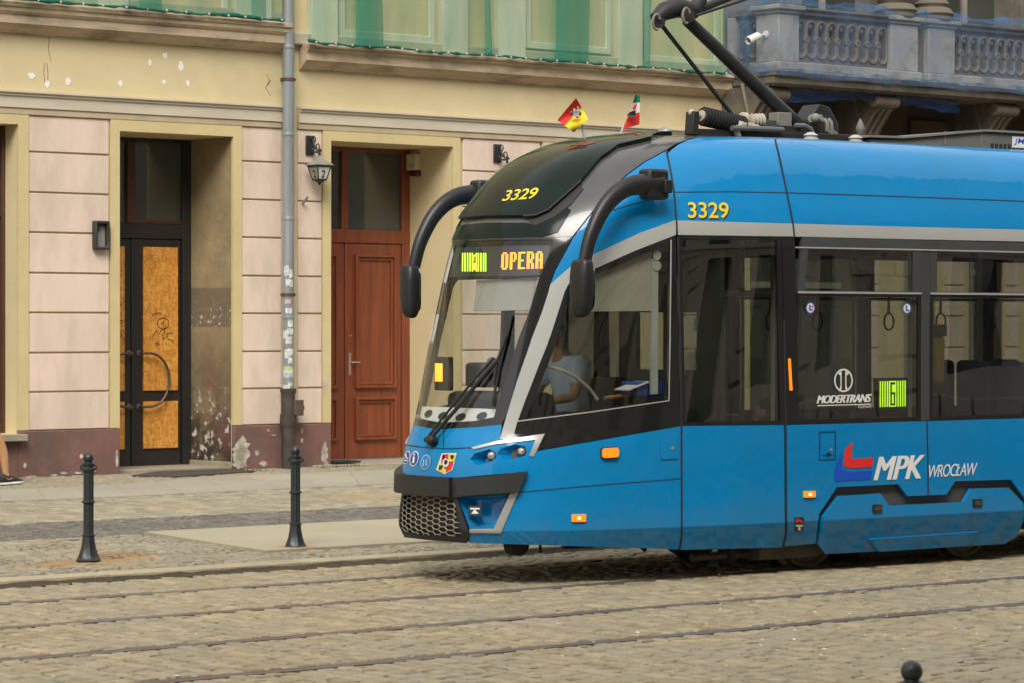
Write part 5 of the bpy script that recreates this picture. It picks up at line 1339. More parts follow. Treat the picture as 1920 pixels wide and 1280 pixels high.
seam([(832, 804), (831, 836)], 1.2, fp); seam([(763, 833), (800, 838), (845, 840), (884, 838)], 1.4, fp)

# --- bumper, grille, towing pocket
def sm(pts): return sym(pts)
bumper = sm([('c', 891), (838, 893.5), (853, 894)] + [(853, 930), (838, 929.5), ('c', 928)])
bp = patch("bumper", [bumper], M_bump, tram, off=.075, th=.11)
patch("bumper", [px([(860, 895.5), (905, 892), (989, 882), (973, 921.5), (905, 926), (866, 930)])], M_bump, tram, off=.06, th=.10, mirror=True)
patch("bumper_joint", [px([(852, 894), (862, 894), (869, 931), (854, 931)])], M_rub, tram, off=.035, th=.05, mirror=True)
gr_out = sm([('c', 926), (845, 929), (859, 931), (868, 960), (881.5, 999), (876, 1016), (830, 1012), ('c', 1010)])
gr_in = sm([('c', 930), (845, 933.5), (854, 939), (867, 1001), (860, 1006), (830, 1003.5), ('c', 1003)])
gt = patch("grille_surround", [(gr_out, [gr_in])], M_bump, tram, off=.012, th=.05)
patch("grille_backing", [gr_out], M_rub, tram, off=-.05, th=0)
gin = np.array(gr_in); qg0, qg1 = gin[:, 1].min(), gin[:, 1].max()
mb = MB(); hw, hh = .050, .0195
def inp(a, q): return inpoly(a, q, gr_in)
for r in range(-1, 17):
    for c_ in range(-17, 18):
        ca = c_ * hw * 1.5; cq = qg0 + r * hh * 2 + (hh if c_ % 2 else 0)
        H = [(ca + hw * math.cos(k * math.pi / 3) * 1.0, cq + hh * math.sin(k * math.pi / 3) / .866) for k in range(6)]
        for k in range(3):
            p, q_ = H[k], H[k + 1]
            for s in range(3):
                p1 = (p[0] + (q_[0] - p[0]) * s / 3, p[1] + (q_[1] - p[1]) * s / 3); p2 = (p[0] + (q_[0] - p[0]) * (s + 1) / 3, p[1] + (q_[1] - p[1]) * (s + 1) / 3)
                if inp(*p1) and inp(*p2): mb.tube([SURF(*p1) + NORM(*p1) * .006, SURF(*p2) + NORM(*p2) * .006], .0036, 5, caps=False)
mb.build("mesh", pm("grille mesh steel", (.42, .38, .29), .4, metal=.4, var=.1), gt)
tp = [(859, 931), (953, 926), (926, 990), (881, 991)]
o, c, nm = pocket("towing_recess", tp, .10, .72, (.05, .02, .0), M_blue, tram)
patch("towing_trim", [px([(956, 925), (972, 921.5), (939.5, 998), (881, 997), (881, 991), (926, 990)])], M_chr, tram, off=.01, th=.03, mirror=True)
seam([(858, 931), (905, 928), (955, 925)], 3, tram, M_bump, .004)
# little jack symbol in the recess
sg_ = np.array(c) + nm * .012
def quadat(name, cen, nrm, w2, h2, mat, par, off=0.0, shape=None):
    n = Vector(nrm).normalized(); ux = Vector((0, 0, 1)).cross(n).normalized(); uz = n.cross(ux)
    mb = MB(); sh = shape or [(-1, -1), (1, -1), (1, 1), (-1, 1)]
    tri = tessellate_polygon([[Vector((x, y, 0)) for x, y in sh]])
    mb.add([Vector(cen) + n * off + ux * x * w2 + uz * y * h2 for x, y in sh], tri); return mb.build(name, mat, par, smooth=False)
js = patch("jack_symbol", [px([(879, 947), (902.5, 947), (902.5, 965), (879, 965)])], M_blk, tram, off=.004, th=.004)
patch("mark", [px([(882, 951), (899.5, 951), (899.5, 954), (882, 954)]), px([(889, 955), (892, 955), (898, 962), (884, 962)])], M_wht, js, off=.006, th=.001)

# --- dark roof fairing, graphite arches, raised hatch
arch = [(max(0, a), q) for a, q in res([('c', 449), (1020, 446), (1073, 444), (1102, 407), (1140, 362), (1173, 329), (1207, 304), (1249, 281), ('a', aj1[0] + .0, 3.52), ('a', .10, 3.66), ('a', 0.0, 3.66)])]
fa = patch("roof_fairing", [arch], M_arch, tram, off=.0, th=.03, mirror='same')
blkroof = [('a', aj1[0] + .03, 3.49), ('a', aj2[0], 3.545), ('a', 15.0, 3.545), ('a', 15.0, 3.79), ('a', 0.0, 3.79), ('a', 0.0, 3.67), ('a', .12, 3.66)]
patch("roof_deck", [[(p[1], p[2]) for p in blkroof]], M_arch, tram, off=-.004, th=.02, mirror='same')
fr_band = sm([('c', 448.5), (1018, 445.5), (1040, 438), (1035, 418), (1010, 424), ('c', 421)])
patch("fairing_front", [sm([('c', 448), (1018, 445), (1046, 436), (1071, 395), (1062, 390), (1034, 408), (1004, 424), (990, 419), ('c', 419)])], M_fair, tram, off=.006, th=.01)
hatch = sm([('c', 409), (985, 409), (1007, 407), (1030, 397), (1056, 374), (1090, 344), (1126, 302), (1160, 278), (1221, 264), ('a', .44, 3.66), ('a', .0, 3.66)])
ht = patch("roof_hatch", [hatch], M_fair, tram, off=.034, th=.05)
lip = [(1007, 407), (1030, 397), (1056, 374), (1091, 345)]
patch("air_slot", [px([(1004, 424), (992, 416), (1008, 409), (1032, 398), (1058, 375), (1088, 348), (1094, 356), (1070, 385), (1040, 408)])], M_rub, tram, off=.009, th=.004, mirror=True)
aa = np.array([(.0, 1)]);
patch("hatch_edge", [px(ribbon_poly([(985, 410), (1007, 408), (1030, 398), (1056, 375), (1090, 345)], 2.5))], M_blk, ht, off=.039, th=.02)
vs, fs = text2d("3329", .22, .012, .95)
decal("fleet_number", vs, fs, (946, 384), (1009, 378.5), (951, 364), M_yell, ht, .037)
vs, fs = text2d("3329", 0, .012, .98)
vd = decal("fleet_number", vs, fs, (1290, 410), (1366, 410.5), (1289, 380), M_yell, tram, .006)
decal("shadow", vs, fs, (1292, 412), (1368, 412.5), (1291, 382), M_rub, vd, .0035)
"""joint lines of the body sections"""
seam([(1249.5, 282), (1258, 325), (1264, 361), (1267, 400), (1269.5, 441)], 3.0, tram, M_rub, .006)
seam([(1271, 445), (1275, 640), (1277.5, 800), (1278, 1004), (1273.5, 1029)], 3.0, tram, M_rub, .004)
seam([(1454, 262), (1460, 289), (1475, 362), (1486.5, 420), (1489, 445)], 2.6, tram, M_rub, .006)
seam([(1470, 600), (1473, 796), (1474, 1000), (1468, 1023)], 3.2, tram, M_rub, .004)
# --- lettering and signs on the body
def place_text(name, body, BL, BR, TL, mat, par, shear=0, bold=0, space=1, off=.005):
    vs, fs = text2d(body, shear, 0, space)
    if bold:                       # heavier strokes: the letters laid three times, each a hair apart
        k = bold * 28 / max(4, len(body) * 5); V = []; F = []; n = len(vs)
        uv = [vs + np.array((dx, 0)) for dx in (-k, 0, k)]
        BLv, BRv, TLv = (np.array(p, float) for p in (BL, BR, TL)); mb = MB()
        for i, q in enumerate(uv):
            w2 = BLv + q[:, :1] * (BRv - BLv) + q[:, 1:2] * (TLv - BLv); aq = INV(w2); mb.add([tuple(p) for p in SURF(aq[:, 0], aq[:, 1]) + NORM(aq[:, 0], aq[:, 1]) * (off + .0005 * i)], fs)
        return mb.build(name, mat, par, fix=False, smooth=False)
    return decal(name, vs, fs, BL, BR, TL, mat, par, off)
M_red = pm("red emblem", (.72, .025, .02), .45); M_bl2 = pm("deep blue emblem", (.005, .075, .56), .45)
E0 = (0, 0)
def emb(name, lst, mat, par, off=.005):
    vs, fs = polys2d([[(x, y) for x, y in p] for p in lst])
    return decal(name, vs, fs, (0, 0), (1, 0), (0, 1), mat, par, off)
emb("operator_emblem", [[(1597.5, 826), (1596, 859), (1637, 856.5), (1635, 874.5), (1590, 876.5), (1583, 874), (1581, 866), (1583, 842)]], M_red, tram)
emb("operator_emblem", [[(1580, 846), (1577, 872), (1580, 880), (1590, 883), (1634, 882), (1632, 897.5), (1566, 901), (1564, 893), (1567, 869), (1573, 857)]], M_bl2, tram)
place_text("operator_name", "MPK", (1638.5, 899.5), (1729, 895.5), (1641.5, 855.5), M_wht, tram, .25, .010, .98)
place_text("operator_name", "WROCŁAW", (1740, 894.5), (1831, 889.5), (1741, 871), M_wht, tram, .22, -.004, .85)
# maker's sign on the window
p = decal("maker_sign", *ring2d(0, 0, .86, 1.0), (1580.5, 712), (1598, 712), (1580.5, 690), M_wht, tram, .006)
emb("maker_mark", [[(1570, 699), (1577, 694), (1577, 728), (1571, 733), (1575, 722), (1575, 703)], [(1591, 699), (1584, 694), (1584, 728), (1590, 733), (1586, 722), (1586, 703)]], M_wht, p, .006)
place_text("maker_name", "MODERTRANS", (1531, 755.5), (1631, 752.5), (1532.5, 740.5), M_wht, p, .2, .016, .92, .006)
emb("underline", [[(1532, 758.6), (1632, 755.6), (1632, 757.2), (1532, 760.2)]], M_wht, p, .006)
place_text("maker_town", "POZNAŃ", (1608, 764), (1632, 763.3), (1608.5, 757.2), M_wht, p, 0, .0, .95, .006)
# round stickers on the glass
M_stb = pm("blue round sticker", (.05, .12, .42), .5)
for u, v, r in ((1518.5, 578, 8.5), (1699.5, 579, 8)):
    vs, fs = disc2d(0, 0, 1); s = decal("window_sticker", vs, fs, (u, v), (u + r, v), (u, v - r * 1.3), M_stb, tram, .005)
    vs, fs = disc2d(0, 0, .8); decal("face", vs, fs, (u, v), (u + r, v), (u, v - r * 1.3), M_wht, s, .007)
    emb("pictogram", [[(u - 3, v - 6), (u, v - 6), (u, v + 2), (u + 4, v + 2), (u + 4, v + 5), (u - 3, v + 5)]], M_stb, s, .009)
    if u < 1600: emb("cross", [[(u + 1, v - 4), (u + 5, v - 4), (u + 5, v - 2), (u + 1, v - 2)], [(u + 2.2, v - 6), (u + 3.8, v - 6), (u + 3.8, v), (u + 2.2, v)]], M_red, s, .0095)
# stickers on the nose
M_nblu = pm("navy sticker", (.02, .06, .30), .45)
for k, (u, v, r, m) in enumerate(((763.5, 857, 10, 0), (777.5, 859, 11.5, 0), (798.5, 865.5, 11.5, 1))):
    ax = (u + r * (.62 + .1 * k), v + .8 * k - 1); up = (u + 2.4, v - r * 1.25)
    vs, fs = disc2d(0, 0, 1); s = decal("round_sticker", vs, fs, (u, v), ax, up, M_wht if m == 0 else pm("grey ring", (.33, .42, .55), .5), tram, .004)
    vs, fs = disc2d(0, 0, .84); decal("field", vs, fs, (u, v), ax, up, M_nblu if m == 0 else M_blue, s, .006)
    if k == 0: emb("pictogram", [[(u - 2, v - 7), (u + 1, v - 7), (u + 1, v - 1), (u + 4, v + 1), (u + 3, v + 3), (u - 2, v + 0)], [(u - 5, v + 1), (u - 3, v + 6), (u + 2, v + 7), (u + 3, v + 5), (u - 2, v + 4)]], M_wht, s, .008)
    if k == 1: emb("pictogram", [[(u - 1.6, v - 4), (u + 2.2, v - 4), (u + .6, v + 8), (u - 3, v + 8)], [(u - .6, v - 9), (u + 2.6, v - 9), (u + 2.2, v - 6), (u - 1, v - 6)]], M_wht, s, .008)
    if k == 2: emb("pictogram", [[(u - 4, v - 7), (u - 1.4, v - 3), (u - 2.4, v + 7), (u - 5.6, v + 8), (u - 3.6, v + 2)], [(u + 5, v - 8), (u + 1.6, v - 3), (u + .6, v + 6), (u + 3.6, v + 7), (u + 3, v + 0)]], pm("grey mark", (.38, .46, .56), .5), s, .008)
sh = [(829, 849), (857, 848.5), (849, 880), (834, 888), (818.5, 880)]
cr = emb("coat_of_arms", [sh], pm("crest white", (.72, .70, .66), .5), tram, .004)
M_cy = pm("crest yellow", (.78, .60, .03), .5)
emb("red_quarter", [[(831, 851), (842, 850.5), (838, 864), (827.5, 865)], [(838, 868), (851, 867), (847, 879), (836, 885)]], M_red, cr, .006)
emb("yellow_quarter", [[(843.5, 850.5), (855, 850), (852, 864), (840, 865)], [(826, 868), (836, 868), (833, 886), (820, 879)]], M_cy, cr, .006)
emb("crest_medallion", [[(837 + 6 * math.cos(t), 866.5 + 8 * math.sin(t)) for t in np.linspace(0, 6.1, 14)]], MATS["crest white"], cr, .008)
emb("crest_ink", [[(835, 862), (840, 861), (841, 866), (837, 871), (834, 868)], [(846, 852), (853, 853), (850, 861), (846, 858)], [(831.5, 853), (836, 852), (834, 861), (831, 860)]], M_blk, cr, .0095)
place_text("crest_letter", "W", (823.5, 880), (830, 880), (825.5, 871), M_blk, cr, .1, .02, 1, .0085)

# --- lamps and hatches on the side
def rr_poly(u0, v0, u1, v1, sk=0, r=2): return px([(u0, v0 + r), (u0 + r, v0), (u1 - r, v0 + sk), (u1, v0 + sk + r), (u1, v1 + sk - r), (u1 - r, v1 + sk), (u0 + r, v1), (u0, v1 - r)])
i_ = patch("indicator", [rr_poly(1125.5, 838, 1159, 859, -1.5, 3)], M_bump, tram, off=.012, th=.012); patch("lens", [rr_poly(1127.5, 839.5, 1157, 857.5, -1.5, 3)], M_org, i_, off=.034, th=.024)
for u0, v0, u1, v1 in ((1071.5, 963, 1097.5, 977), (1506, 919.5, 1526.5, 931.5)):
    i_ = patch("side_marker", [rr_poly(u0, v0, u1, v1, -.4, 1)], M_org, tram, off=.018, th=.016)
    vs, fs = disc2d(0, 0, 1); decal("bulb", vs, fs, ((u0 + u1) / 2, (v0 + v1) / 2), ((u0 + u1) / 2 + 3, (v0 + v1) / 2), ((u0 + u1) / 2, (v0 + v1) / 2 - 2.6), M_lamp, i_, .0195)
h_ = patch("access_hatch", [rr_poly(1238, 819, 1271, 860, -1, 2)], M_blue, tram, off=.008, th=.008); vs, fs = disc2d(0, 0, 1); decal("lock", vs, fs, (1259.5, 839), (1262.5, 839), (1259.5, 836), M_chr, h_, .013)
h_ = patch("access_hatch", [(rr_poly(1535.5, 808, 1567, 862, -1, 1), [rr_poly(1537.2, 810, 1565.2, 860, -1, 1)])], M_bl2 if False else pm("shadowed hatch gap", (0, .05, .16), .5), tram, off=.004, th=.003)
patch("inner_flap", [rr_poly(1541, 817, 1562, 852, -.6, 1)], M_blue, h_, off=.007, th=.006); vs, fs = disc2d(0, 0, 1); decal("lock", vs, fs, (1556.5, 841.5), (1559, 841.5), (1556.5, 839), M_chr, h_, .012); emb("keyhole", [[(1548, 848), (1555, 847.6), (1555, 852), (1548, 852.4)]], M_blk, h_, .012)
s_ = patch("warning_sticker", [px([(1489, 969), (1506, 968.6), (1506, 993), (1489, 993.5)])], M_blk, tram, off=.004, th=.003)
emb("symbol", [[(1491, 971), (1504, 975), (1504, 979), (1497, 976), (1492, 979)]], M_red, s_, .0065); emb("symbol", [[(1491, 982), (1504.5, 982), (1504.5, 985), (1499.5, 986), (1500.5, 992), (1495, 992), (1496, 986), (1491, 985)]], M_wht, s_, .0065)

# --- destination display behind the windscreen
bd = patch("destination_display", [sym([('c', 458), (1000, 456), (1032, 456), (1016, 513), (1000, 514), ('c', 515)])], M_dash, tram, off=-.05, th=.08)
FONT = {"O": ["01110", "11011", "11011", "11011", "11011", "11011", "11011", "11011", "01110"], "P": ["11110", "11011", "11011", "11011", "11110", "11000", "11000", "11000", "11000"],
        "E": ["11111", "11000", "11000", "11000", "11110", "11000", "11000", "11000", "11111"], "R": ["11110", "11011", "11011", "11011", "11110", "11110", "11011", "11011", "11011"],
        "A": ["01110", "11011", "11011", "11011", "11111", "11011", "11011", "11011", "11011"], "6": ["01110", "11011", "11000", "11000", "11110", "11011", "11011", "11011", "01110"]}
def led(text, x0=0.0):
    q = []; W = len(text) * 6 - 1
    for i, ch in enumerate(text):
        for r, row in enumerate(FONT[ch]):
            for c, b in enumerate(row):
                if b == "1": x = (i * 6 + c) / W; y = 1 - (r + 1) / 9; q.append([(x + .004, y + .01), (x + 1 / W - .004, y + .01), (x + 1 / W - .004, y + 1 / 9 - .01), (x + .004, y + 1 / 9 - .01)])
    return polys2d(q)
vs, fs = led("OPERA"); decal("destination_text", vs, fs, (932, 503), (1015.5, 501.5), (932.5, 470), M_ledo, bd, -.046)
q = [[(x, 0), (x + .045, 0), (x + .045, 1), (x, 1)] for x in (.0, .105, .21, .315)] + [[(x, 0), (x + .045, 0), (x + .045, 1), (x, 1)] for x in (.66, .765, .87, .955)]
q += [[(.41, .0), (.455, .0), (.455, 1), (.41, 1)], [(.575, .0), (.62, .0), (.62, 1), (.575, 1)], [(.47, .12), (.49, .08), (.54, .08), (.56, .12), (.56, .42), (.54, .46), (.49, .46), (.47, .42)], [(.47, .56), (.5, .56), (.5, .86), (.47, .86)], [(.5, .82), (.56, .82), (.56, .9), (.5, .9)]]
vs, fs = polys2d(q); decal("route_number", vs, fs, (857, 506), (903, 506), (857, 471), M_ledg, bd, -.046)
# side route display behind the saloon window
sd_ = patch("route_display", [px([(1657, 708), (1713, 707), (1713.5, 766), (1658, 768)])], M_dash, tram, off=-.07, th=.05)
q = [[(x, 0), (x + .05, 0), (x + .05, 1), (x, 1)] for x in (0, .09, .18, .27, .68, .77, .86, .95)] + [[(.35, 0), (.64, 0), (.64, 1), (.35, 1)]]
vs, fs = polys2d(q); decal("route_number", vs, fs, (1660, 762.5), (1709, 761), (1660, 714), M_ledg, sd_, -.064)
q = [[(.40, .86), (.59, .86), (.59, .95), (.40, .95)], [(.40, .05), (.46, .05), (.46, .86), (.40, .86)], [(.46, .48), (.59, .48), (.59, .56), (.46, .56)], [(.46, .05), (.59, .05), (.59, .13), (.46, .13)], [(.535, .13), (.59, .13), (.59, .48), (.535, .48)]]
vs, fs = polys2d(q); decal("digit_gap", vs, fs, (1660, 762.5), (1709, 761), (1660, 714), M_dash, sd_, -.062)

# --- wipers
def skin_tube(mb, pts, r, off, n=8): mb.tube(on_skin(pts, off), r, n)
mb = MB(); skin_tube(mb, [(815, 828), (840, 797), (870, 762), (905, 715), (936, 677)], .016, .05); skin_tube(mb, [(808, 826), (835, 790), (865, 752), (900, 707), (930, 672)], .010, .045)
wp = mb.build("wiper", M_bump, tram)
mb = MB(); mb.lathe([(.04, -.02), (.04, .05), (.025, .07)], on_skin([(815, 828)], .0)[0], 14, Vector(NORM(*INV([(815, 828)])[0]))); skin_tube(mb, [(806, 827), (818, 829), (824, 826)], .022, .04); mb.build("pivot", M_bump, wp)
mb = MB(); skin_tube(mb, [(961, 593), (955, 620), (946, 655), (937, 690), (931, 725), (925, 760)], .011, .022); mb.build("blade", M_rub, wp)
mb = MB(); skin_tube(mb, [(952, 632), (936, 676), (928, 722)], .012, .04); mb.build("blade_bow", M_bump, wp)

# --- mirrors on long curved arms
M_arm = pm("matt black mirror arm", (.013, .014, .015), .42, var=.12, scale=10)
def TZ(u, v, w=1.05): p = onW(u, v, w); d = Vector((p.x - NOSE[0], p.y - NOSE[1], 0)); return (d.x * CP - d.y * SP, p.z)
arm = [TZ(*p) for p in ((1238, 346), (1205, 346), (1178, 351), (1154, 366), (1133, 390), (1117, 420), (1105, 452), (1096, 492))]
def crv(P, n=5):
    out = []
    for i in range(len(P) - 1):
        p0, p1, p2, p3 = (np.array(P[max(i - 1, 0)]), np.array(P[i]), np.array(P[i + 1]), np.array(P[min(i + 2, len(P) - 1)]))
        for k in range(n): t = k / n; out.append(.5 * ((2 * p1) + (p2 - p0) * t + (2 * p0 - 5 * p1 + 4 * p2 - p3) * t * t + (3 * p1 - p0 - 3 * p2 + p3) * t ** 3))
    return out + [np.array(P[-1])]
c_ = crv(arm)
hd = TZ(1089, 541); hd0 = TZ(1088, 487); hd1 = TZ(1086, 596)
for sg in (1, -1):
    w_ = 1.05 if sg > 0 else -1.13; hs = 1.0 if sg > 0 else .84
    mb = MB(); n = len(c_); mb.tube([TW(p[0], w_, p[1]) for p in c_], [(.088 - .036 * (i / (n - 1)) ** .7) for i in range(n)], 14, flat=.8); mr = mb.build("mirror", M_arm, tram)
    b0, b1_ = TZ(1224, 318), TZ(1224, 374); mb = MB(); mb.obox(TW(arm[0][0] - .05, w_ * .985, (b0[1] + b1_[1]) / 2), (TW(.10, 0, 0) - TW(0, 0, 0)), (TW(0, .07, 0) - TW(0, 0, 0)), (0, 0, .115)); mb.build("mount", M_arm, mr, bevel=.025)
    mb = MB(); mb.obox(TW(arm[0][0] + .005, w_ * 1.06, arm[0][1] - .02), (TW(.035, 0, 0) - TW(0, 0, 0)), (TW(0, .035, 0) - TW(0, 0, 0)), (0, 0, .05)); mb.build("hinge", M_arm, mr, bevel=.008)
    mb = MB(); H_ = (hd0[1] - hd1[1]) / 2; zc_ = (hd0[1] + hd1[1]) / 2
    # housing: rounded sections lofted from top to bottom, slimmer towards both ends
    secs = [(1.0, .045, .030, .01), (.97, .075, .048, .008), (.85, .092, .058, .004), (.4, .100, .064, 0), (-.1, .100, .064, 0), (-.55, .092, .058, -.004), (-.82, .078, .048, -.01), (-.96, .052, .032, -.016), (-1.0, .02, .012, -.018)]
    n_ = 22; vs = []; fs = []
    for fz_, hw_, hd_, dx in secs:
        for k in range(n_):
            a = 2 * math.pi * k / n_; ca, sa = math.cos(a), math.sin(a); e_ = .62
            vs.append(TW(hd[0] + hd_ * math.copysign(abs(sa) ** e_, sa), w_ + sg * (dx + .012) + hs * hw_ * math.copysign(abs(ca) ** e_, ca), zc_ + fz_ * H_))
    for i_ in range(len(secs) - 1):
        for k in range(n_): fs.append((i_ * n_ + k, i_ * n_ + (k + 1) % n_, (i_ + 1) * n_ + (k + 1) % n_, (i_ + 1) * n_ + k))
    fs += [tuple(range(n_)), tuple((len(secs) - 1) * n_ + k for k in range(n_))]
    mb.add(vs, fs); mb.build("housing", M_arm, mr, ang=50)
    mb = MB(); mb.prism([pill(0, -H_ * .8, H_ * .84, .075 * hs)], lambda p, d: TW(hd[0] + d, w_ + sg * .012 + p[0], zc_ + p[1]), .0605, .066); mb.build("mirror_glass", pm("mirror glass", (.5, .52, .52), .03, metal=1.0, var=0), mr)

# --- cab interior
aw = px([(1, 1)]) if False else None
patch("vent_shelf", [sym([('c', 760), (900, 763), (938, 765), (934, 777), (900, 785), ('c', 789)])], pm("pale dash top", (.55, .57, .55), .6), tram, off=-.035, th=.03)
for u, v, rx in ((797, 772, 7.5), (824.5, 776, 9), (858.5, 778.5, 10), (900, 776.5, 10.5)):
    vs, fs = disc2d(0, 0, 1); decal("air_vent", vs, fs, (u, v), (u + rx, v - 2), (u + 1, v - 6.5), M_dash, tram, -.028)
def ibox(name, t0, t1, w0, w1, z0, z1, mat, par=tram, bevel=.01):
    mb = MB(); c = [TW(t, w, z) for z in (z0, z1) for t, w in ((t0, w0), (t1, w0), (t1, w1), (t0, w1))]
    mb.add(c, [(0, 3, 2, 1), (4, 5, 6, 7), (0, 1, 5, 4), (1, 2, 6, 5), (2, 3, 7, 6), (3, 0, 4, 7)]); return mb.build(name, mat, par, bevel=bevel)
ibox("cab_floor", .62, 2.2, -.78, .78, .62, .68, M_intd)
ibox("dashboard", .42, .78, -.62, .62, .9, 1.16, M_dash, bevel=.04); ibox("instrument_hood", .52, .85, -.45, .55, 1.16, 1.42, M_dash, bevel=.06)
p = onW(822, 697, -.45); d = p - TW(0, 0, 0); tq = d.x * CP - d.y * SP
o = ibox("cab_terminal", tq - .0, tq + .06, -.51, -.33, p.z - .14, p.z + .12, M_dash)
mb = MB(); 
for (x0_, x1_, z0_, z1_) in ((-.05, .05, -.07, .07),): mb.add([TW(tq - .004, -.44 + x0_, p.z + z0_), TW(tq - .004, -.44 + x1_, p.z + z0_), TW(tq - .004, -.44 + x1_, p.z + z1_), TW(tq - .004, -.44 + x0_, p.z + z1_)], [(0, 1, 2, 3)])
mb.build("lit_screen", pm("amber screen", (.95, .42, .03), .4, emit=1.1), o, fix=False)
o = ibox("radio_console", tq + .12, tq + .36, -.28, -.02, 1.45, 1.64, M_dash, bevel=.03)
mb = MB(); mb.tube([TW(tq + .2, .0, 1.45), TW(tq + .2, .03, 1.55), TW(tq + .15, .05, 1.62)], .02, 7); mb.ball(TW(tq + .14, .06, 1.64), .045, n=12, m=8); mb.ball(TW(tq + .1, -.08, 1.5), .03, n=12, m=8); mb.build("microphone", M_gry, o)
# sun blinds
patch("sun_blind", [px([(874, 519), (1000, 516), (990, 577), (869, 577)])], pm("grey roller blind", (.26, .255, .225), .85, var=.08), tram, off=-.10, th=.01)
patch("side_blind", [px([(1100, 522), (1230, 470), (1234, 583), (1098, 583)])], pm("beige roller blind", (.36, .33, .265), .85, var=.1), tram, off=-.07, th=.01)
patch("grab_post", [px([(1229, 486), (1241, 480), (1241, 737), (1229, 738)])], pm("pale post", (.40, .41, .38), .5), tram, off=-.06, th=.03)
for v in (478, 498):
    vs, fs = disc2d(0, 0, 1); decal("post_cap", vs, fs, (1237.5, v), (1245.5, v), (1237.5, v - 9.5), pm("pale cap", (.42, .43, .37), .4), tram, -.05)
# partition behind the driver, with glazed openings
tp_ = 2.05
mb = MB(); mb.prism([[(-1.08, .66), (1.05, .66), (1.03, 2.72), (-1.05, 2.72)], [(.02, 1.58), (.02, 2.02), (.35, 2.02), (.35, 1.58)], [(.43, 1.58), (.43, 2.02), (.76, 2.02), (.76, 1.58)], [(-.9, 1.5), (-.9, 2.12), (-.2, 2.12), (-.2, 1.5)]], lambda p, d: TW(tp_ + d, p[0], p[1]), 0, .04)
pt = mb.build("cab_partition", pm("partition grey", (.085, .083, .075), .6, var=.1), tram, smooth=False)
mb = MB(); mb.add([TW(tp_ + .02, *q) for q in ((-.97, 1.49), (.78, 1.49), (.78, 2.13), (-.97, 2.13))], [(0, 1, 2, 3)]); mb.build("pane", M_gls, pt)
# driver's seat and consoles
ds = ibox("driver_seat", 1.42, 1.86, -.22, .26, 1.02, 1.16, M_dash, bevel=.05); ibox("backrest", 1.80, 1.93, -.28, .16, 1.1, 1.52, M_dash, ds, bevel=.05); ibox("pedestal", 1.5, 1.75, -.1, .14, .68, 1.02, M_dash, ds)
ibox("side_console", 1.2, 1.9, .62, .95, 1.05, 1.30, M_dash, bevel=.03)
p = onW(1205, 727, .80); mb = MB(); mb.obox(p, TW(.13, 0, 0) - TW(0, 0, 0), TW(0, .10, 0) - TW(0, 0, 0), (0, 0, .055)); mb.build("blue_folder", pm("blue folder", (.01, .06, .30), .5), tram, bevel=.01)
p = onW(1185, 722, .84); mb = MB(); mb.obox(p, TW(.10, 0, .03) - TW(0, 0, 0), TW(0, .09, 0) - TW(0, 0, 0), (0, 0, .004)); mb.build("paper", pm("paper", (.6, .6, .56), .8), tram)
mb = MB(); mb.tube([onW(u, v, .70) for u, v in ((1026, 686), (1052, 692), (1080, 706), (1104, 726), (1120, 748))], .013, 8); mb.build("glass_reflection", pm("cream reflection", (.5, .49, .42), .4), tram)  # pale bent tube modelled in place of a reflection in the cab glass
mb = MB(); mb.tube([onW(u, v, .80) for u, v in ((1134, 745), (1185, 739))], .016, 8); mb.build("console_rod", pm("brown rod", (.30, .13, .06), .5), tram)
# saloon
patch("interior_lining", [[(.75, .40), (15, .40), (15, 1.14), (.75, 1.14)]], M_intd, tram, off=-.055, th=0, mirror=True)
patch("interior_lining", [[(1.7, 2.60), (15, 2.60), (15, 3.35), (1.7, 3.35)]], M_intd, tram, off=-.06, th=0, mirror=True)
ibox("saloon_floor", 2.1, 13.0, -1.1, 1.1, .36, .40, M_intd); ibox("saloon_ceiling", 2.1, 13.0, -1.0, 1.0, 2.75, 2.78, M_int); ibox("cab_ceiling", 1.0, 2.1, -.8, .8, 2.72, 2.75, M_intd); ibox("end_bulkhead", 13.0, 13.05, -1.15, 1.15, .3, 3.2, M_intd)
M_seat = pm("navy seat fabric", (.012, .024, .10), .8, var=.2, scale=15); M_pole = pm("pale grab pole", (.42, .47, .42), .35, var=.05); M_poly = pm("yellow grab pole", (.55, .36, .02), .4)
for t in (5.0, 5.85, 6.7, 7.6, 8.5, 9.4):
    for w_ in (.88, .42, -.42, -.88):
        if t < 5.5 and w_ < .3: continue
        s = ibox("seat", t, t + .42, w_ - .20, w_ + .20, .80, .87, M_seat, bevel=.03); ibox("backrest", t + .40, t + .48, w_ - .20, w_ + .20, .84, 1.62, M_seat, s, bevel=.04); ibox("seat_base", t + .1, t + .3, w_ - .1, w_ + .1, .401, .80, M_gry, s)
for u, w_, m in ((1449, .72, 0), (1392, -.62, 0), (1706, .55, 0), (1838, .35, 0), (1600, -.6, 0), (1316, -.30, 0)):
    p = onW(u, 700, w_); mb = MB(); mb.lathe([(.019, .401), (.019, 2.74)], (p.x, p.y, 0), 10); mb.build("grab_pole", M_pole if m == 0 else M_poly, tram)
for u, v, w_ in ((1322, 662, .55), (1756, 670, .60)):
    p = onW(u, v, w_); mb = MB(); mb.obox(p - Vector((0, 0, .02)), TW(.055, 0, 0) - TW(0, 0, 0), TW(0, .05, 0) - TW(0, 0, 0), (0, 0, .19)); b_ = mb.build("ticket_validator", M_poly, tram, bevel=.02)
    mb = MB(); mb.obox(p + Vector((0, 0, .22)), TW(.07, 0, 0) - TW(0, 0, 0), TW(0, .06, 0) - TW(0, 0, 0), (0, 0, .05)); mb.build("head", M_gry, b_, bevel=.015); mb = MB(); mb.lathe([(.018, .401), (.018, 2.74)], (p.x + .0, p.y + .075, 0), 10); mb.build("post", M_pole, b_)
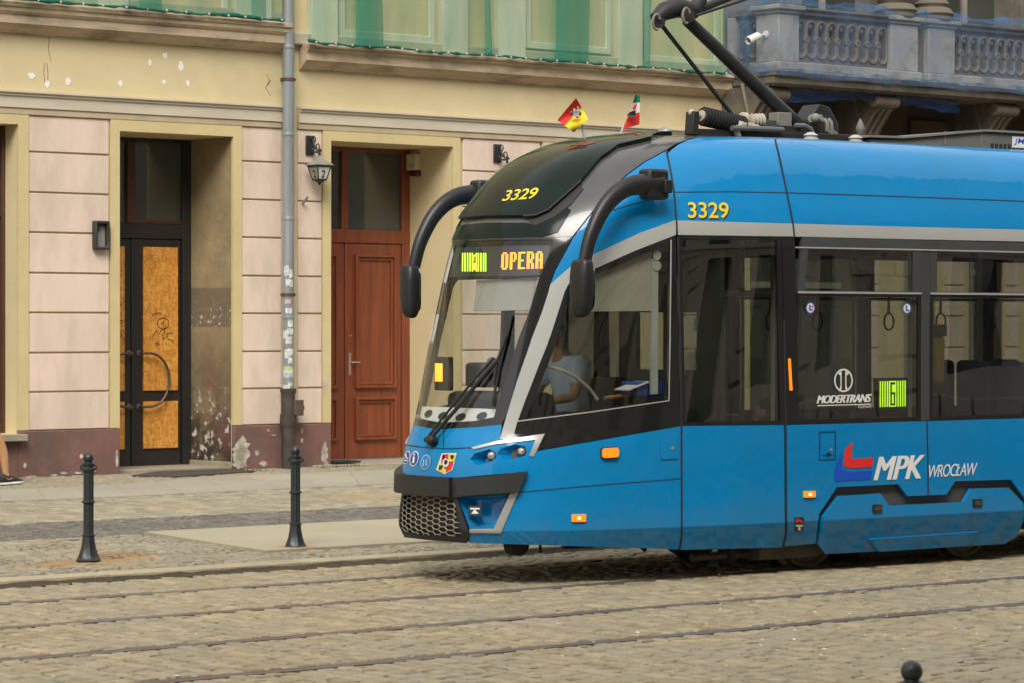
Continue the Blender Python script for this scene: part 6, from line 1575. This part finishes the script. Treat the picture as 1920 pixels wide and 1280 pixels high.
for zc_ in (2.18,):
    for w_ in (.55, -.55): mb = MB(); mb.tube([TW(2.5, w_, zc_), TW(12.5, w_, zc_)], .016, 8); mb.build("ceiling_rail", M_pole, tram)
for t in (3.0, 3.5, 4.3, 4.9, 5.5, 6.1, 6.7, 7.3):
    mb = MB(); mb.tube([TW(t, .55, 2.17), TW(t - .005, .55, 2.02)], .012, 6); mb.tube([TW(t + .055 * math.sin(a), .55, 1.95 + .07 * math.cos(a)) for a in np.linspace(0, 2 * math.pi, 14)[:-1]], .009, 6, closed=True); mb.build("hanging_strap", M_dash, tram)

# --- running gear
ibox("underframe", 1.7, 13.0, -.9, .9, .22, .36, M_undr); ibox("skirt_backing", 4.2, 7.0, -1.02, 1.02, .36, 1.1, M_undr)  # underframe: plain box put in to block light beneath the body
def wheel(u, v0, par):
    p = onW(u, 1020, .74); d = p - TW(0, 0, 0); t = d.x * CP - d.y * SP
    for sg in (1, -1):
        ax = TW(0, sg, 0) - TW(0, 0, 0); c = TW(t, .70 * sg, .30)
        mb = MB(); mb.lathe([(.33, -.06), (.33, -.04), (.30, -.035), (.298, .06), (.27, .065), (.25, .045), (.12, .045), (.11, .075), (.05, .08)], c, 40, ax); wh = mb.build("wheel", M_whl, par)
        mb = MB(); mb.lathe([(.10, .075), (.10, .14), (.08, .16)], c, 16, ax); mb.build("axle_box", M_undr, wh)
    return t
t1 = wheel(1512, 0, tram); t2 = wheel(1804, 0, tram)
for sg in (1, -1):
    mb = MB()
    def bx(t0, t1_, w0, w1, z0, z1): mb.add([TW(t, w * sg, z) for z in (z0, z1) for t, w in ((t0, w0), (t1_, w0), (t1_, w1), (t0, w1))], [(0, 3, 2, 1), (4, 5, 6, 7), (0, 1, 5, 4), (1, 2, 6, 5), (2, 3, 7, 6), (3, 0, 4, 7)])
    bx(t1 - .5, t2 + .5, .80, .90, .30, .52); bx(t1 + .45, t2 - .45, .72, .88, .06, .16); bx(t1 - .55, t1 - .36, .6, .9, .10, .40)
    bf = mb.build("bogie_frame", M_undr, tram, bevel=.02)
    mb = MB(); mb.tube([TW(t1 - .42, .85 * sg, .34), TW(t1 - .44, .86 * sg, .2), TW(t1 - .40, .86 * sg, .10), TW(t1 - .34, .86 * sg, .06)], .02, 8); mb.tube([TW(t1 - .6, .8 * sg, .36), TW(t1 - .6, .8 * sg, .14), TW(t1 - 1.25, .8 * sg, .14)], .03, 6); mb.build("lifeguard", pm("dusty brown steel", (.09, .075, .055), .8, var=.3, scale=8), bf)
ibox("sand_box", 2.55, 3.15, .55, .93, .10, .24, pm("dusty brown box", (.10, .085, .062), .8, var=.3, scale=6)); ibox("hanger", 2.3, 2.36, .7, .86, .08, .3, M_gal if "M_gal" in globals() else M_undr)
mb = MB(); mb.lathe([(.085, -.05), (.085, .05), (.05, .06)], onW(968, 1019, .45), 20, TW(0, 1, 0) - TW(0, 0, 0)); mb.build("towing_eye", M_undr, tram)
mb = MB(); p = onW(1013, 1020, .6); mb.tube([p, p - Vector((0, 0, .06))], .012, 6); mb.build("earthing_rod", M_undr, tram)

# --- pantograph and roof gear
M_pan = pm("dark pantograph tube", (.022, .023, .024), .5, var=.15, scale=8, metal=.1)
M_gal = pm("grey roof steel", (.20, .20, .185), .6, var=.15, scale=5); M_cab_ = pm("pale cable", (.42, .39, .31), .7, var=.15, scale=10); M_box = pm("roof box grey", (.145, .15, .142), .65, var=.12, scale=3, stretch=(1, 1, 3))
W_ = 0.0
def ow(u, v, w=W_): return onW(u, v, w)
pr = ow(1480, 252); 
mb = MB(); mb.tube([ow(1492, 232), ow(1288, 38)], [.062, .05], 14); pg = mb.build("pantograph", M_pan, tram)
mb = MB(); mb.tube([ow(1376, 220, -.12), ow(1236, 42, -.12)], .018, 8); mb.build("control_rod", M_pan, pg)
mb = MB(); mb.tube([ow(1228, 36), ow(1245, 22), ow(1270, 14), ow(1300, 20), ow(1316, -2)], [.05, .075, .085, .07, .05], 12); mb.tube([ow(1236, 42, -.2), ow(1236, 42, .2)], .05, 12); mb.tube([ow(1290, 30, -.16), ow(1290, 30, .16)], .06, 12); mb.build("knee_joint", M_pan, pg)
mb = MB(); mb.tube([ow(1296, 24), ow(1420, -25), ow(1720, -150)], [.035, .03, .028], 10); mb.tube([ow(1305, 30, .1), ow(1420, -8, .1), ow(1700, -120, .1)], .012, 8)
mb.build("upper_arm", M_pan, pg)
top = ow(1720, -150); mb = MB(); mb.tube([top + (TW(0, w, z) - TW(0, 0, 0)) for w, z in ((-.85, -.12), (-.6, 0), (.6, 0), (.85, -.12))], .02, 8); mb.build("collector_head", M_gal, pg)
for s_, (u, v) in ((-.14, (1231, 42)), (.06, (1287, 30))):
    p = ow(u, v, .22); mb = MB(); mb.tube([p + Vector((.0, 0, .0)) + (TW(.038 * math.cos(a), 0, .06 * math.sin(a)) - TW(0, 0, 0)) for a in np.linspace(.4, 5.0, 14)], .011, 7); mb.build("braid_loop", pm("dull copper braid", (.20, .18, .14), .6), pg)
# base frame and its fittings
def obar(name, p, q, hw, hh, mat, par, bevel=.006):
    p, q = Vector(p), Vector(q); ax = (q - p) / 2; ay = TW(0, 1, 0) - TW(0, 0, 0); az = ax.cross(ay).normalized() * hh
    mb = MB(); mb.obox((p + q) / 2, ax, ay * hw, az); return mb.build(name, mat, par, bevel=bevel)
for w_ in (.38, -.38): obar("base_frame", onW(1300, 250, w_), onW(1660, 264, w_), .03, .035, M_pan, pg)
obar("cross_frame", onW(1400, 247, 0), onW(1440, 249, 0), .40, .03, M_pan, pg)
mb = MB(); a, b = onW(1316, 218, .38), onW(1392, 236, .38); mb.tube([a, b], .068, 20)
n = 13
for i in range(n): p = a.lerp(b, (i + .5) / n); q = a.lerp(b, (i + .75) / n); mb.tube([p, q], .078, 20)
sp_ = mb.build("spring_cylinder", M_pan, pg)
mb = MB(); mb.tube([onW(1299, 213, .38), a], .02, 8); mb.lathe([(.045, 0), (.045, .03)], a - (b - a) * .03, 14, (b - a)); mb.ball(onW(1297, 212, .38), .03, n=10, m=8); mb.build("tension_rod", M_cab_, sp_)
obar("spring_bracket", onW(1299, 210, .38), onW(1296, 254, .38), .05, .03, M_pan, pg)
mb = MB(); mb.lathe([(.04, 0), (.055, .01), (.04, .03), (.055, .045), (.04, .06), (.055, .075), (.04, .09), (.055, .105), (.04, .12)], onW(1408, 226, .3), 16, TW(1, .2, .05) - TW(0, 0, 0)); mb.lathe([(.03, -.06), (.045, -.05), (.045, 0)], onW(1400, 222, .2), 14, TW(1, .2, .0) - TW(0, 0, 0)); mb.build("cable_drum", M_cab_, pg)
mb = MB(); mb.tube([onW(1384, 258, .42), onW(1380, 240, .44), onW(1386, 233, .44), onW(1402, 236, .42), onW(1420, 241, .4)], .028, 10); mb.build("pale_hose", M_cab_, pg)
mb = MB(); mb.tube([onW(1372, 241, .46), onW(1420, 242, .45), onW(1468, 244, .45)], .022, 8); mb.tube([onW(1490, 236, .4), onW(1508, 236, .42), onW(1520, 242, .42), onW(1524, 252, .42)], .02, 8)
for k in range(4): mb.tube([onW(1428, 226 + 3 * k, .25), onW(1462, 233 + 3 * k, .25)], .005, 5)
mb.build("grey_hose", pm("grey hose", (.11, .12, .125), .55), pg)
mb = MB(); c = onW(1463, 227, .1); mb.obox(c, TW(.075, 0, 0) - TW(0, 0, 0), TW(0, .06, 0) - TW(0, 0, 0), (0, 0, .065)); mb.build("junction_box", M_gal, pg, bevel=.006)
mb = MB(); mb.obox(onW(1440, 236, .2), TW(.05, 0, 0) - TW(0, 0, 0), TW(0, .05, 0) - TW(0, 0, 0), (0, 0, .04)); mb.build("valve_block", M_pan, pg, bevel=.006)
mb = MB(); mb.prism([[(0, 0), (.34, 0), (.34, .1), (.24, .24), (.12, .26), (0, .12)]], lambda p, d: onW(1508, 254, .1) + (TW(p[0], -d, p[1]) - TW(0, 0, 0)), -.05, .15); mb.build("pivot_bracket", M_pan, pg, bevel=.01)
mb = MB(); mb.tube([onW(1522, 222, .25), onW(1530, 226, .2), onW(1541, 222, .25)], .035, 10); mb.ball(onW(1529, 222, .27), .04, n=12, m=8)
for k in range(2): mb.tube([onW(1545 + 8 * k, 224, .28), onW(1550 + 8 * k, 230, .3), onW(1551 + 8 * k, 245, .3), onW(1560 + 8 * k, 253, .3)], .018, 8)
mb.build("pivot_fittings", M_gal, pg)
for u, v in ((1520, 259), (1604, 264)):
    p = onW(u, v, .55); mb = MB(); mb.lathe([(.07, -.04), (.07, -.01), (.05, .0), (.05, .012), (.062, .02), (.04, .035), (.025, .045)], p, 20); mb.build("insulator", pm("white porcelain", (.42, .42, .39), .35), pg)
p = onW(1613, 256, .3); mb = MB(); mb.lathe([(.02, -.04), (.02, .02), (.038, .05), (.038, .06), (.032, .09), (.015, .125), (.005, .145)], p, 18); mb.build("lightning_arrester", pm("dull grey arrester", (.15, .15, .14), .6), tram)
# long roof box on the right
tb = [TZ(1616, 260, .62), TZ(1862, 250, .62)]
prof_t = [(TZ(1618, 262, .62)[0], 0), (TZ(1640, 254, .62)[0], .0)]
A0, A1, A2 = TZ(1630, 262, .6)[0], TZ(1690, 256, .6)[0], TZ(1842, 250, .6)[0]
zt1, zt2 = TZ(1690, 254, .6)[1], TZ(1842, 248, .6)[1]
mb = MB(); mb.prism([[(A0, 3.40), (A2 + 4, 3.40), (A2 + 4, zt2), (A2, zt2), (A1, zt1 - .03), (A0, 3.44)]], lambda p, d: TW(p[0], .62 - d, p[1]), 0, 1.2); rb_ = mb.build("roof_equipment_box", M_box, tram, bevel=.012)
mb = MB(); mb.prism([[(A0 - .05, 3.45), (A1, zt1 - .028), (A2, zt2 + .002), (A2 + 4, zt2 + .002), (A2 + 4, zt2 + .02), (A2, zt2 + .02), (A1, zt1 - .01), (A0 - .05, 3.468)]], lambda p, d: TW(p[0], .645 - d, p[1]), 0, 1.25); mb.build("lid", M_gal, rb_)
mb = MB()
for k in range(16): t = TZ(1857 + 8 * k, 274, .62)[0]; z = TZ(1880, 276, .62)[1]; mb.add([TW(t, .6235, z - .03), TW(t + .035, .6235, z - .03), TW(t + .035, .6235, z + .025), TW(t, .6235, z + .025)], [(0, 1, 2, 3)])
mb.build("vent_slots", M_rub, rb_, smooth=False)
t_, z_ = TZ(1897, 266, .62); mb = MB(); mb.add([TW(t_, .6245, z_ - .05), TW(t_ + .5, .6245, z_ - .05), TW(t_ + .5, .6245, z_ + .045), TW(t_, .6245, z_ + .045)], [(0, 1, 2, 3)]); lb = mb.build("maker_plate", M_wht, rb_, smooth=False)
vs, fs = text2d("JMND", .2, .01); mb = MB(); mb.add([TW(t_ + .02 + .30 * x, .6255, z_ - .03 + .06 * y) for x, y in vs], fs); mb.build("plate_text", M_bl2, lb, smooth=False, fix=False)
for u in (1770, 1838): t_, z_ = TZ(u, 258, .62); mb = MB(); mb.add([TW(t_, .624, z_ - .06), TW(t_ + .02, .624, z_ - .06), TW(t_ + .02, .624, z_ + .05), TW(t_, .624, z_ + .05)], [(0, 1, 2, 3)]); mb.build("strap", M_gal, rb_, smooth=False)
# warning lamp and cable loop on the front of the roof
p = onW(1243, 258, -.15); mb = MB(); mb.lathe([(.06, -.04), (.064, 0), (.062, .04), (.048, .07), (.024, .082)], p, 20, TW(.5, .4, .9) - TW(0, 0, 0)); bl = mb.build("roof_lamp", pm("grey lamp glass", (.22, .24, .25), .35, var=.5, scale=18), tram)
mb = MB(); mb.tube([onW(1187 + 18 * k, 262 - 10 * math.sin(math.pi * k), -.2) for k in np.linspace(0, 1, 9)], .008, 6); mb.build("cable_loop", pm("olive cable", (.35, .30, .05), .5), tram)
patch("hatch_reflector", [px([(1072, 282), (1085, 276), (1118, 272.5), (1117, 277), (1100, 281)])], pm("dull red strip", (.12, .025, .02), .4), ht, off=.037, th=.003)

# ================================================================ flags
def flag(name, label, base, tip, grid, cols, w0, wave):
    """grid: 4 sight corners (hoist low, hoist high, fly high, fly low); cols: list of (t0, t1, material) bands across the flag"""
    f = thing(name, label, "flag", tuple(onW(*base, w0)), "small flags on the tram roof")
    mb = MB(); mb.tube([onW(*base, w0), onW(*tip, w0)], [.013, .007], 8); mb.build("pole", pm("grey white flagstick", (.45, .45, .43), .5), f)
    A, B, C_, D = [np.array(g, float) for g in grid]
    for i, (b0, b1, m, ax) in enumerate(cols):
        mb = MB(); nx, ny = 8, 8; vs = []
        for r in range(ny + 1):
            for c in range(nx + 1):
                s, t = c / nx, r / ny
                if ax == 't': t = b0 + (b1 - b0) * t
                else: s = b0 + (b1 - b0) * s
                uv = A * (1 - s) * (1 - t) + D * s * (1 - t) + B * (1 - s) * t + C_ * s * t
                vs.append(onW(uv[0], uv[1], w0 + .01 + wave * math.sin(s * 5 + t * 2.5)))
        mb.add(vs, [(r * (nx + 1) + c, r * (nx + 1) + c + 1, (r + 1) * (nx + 1) + c + 1, (r + 1) * (nx + 1) + c) for r in range(ny) for c in range(nx)])
        mb.build("cloth", m, f, ang=180)
    return f
def flag_em(f, parts, w0):
    for pts, m in parts:
        mb = MB(); t = tessellate_polygon([[Vector((x, y, 0)) for x, y in pts]]); mb.add([onW(x, y, w0 + .055) for x, y in pts], t); mb.build("emblem", m, f, smooth=False)
M_fr = pm("flag red", (.75, .035, .03), .7); M_fy = pm("flag yellow", (.80, .62, .02), .7); M_fg = pm("flag green", (.0, .16, .07), .7); M_fw = pm("flag white", (.75, .75, .72), .7)
w0 = -.12
f1 = flag("roof_flag", "small red and yellow flag with a crest on the tram's front roof", (1099, 272), (1083, 200), ((1076, 249), (1103, 223), (1080, 184), (1045, 226)), [(0, .55, M_fy, 's'), (.55, 1, M_fr, 's')], w0, .03)
flag_em(f1, [([(1079 + r * math.cos(t), 212 + r * 1.0 * math.sin(t)) for t, r in zip(np.linspace(0, 6.0, 12), [10, 6] * 6)], pm("crest silver", (.50, .50, .52), .6)), ([(1070, 212), (1075, 207), (1076, 215), (1071, 218)], M_iron), ([(1085, 209), (1091, 212), (1089, 218), (1084, 215)], pm("olive black", (.12, .11, .02), .6)), ([(1077, 217), (1087, 220), (1083, 223)], M_fr), ([(1077, 209), (1082, 208), (1082, 214), (1078, 214)], M_nblu)], w0)
w1 = -.30
f2 = flag("roof_flag", "small green, white and red flag with an emblem on the tram's roof", (1161, 264), (1170, 232), ((1168, 243), (1192, 178), (1200, 180), (1199, 234)), [(0, .42, M_fr, 't'), (.42, .76, M_fw, 't'), (.76, 1, M_fg, 't')], w1, .012)
flag_em(f2, [([(1180, 211), (1192, 207), (1191, 217), (1179, 216)], M_iron), ([(1177, 213), (1191, 217), (1190, 220), (1176, 218)], M_fg), ([(1186, 203), (1195, 193), (1193, 204), (1188, 208)], M_fr)], w1)

# ================================================================ people
def skin_mesh(nodes, edges, root, sub=2):
    me = bpy.data.meshes.new("figure"); keys = list(nodes); me.from_pydata([nodes[k][0] for k in keys], [(keys.index(a), keys.index(b)) for a, b in edges], [])
    ob = bpy.data.objects.new("figure", me); COL.objects.link(ob); ob.modifiers.new("s", 'SKIN')
    for i, k in enumerate(keys):
        r = nodes[k][1]; r = r if isinstance(r, tuple) else (r, r)
        me.skin_vertices[0].data[i].radius = r; me.skin_vertices[0].data[i].use_root = (k == root)
    md = ob.modifiers.new("u", 'SUBSURF'); md.levels = md.render_levels = sub
    ev = ob.evaluated_get(bpy.context.evaluated_depsgraph_get()); m2 = bpy.data.meshes.new_from_object(ev)
    v = [tuple(x.co) for x in m2.vertices]; f = [tuple(p.vertices) for p in m2.polygons]
    bpy.data.objects.remove(ob); bpy.data.meshes.remove(me); bpy.data.meshes.remove(m2); return v, f
def head(mb, c, fwd, up, s=1.0, hair=False):
    c, fwd, up = Vector(c), Vector(fwd).normalized(), Vector(up).normalized(); sd_ = up.cross(fwd).normalized(); n, m = 28, 22; vs = []; fs = []
    def sh(th, ph):
        x, y, z = math.sin(th) * math.cos(ph), math.sin(th) * math.sin(ph), math.cos(th)
        rx, ry, rz = .098, .076, .118
        if z < 0: ry *= 1 - .28 * (-z) ** 1.5; rx *= 1 - .12 * (-z)
        p = [rx * x, ry * y, rz * z]
        if x > 0 and not hair:
            g = math.exp(-(y / .16) ** 2)
            p[0] += .026 * g * math.exp(-((z + .22) / .13) ** 2) + .010 * math.exp(-(y / .25) ** 2) * math.exp(-((z + .55) / .08) ** 2) + .012 * math.exp(-(y / .3) ** 2) * math.exp(-((z + .88) / .14) ** 2)
            p[0] -= .012 * (math.exp(-((y - .38) / .16) ** 2) + math.exp(-((y + .38) / .16) ** 2)) * math.exp(-((z - .02) / .12) ** 2) + .005 * g * math.exp(-((z + .66) / .04) ** 2)
        return p
    for i in range(m + 1):
        for j in range(n):
            p = sh(math.pi * i / m, 2 * math.pi * j / n)
            k = 1.07 if hair else 1.0
            vs.append(c + (fwd * (p[0] - (.012 if hair else 0)) + sd_ * p[1] + up * p[2]) * k * s)
    for i in range(m):
        for j in range(n):
            if hair:
                th = math.pi * (i + .5) / m; ph = 2 * math.pi * (j + .5) / n; ff = math.cos(ph)
                lim = 1.05 if ff > .55 else (1.35 if ff > .05 else 1.95)
                if th > lim: continue
            fs.append((i * n + j, (i + 1) * n + j, (i + 1) * n + (j + 1) % n, i * n + (j + 1) % n))
    mb.add(vs, fs)
    if not hair:
        for k in (1, -1): mb.ball(c + (sd_ * k * .080 - fwd * .005 - up * .005) * s, .012 * s, .02 * s, .03 * s, 10, 8)
def hand(mb, wrist, d, palm, s=1.0):
    """palm with four curled fingers and a thumb"""
    d, palm = Vector(d).normalized(), Vector(palm).normalized(); sd_ = d.cross(palm).normalized(); wv = Vector(wrist)
    mb.tube([wv, wv + d * .03 * s, wv + d * .07 * s, wv + d * .092 * s], [.022 * s, .03 * s, .036 * s, .028 * s], 10, flat=.55)
    for k, L in ((-1.5, .058), (-.5, .07), (.5, .074), (1.5, .066)):
        p = wv + d * .088 * s + sd_ * k * .017 * s
        mb.tube([p, p + (d * L * .45 + palm * .008) * s, p + (d * L * .8 + palm * .028) * s, p + (d * L * .9 + palm * .05) * s], [.0085 * s, .0085 * s, .0075 * s, .006 * s], 7)
    p = wv + d * .03 * s + sd_ * .026 * s
    mb.tube([p, p + (d * .03 + sd_ * .022 + palm * .012) * s, p + (d * .055 + sd_ * .026 + palm * .03) * s], [.011 * s, .010 * s, .007 * s], 7)
M_skin = pm("warm skin", (.46, .235, .135), .55, var=.06, scale=6); M_hair = pm("dark hair", (.018, .012, .009), .7, var=.3, scale=40)
def cloth(name, nodes, edges, root, mat, par):
    v, f = skin_mesh(nodes, edges, root); mb = MB(); mb.add(v, f); return mb.build(name, mat, par, ang=180)

# the driver, seated at the desk, facing the windscreen
hp_ = onW(1036, 626, -.05); dl = hp_ - TW(0, 0, 0); th_ = dl.x * CP - dl.y * SP
zS = hp_.z; L = lambda t, w, z: TW(th_ + t, -.05 + w, z)
drv = thing("person", "tram driver in a pale blue shirt seated behind the cab's side window", "person", tuple(L(.2, 0, .68)))
zz = zS - .12
nd = {"pel": (L(.22, 0, zz - .60), .13), "sp": (L(.20, 0, zz - .38), .12), "ch": (L(.14, 0, zz - .17), (.13, .13)), "nk": (L(.06, 0, zz - .02), .055), "hb": (L(.03, 0, zz + .06), .05)}
ed = [("pel", "sp"), ("sp", "ch"), ("ch", "nk"), ("nk", "hb")]
for k, n_ in ((1, "r"), (-1, "l")):
    nd.update({"s" + n_: (L(.14, k * .19, zz - .09), .062), "e" + n_: (L(.02, k * .25, zz - .36), .043), "w" + n_: (L(-.22, k * .20, zz - .40), .028), "h" + n_: (L(.16, k * .10, zz - .62), .085), "k" + n_: (L(-.24, k * .13, zz - .55), .06), "a" + n_: (L(-.28, k * .13, .78), .04), "f" + n_: (L(-.44, k * .14, .73), .035)})
    ed += [("ch", "s" + n_), ("s" + n_, "e" + n_), ("e" + n_, "w" + n_), ("pel", "h" + n_), ("h" + n_, "k" + n_), ("k" + n_, "a" + n_), ("a" + n_, "f" + n_)]
v, f = skin_mesh(nd, ed, "pel"); mb = MB(); mb.add(v, f); head(mb, L(-.01, 0, zz + .135), TW(-1, .12, -.1) - TW(0, 0, 0), (0, 0, 1))
for k in (1, -1): hand(mb, L(-.21, k * .20, zz - .40), TW(-1, 0, -.15) - TW(0, 0, 0), (0, 0, -1))
body = mb.build("body", M_skin, drv, ang=180)
mb = MB(); head(mb, L(.0, 0, zz + .14), TW(-1, .12, -.1) - TW(0, 0, 0), (0, 0, 1), hair=True); mb.build("hair", M_hair, drv, ang=180)
sh_ = {"pel": (nd["pel"][0], .15), "sp": (nd["sp"][0], .14), "ch": (nd["ch"][0], (.15, .15)), "nk": (L(.09, 0, zz - .055), .075)}; se = [("pel", "sp"), ("sp", "ch"), ("ch", "nk")]
for n_ in "rl": sh_["s" + n_] = (nd["s" + n_][0], .075); sh_["m" + n_] = (nd["s" + n_][0].lerp(nd["e" + n_][0], .75), .066); se += [("ch", "s" + n_), ("s" + n_, "m" + n_)]
cloth("shirt", sh_, se, "pel", pm("pale blue shirt", (.58, .69, .80), .8, var=.06, scale=8), drv)
tr = {"pel": (nd["pel"][0], .15)}; te = []
for n_ in "rl":
    for q_, r in (("h", .10), ("k", .078), ("a", .062)): tr[q_ + n_] = (nd[q_ + n_][0], r)
    te += [("pel", "h" + n_), ("h" + n_, "k" + n_), ("k" + n_, "a" + n_)]
cloth("trousers", tr, te, "pel", pm("dark trousers", (.015, .018, .03), .85), drv)

# a seated passenger low in the door window
hp_ = onW(1433, 772, .45); dl = hp_ - TW(0, 0, 0); th_ = dl.x * CP - dl.y * SP; zz = hp_.z - .13
L = lambda t, w, z: TW(th_ + t, .45 + w, z)
pas = thing("person", "small dark haired passenger whose head shows low in the tram's door window", "person", tuple(L(.2, 0, .4)))
s_ = .72
nd = {"pel": (L(.16, 0, zz - .42), .10), "ch": (L(.10, 0, zz - .14), .10), "nk": (L(.03, 0, zz - .01), .042), "hb": (L(.02, 0, zz + .05), .04)}; ed = [("pel", "ch"), ("ch", "nk"), ("nk", "hb")]
for k, n_ in ((1, "r"), (-1, "l")):
    nd.update({"s" + n_: (L(.09, k * .14, zz - .08), .045), "e" + n_: (L(.05, k * .17, zz - .27), .034), "w" + n_: (L(-.1, k * .10, zz - .32), .024), "k" + n_: (L(-.14, k * .09, zz - .40), .055), "a" + n_: (L(-.16, k * .09, max(.45, zz - .75)), .036)}); ed += [("ch", "s" + n_), ("s" + n_, "e" + n_), ("e" + n_, "w" + n_), ("pel", "k" + n_), ("k" + n_, "a" + n_)]
v, f = skin_mesh(nd, ed, "pel"); mb = MB(); mb.add(v, f); head(mb, L(.0, 0, zz + .12), TW(-.5, -.6, -.1) - TW(0, 0, 0), (0, 0, 1), .92)
for k in (1, -1): hand(mb, L(-.10, k * .10, zz - .32), TW(-1, 0, -.2) - TW(0, 0, 0), (0, 0, -1), .75)
mb.build("body", M_skin, pas, ang=180)
mb = MB(); head(mb, L(.005, 0, zz + .125), TW(-.5, -.6, -.1) - TW(0, 0, 0), (0, 0, 1), .94, True); mb.build("hair", M_hair, pas, ang=180)
sh_ = {k: (nd[k][0], nd[k][1] * 1.2 if k in ("pel", "ch", "sr", "sl", "er", "el") else nd[k][1]) for k in ("pel", "ch", "sr", "sl", "er", "el")}
cloth("dark_top", sh_, [("pel", "ch"), ("ch", "sr"), ("ch", "sl"), ("sr", "er"), ("sl", "el")], "pel", pm("dark top", (.02, .022, .03), .85), pas)

# the walker cut off by the left edge of the photo
toe = onPave(37, 906); G = toe.z
def W(x, y, z): return Vector((toe.x - .13 + x, toe.y + y, G + z))
wk = thing("person", "walking person cut off at the left edge, bare shin and black trainer stepping right", "person", tuple(W(-.35, 0, 0)))
nd = {"pel": (W(-.50, 0, .93), (.15, .13)), "sp": (W(-.50, 0, 1.13), (.13, .12)), "ch": (W(-.48, 0, 1.33), (.16, .13)), "nk": (W(-.46, 0, 1.50), .055), "hb": (W(-.44, 0, 1.58), .05),
      "hr": (W(-.48, -.09, .86), .095), "kr": (W(-.20, -.09, .52), .062), "cr": (W(-.135, -.09, .36), .058), "ar": (W(-.105, -.09, .10), .036), "fr": (W(.02, -.09, .045), .034),
      "hl": (W(-.52, .09, .86), .095), "kl": (W(-.60, .09, .48), .062), "cl": (W(-.70, .09, .36), .058), "al": (W(-.90, .09, .17), .036), "fl": (W(-.80, .09, .05), .034)}
ed = [("pel", "sp"), ("sp", "ch"), ("ch", "nk"), ("nk", "hb"), ("pel", "hr"), ("hr", "kr"), ("kr", "cr"), ("cr", "ar"), ("ar", "fr"), ("pel", "hl"), ("hl", "kl"), ("kl", "cl"), ("cl", "al"), ("al", "fl")]
for k, n_, sw in ((-1, "r", -1), (1, "l", 1)):
    nd.update({"s" + n_: (W(-.48, k * .19, 1.41), .06), "e" + n_: (W(-.50 + sw * .12, k * .24, 1.13), .042), "w" + n_: (W(-.46 + sw * .26, k * .23, .92), .028)}); ed += [("ch", "s" + n_), ("s" + n_, "e" + n_), ("e" + n_, "w" + n_)]
v, f = skin_mesh(nd, ed, "pel"); mb = MB(); mb.add(v, f); head(mb, W(-.43, 0, 1.67), (1, 0, -.05), (0, 0, 1))
for k, sw in ((-1, -1), (1, 1)): hand(mb, W(-.46 + sw * .26, k * .23, .925), (sw * .3, 0, -1), (.9, -k * .3, 0))
mb.build("body", pm("tanned skin", (.50, .26, .13), .5, var=.06, scale=6), wk, ang=180)
mb = MB(); head(mb, W(-.44, 0, 1.675), (1, 0, -.05), (0, 0, 1), 1, True); mb.build("hair", M_hair, wk, ang=180)
sh_ = {"pel": (nd["pel"][0], (.17, .15)), "hr": (nd["hr"][0], .125), "mr": (nd["hr"][0].lerp(nd["kr"][0], .86), .098), "hl": (nd["hl"][0], .125), "ml": (nd["hl"][0].lerp(nd["kl"][0], .8), .1)}
cloth("shorts", sh_, [("pel", "hr"), ("hr", "mr"), ("pel", "hl"), ("hl", "ml")], "pel", pm("orange shorts", (.55, .12, .045), .8), wk)
sh_ = {"pel": (W(-.50, 0, .95), (.175, .155)), "sp": (nd["sp"][0], (.15, .14)), "ch": (nd["ch"][0], (.175, .15)), "nk": (W(-.475, 0, 1.44), .09)}; se = [("pel", "sp"), ("sp", "ch"), ("ch", "nk")]
for n_ in "rl": sh_["s" + n_] = (nd["s" + n_][0], .075); sh_["m" + n_] = (nd["s" + n_][0].lerp(nd["e" + n_][0], .7), .062); se += [("ch", "s" + n_), ("s" + n_, "m" + n_)]
cloth("top", sh_, se, "pel", pm("grey top", (.2, .2, .2), .85), wk)
def shoe(ax, ay, az, pitch):
    """trainer: upper and sole, heel at the origin, toe along +x"""
    c, s = math.cos(pitch), math.sin(pitch)
    def T(x, y, z): return Vector((ax + x * c - z * s, ay + y, az + x * s + z * c))
    st = [(-.065, .032, .02, .105), (-.03, .042, .015, .128), (.03, .044, .015, .122), (.08, .044, .015, .098), (.13, .045, .015, .076), (.18, .043, .015, .060), (.218, .028, .018, .044)]
    mb = MB(); n = 14; vs = []; fs = []
    for x, hw, z0, z1 in st:
        for j in range(n): a = 2 * math.pi * j / n; vs.append(T(x, hw * math.cos(a), max(z0, (z0 + z1) / 2 + (z1 - z0) / 2 * math.sin(a) * (1.0)) if math.sin(a) > -.6 else z0))
    for i in range(len(st) - 1):
        for j in range(n): fs.append((i * n + j, i * n + (j + 1) % n, (i + 1) * n + (j + 1) % n, (i + 1) * n + j))
    fs += [tuple(range(n))[::-1], tuple((len(st) - 1) * n + j for j in range(n))]
    mb.add(vs, fs); u_ = mb.build("shoe", pm("black trainer fabric", (.022, .024, .022), .8, var=.2, scale=25), wk, ang=60)
    ol = [(-.07, -.028), (-.04, -.038), (.05, -.038), (.13, -.044), (.19, -.04), (.225, -.02), (.225, .02), (.19, .04), (.13, .044), (.05, .038), (-.04, .038), (-.07, .028)]
    mb = MB(); mb.prism([ol], lambda p, d: T(p[0], p[1], d + .012 * max(0, (p[0] - .12) / .1)), .0, .022); mb.build("sole", pm("white sole", (.62, .62, .60), .6), u_, bevel=.006)
    mb = MB(); mb.tube([T(-.01, -.043, .07), T(.02, -.0445, .055), T(.06, -.0455, .072)], .005, 6); mb.build("flash", pm("orange flash", (.75, .22, .03), .5), u_)
shoe(W(-.105, 0, 0).x, W(0, -.09, 0).y, G + .004, 0.03); shoe(W(-.92, 0, 0).x, W(0, .09, 0).y, G + .10, -.55)
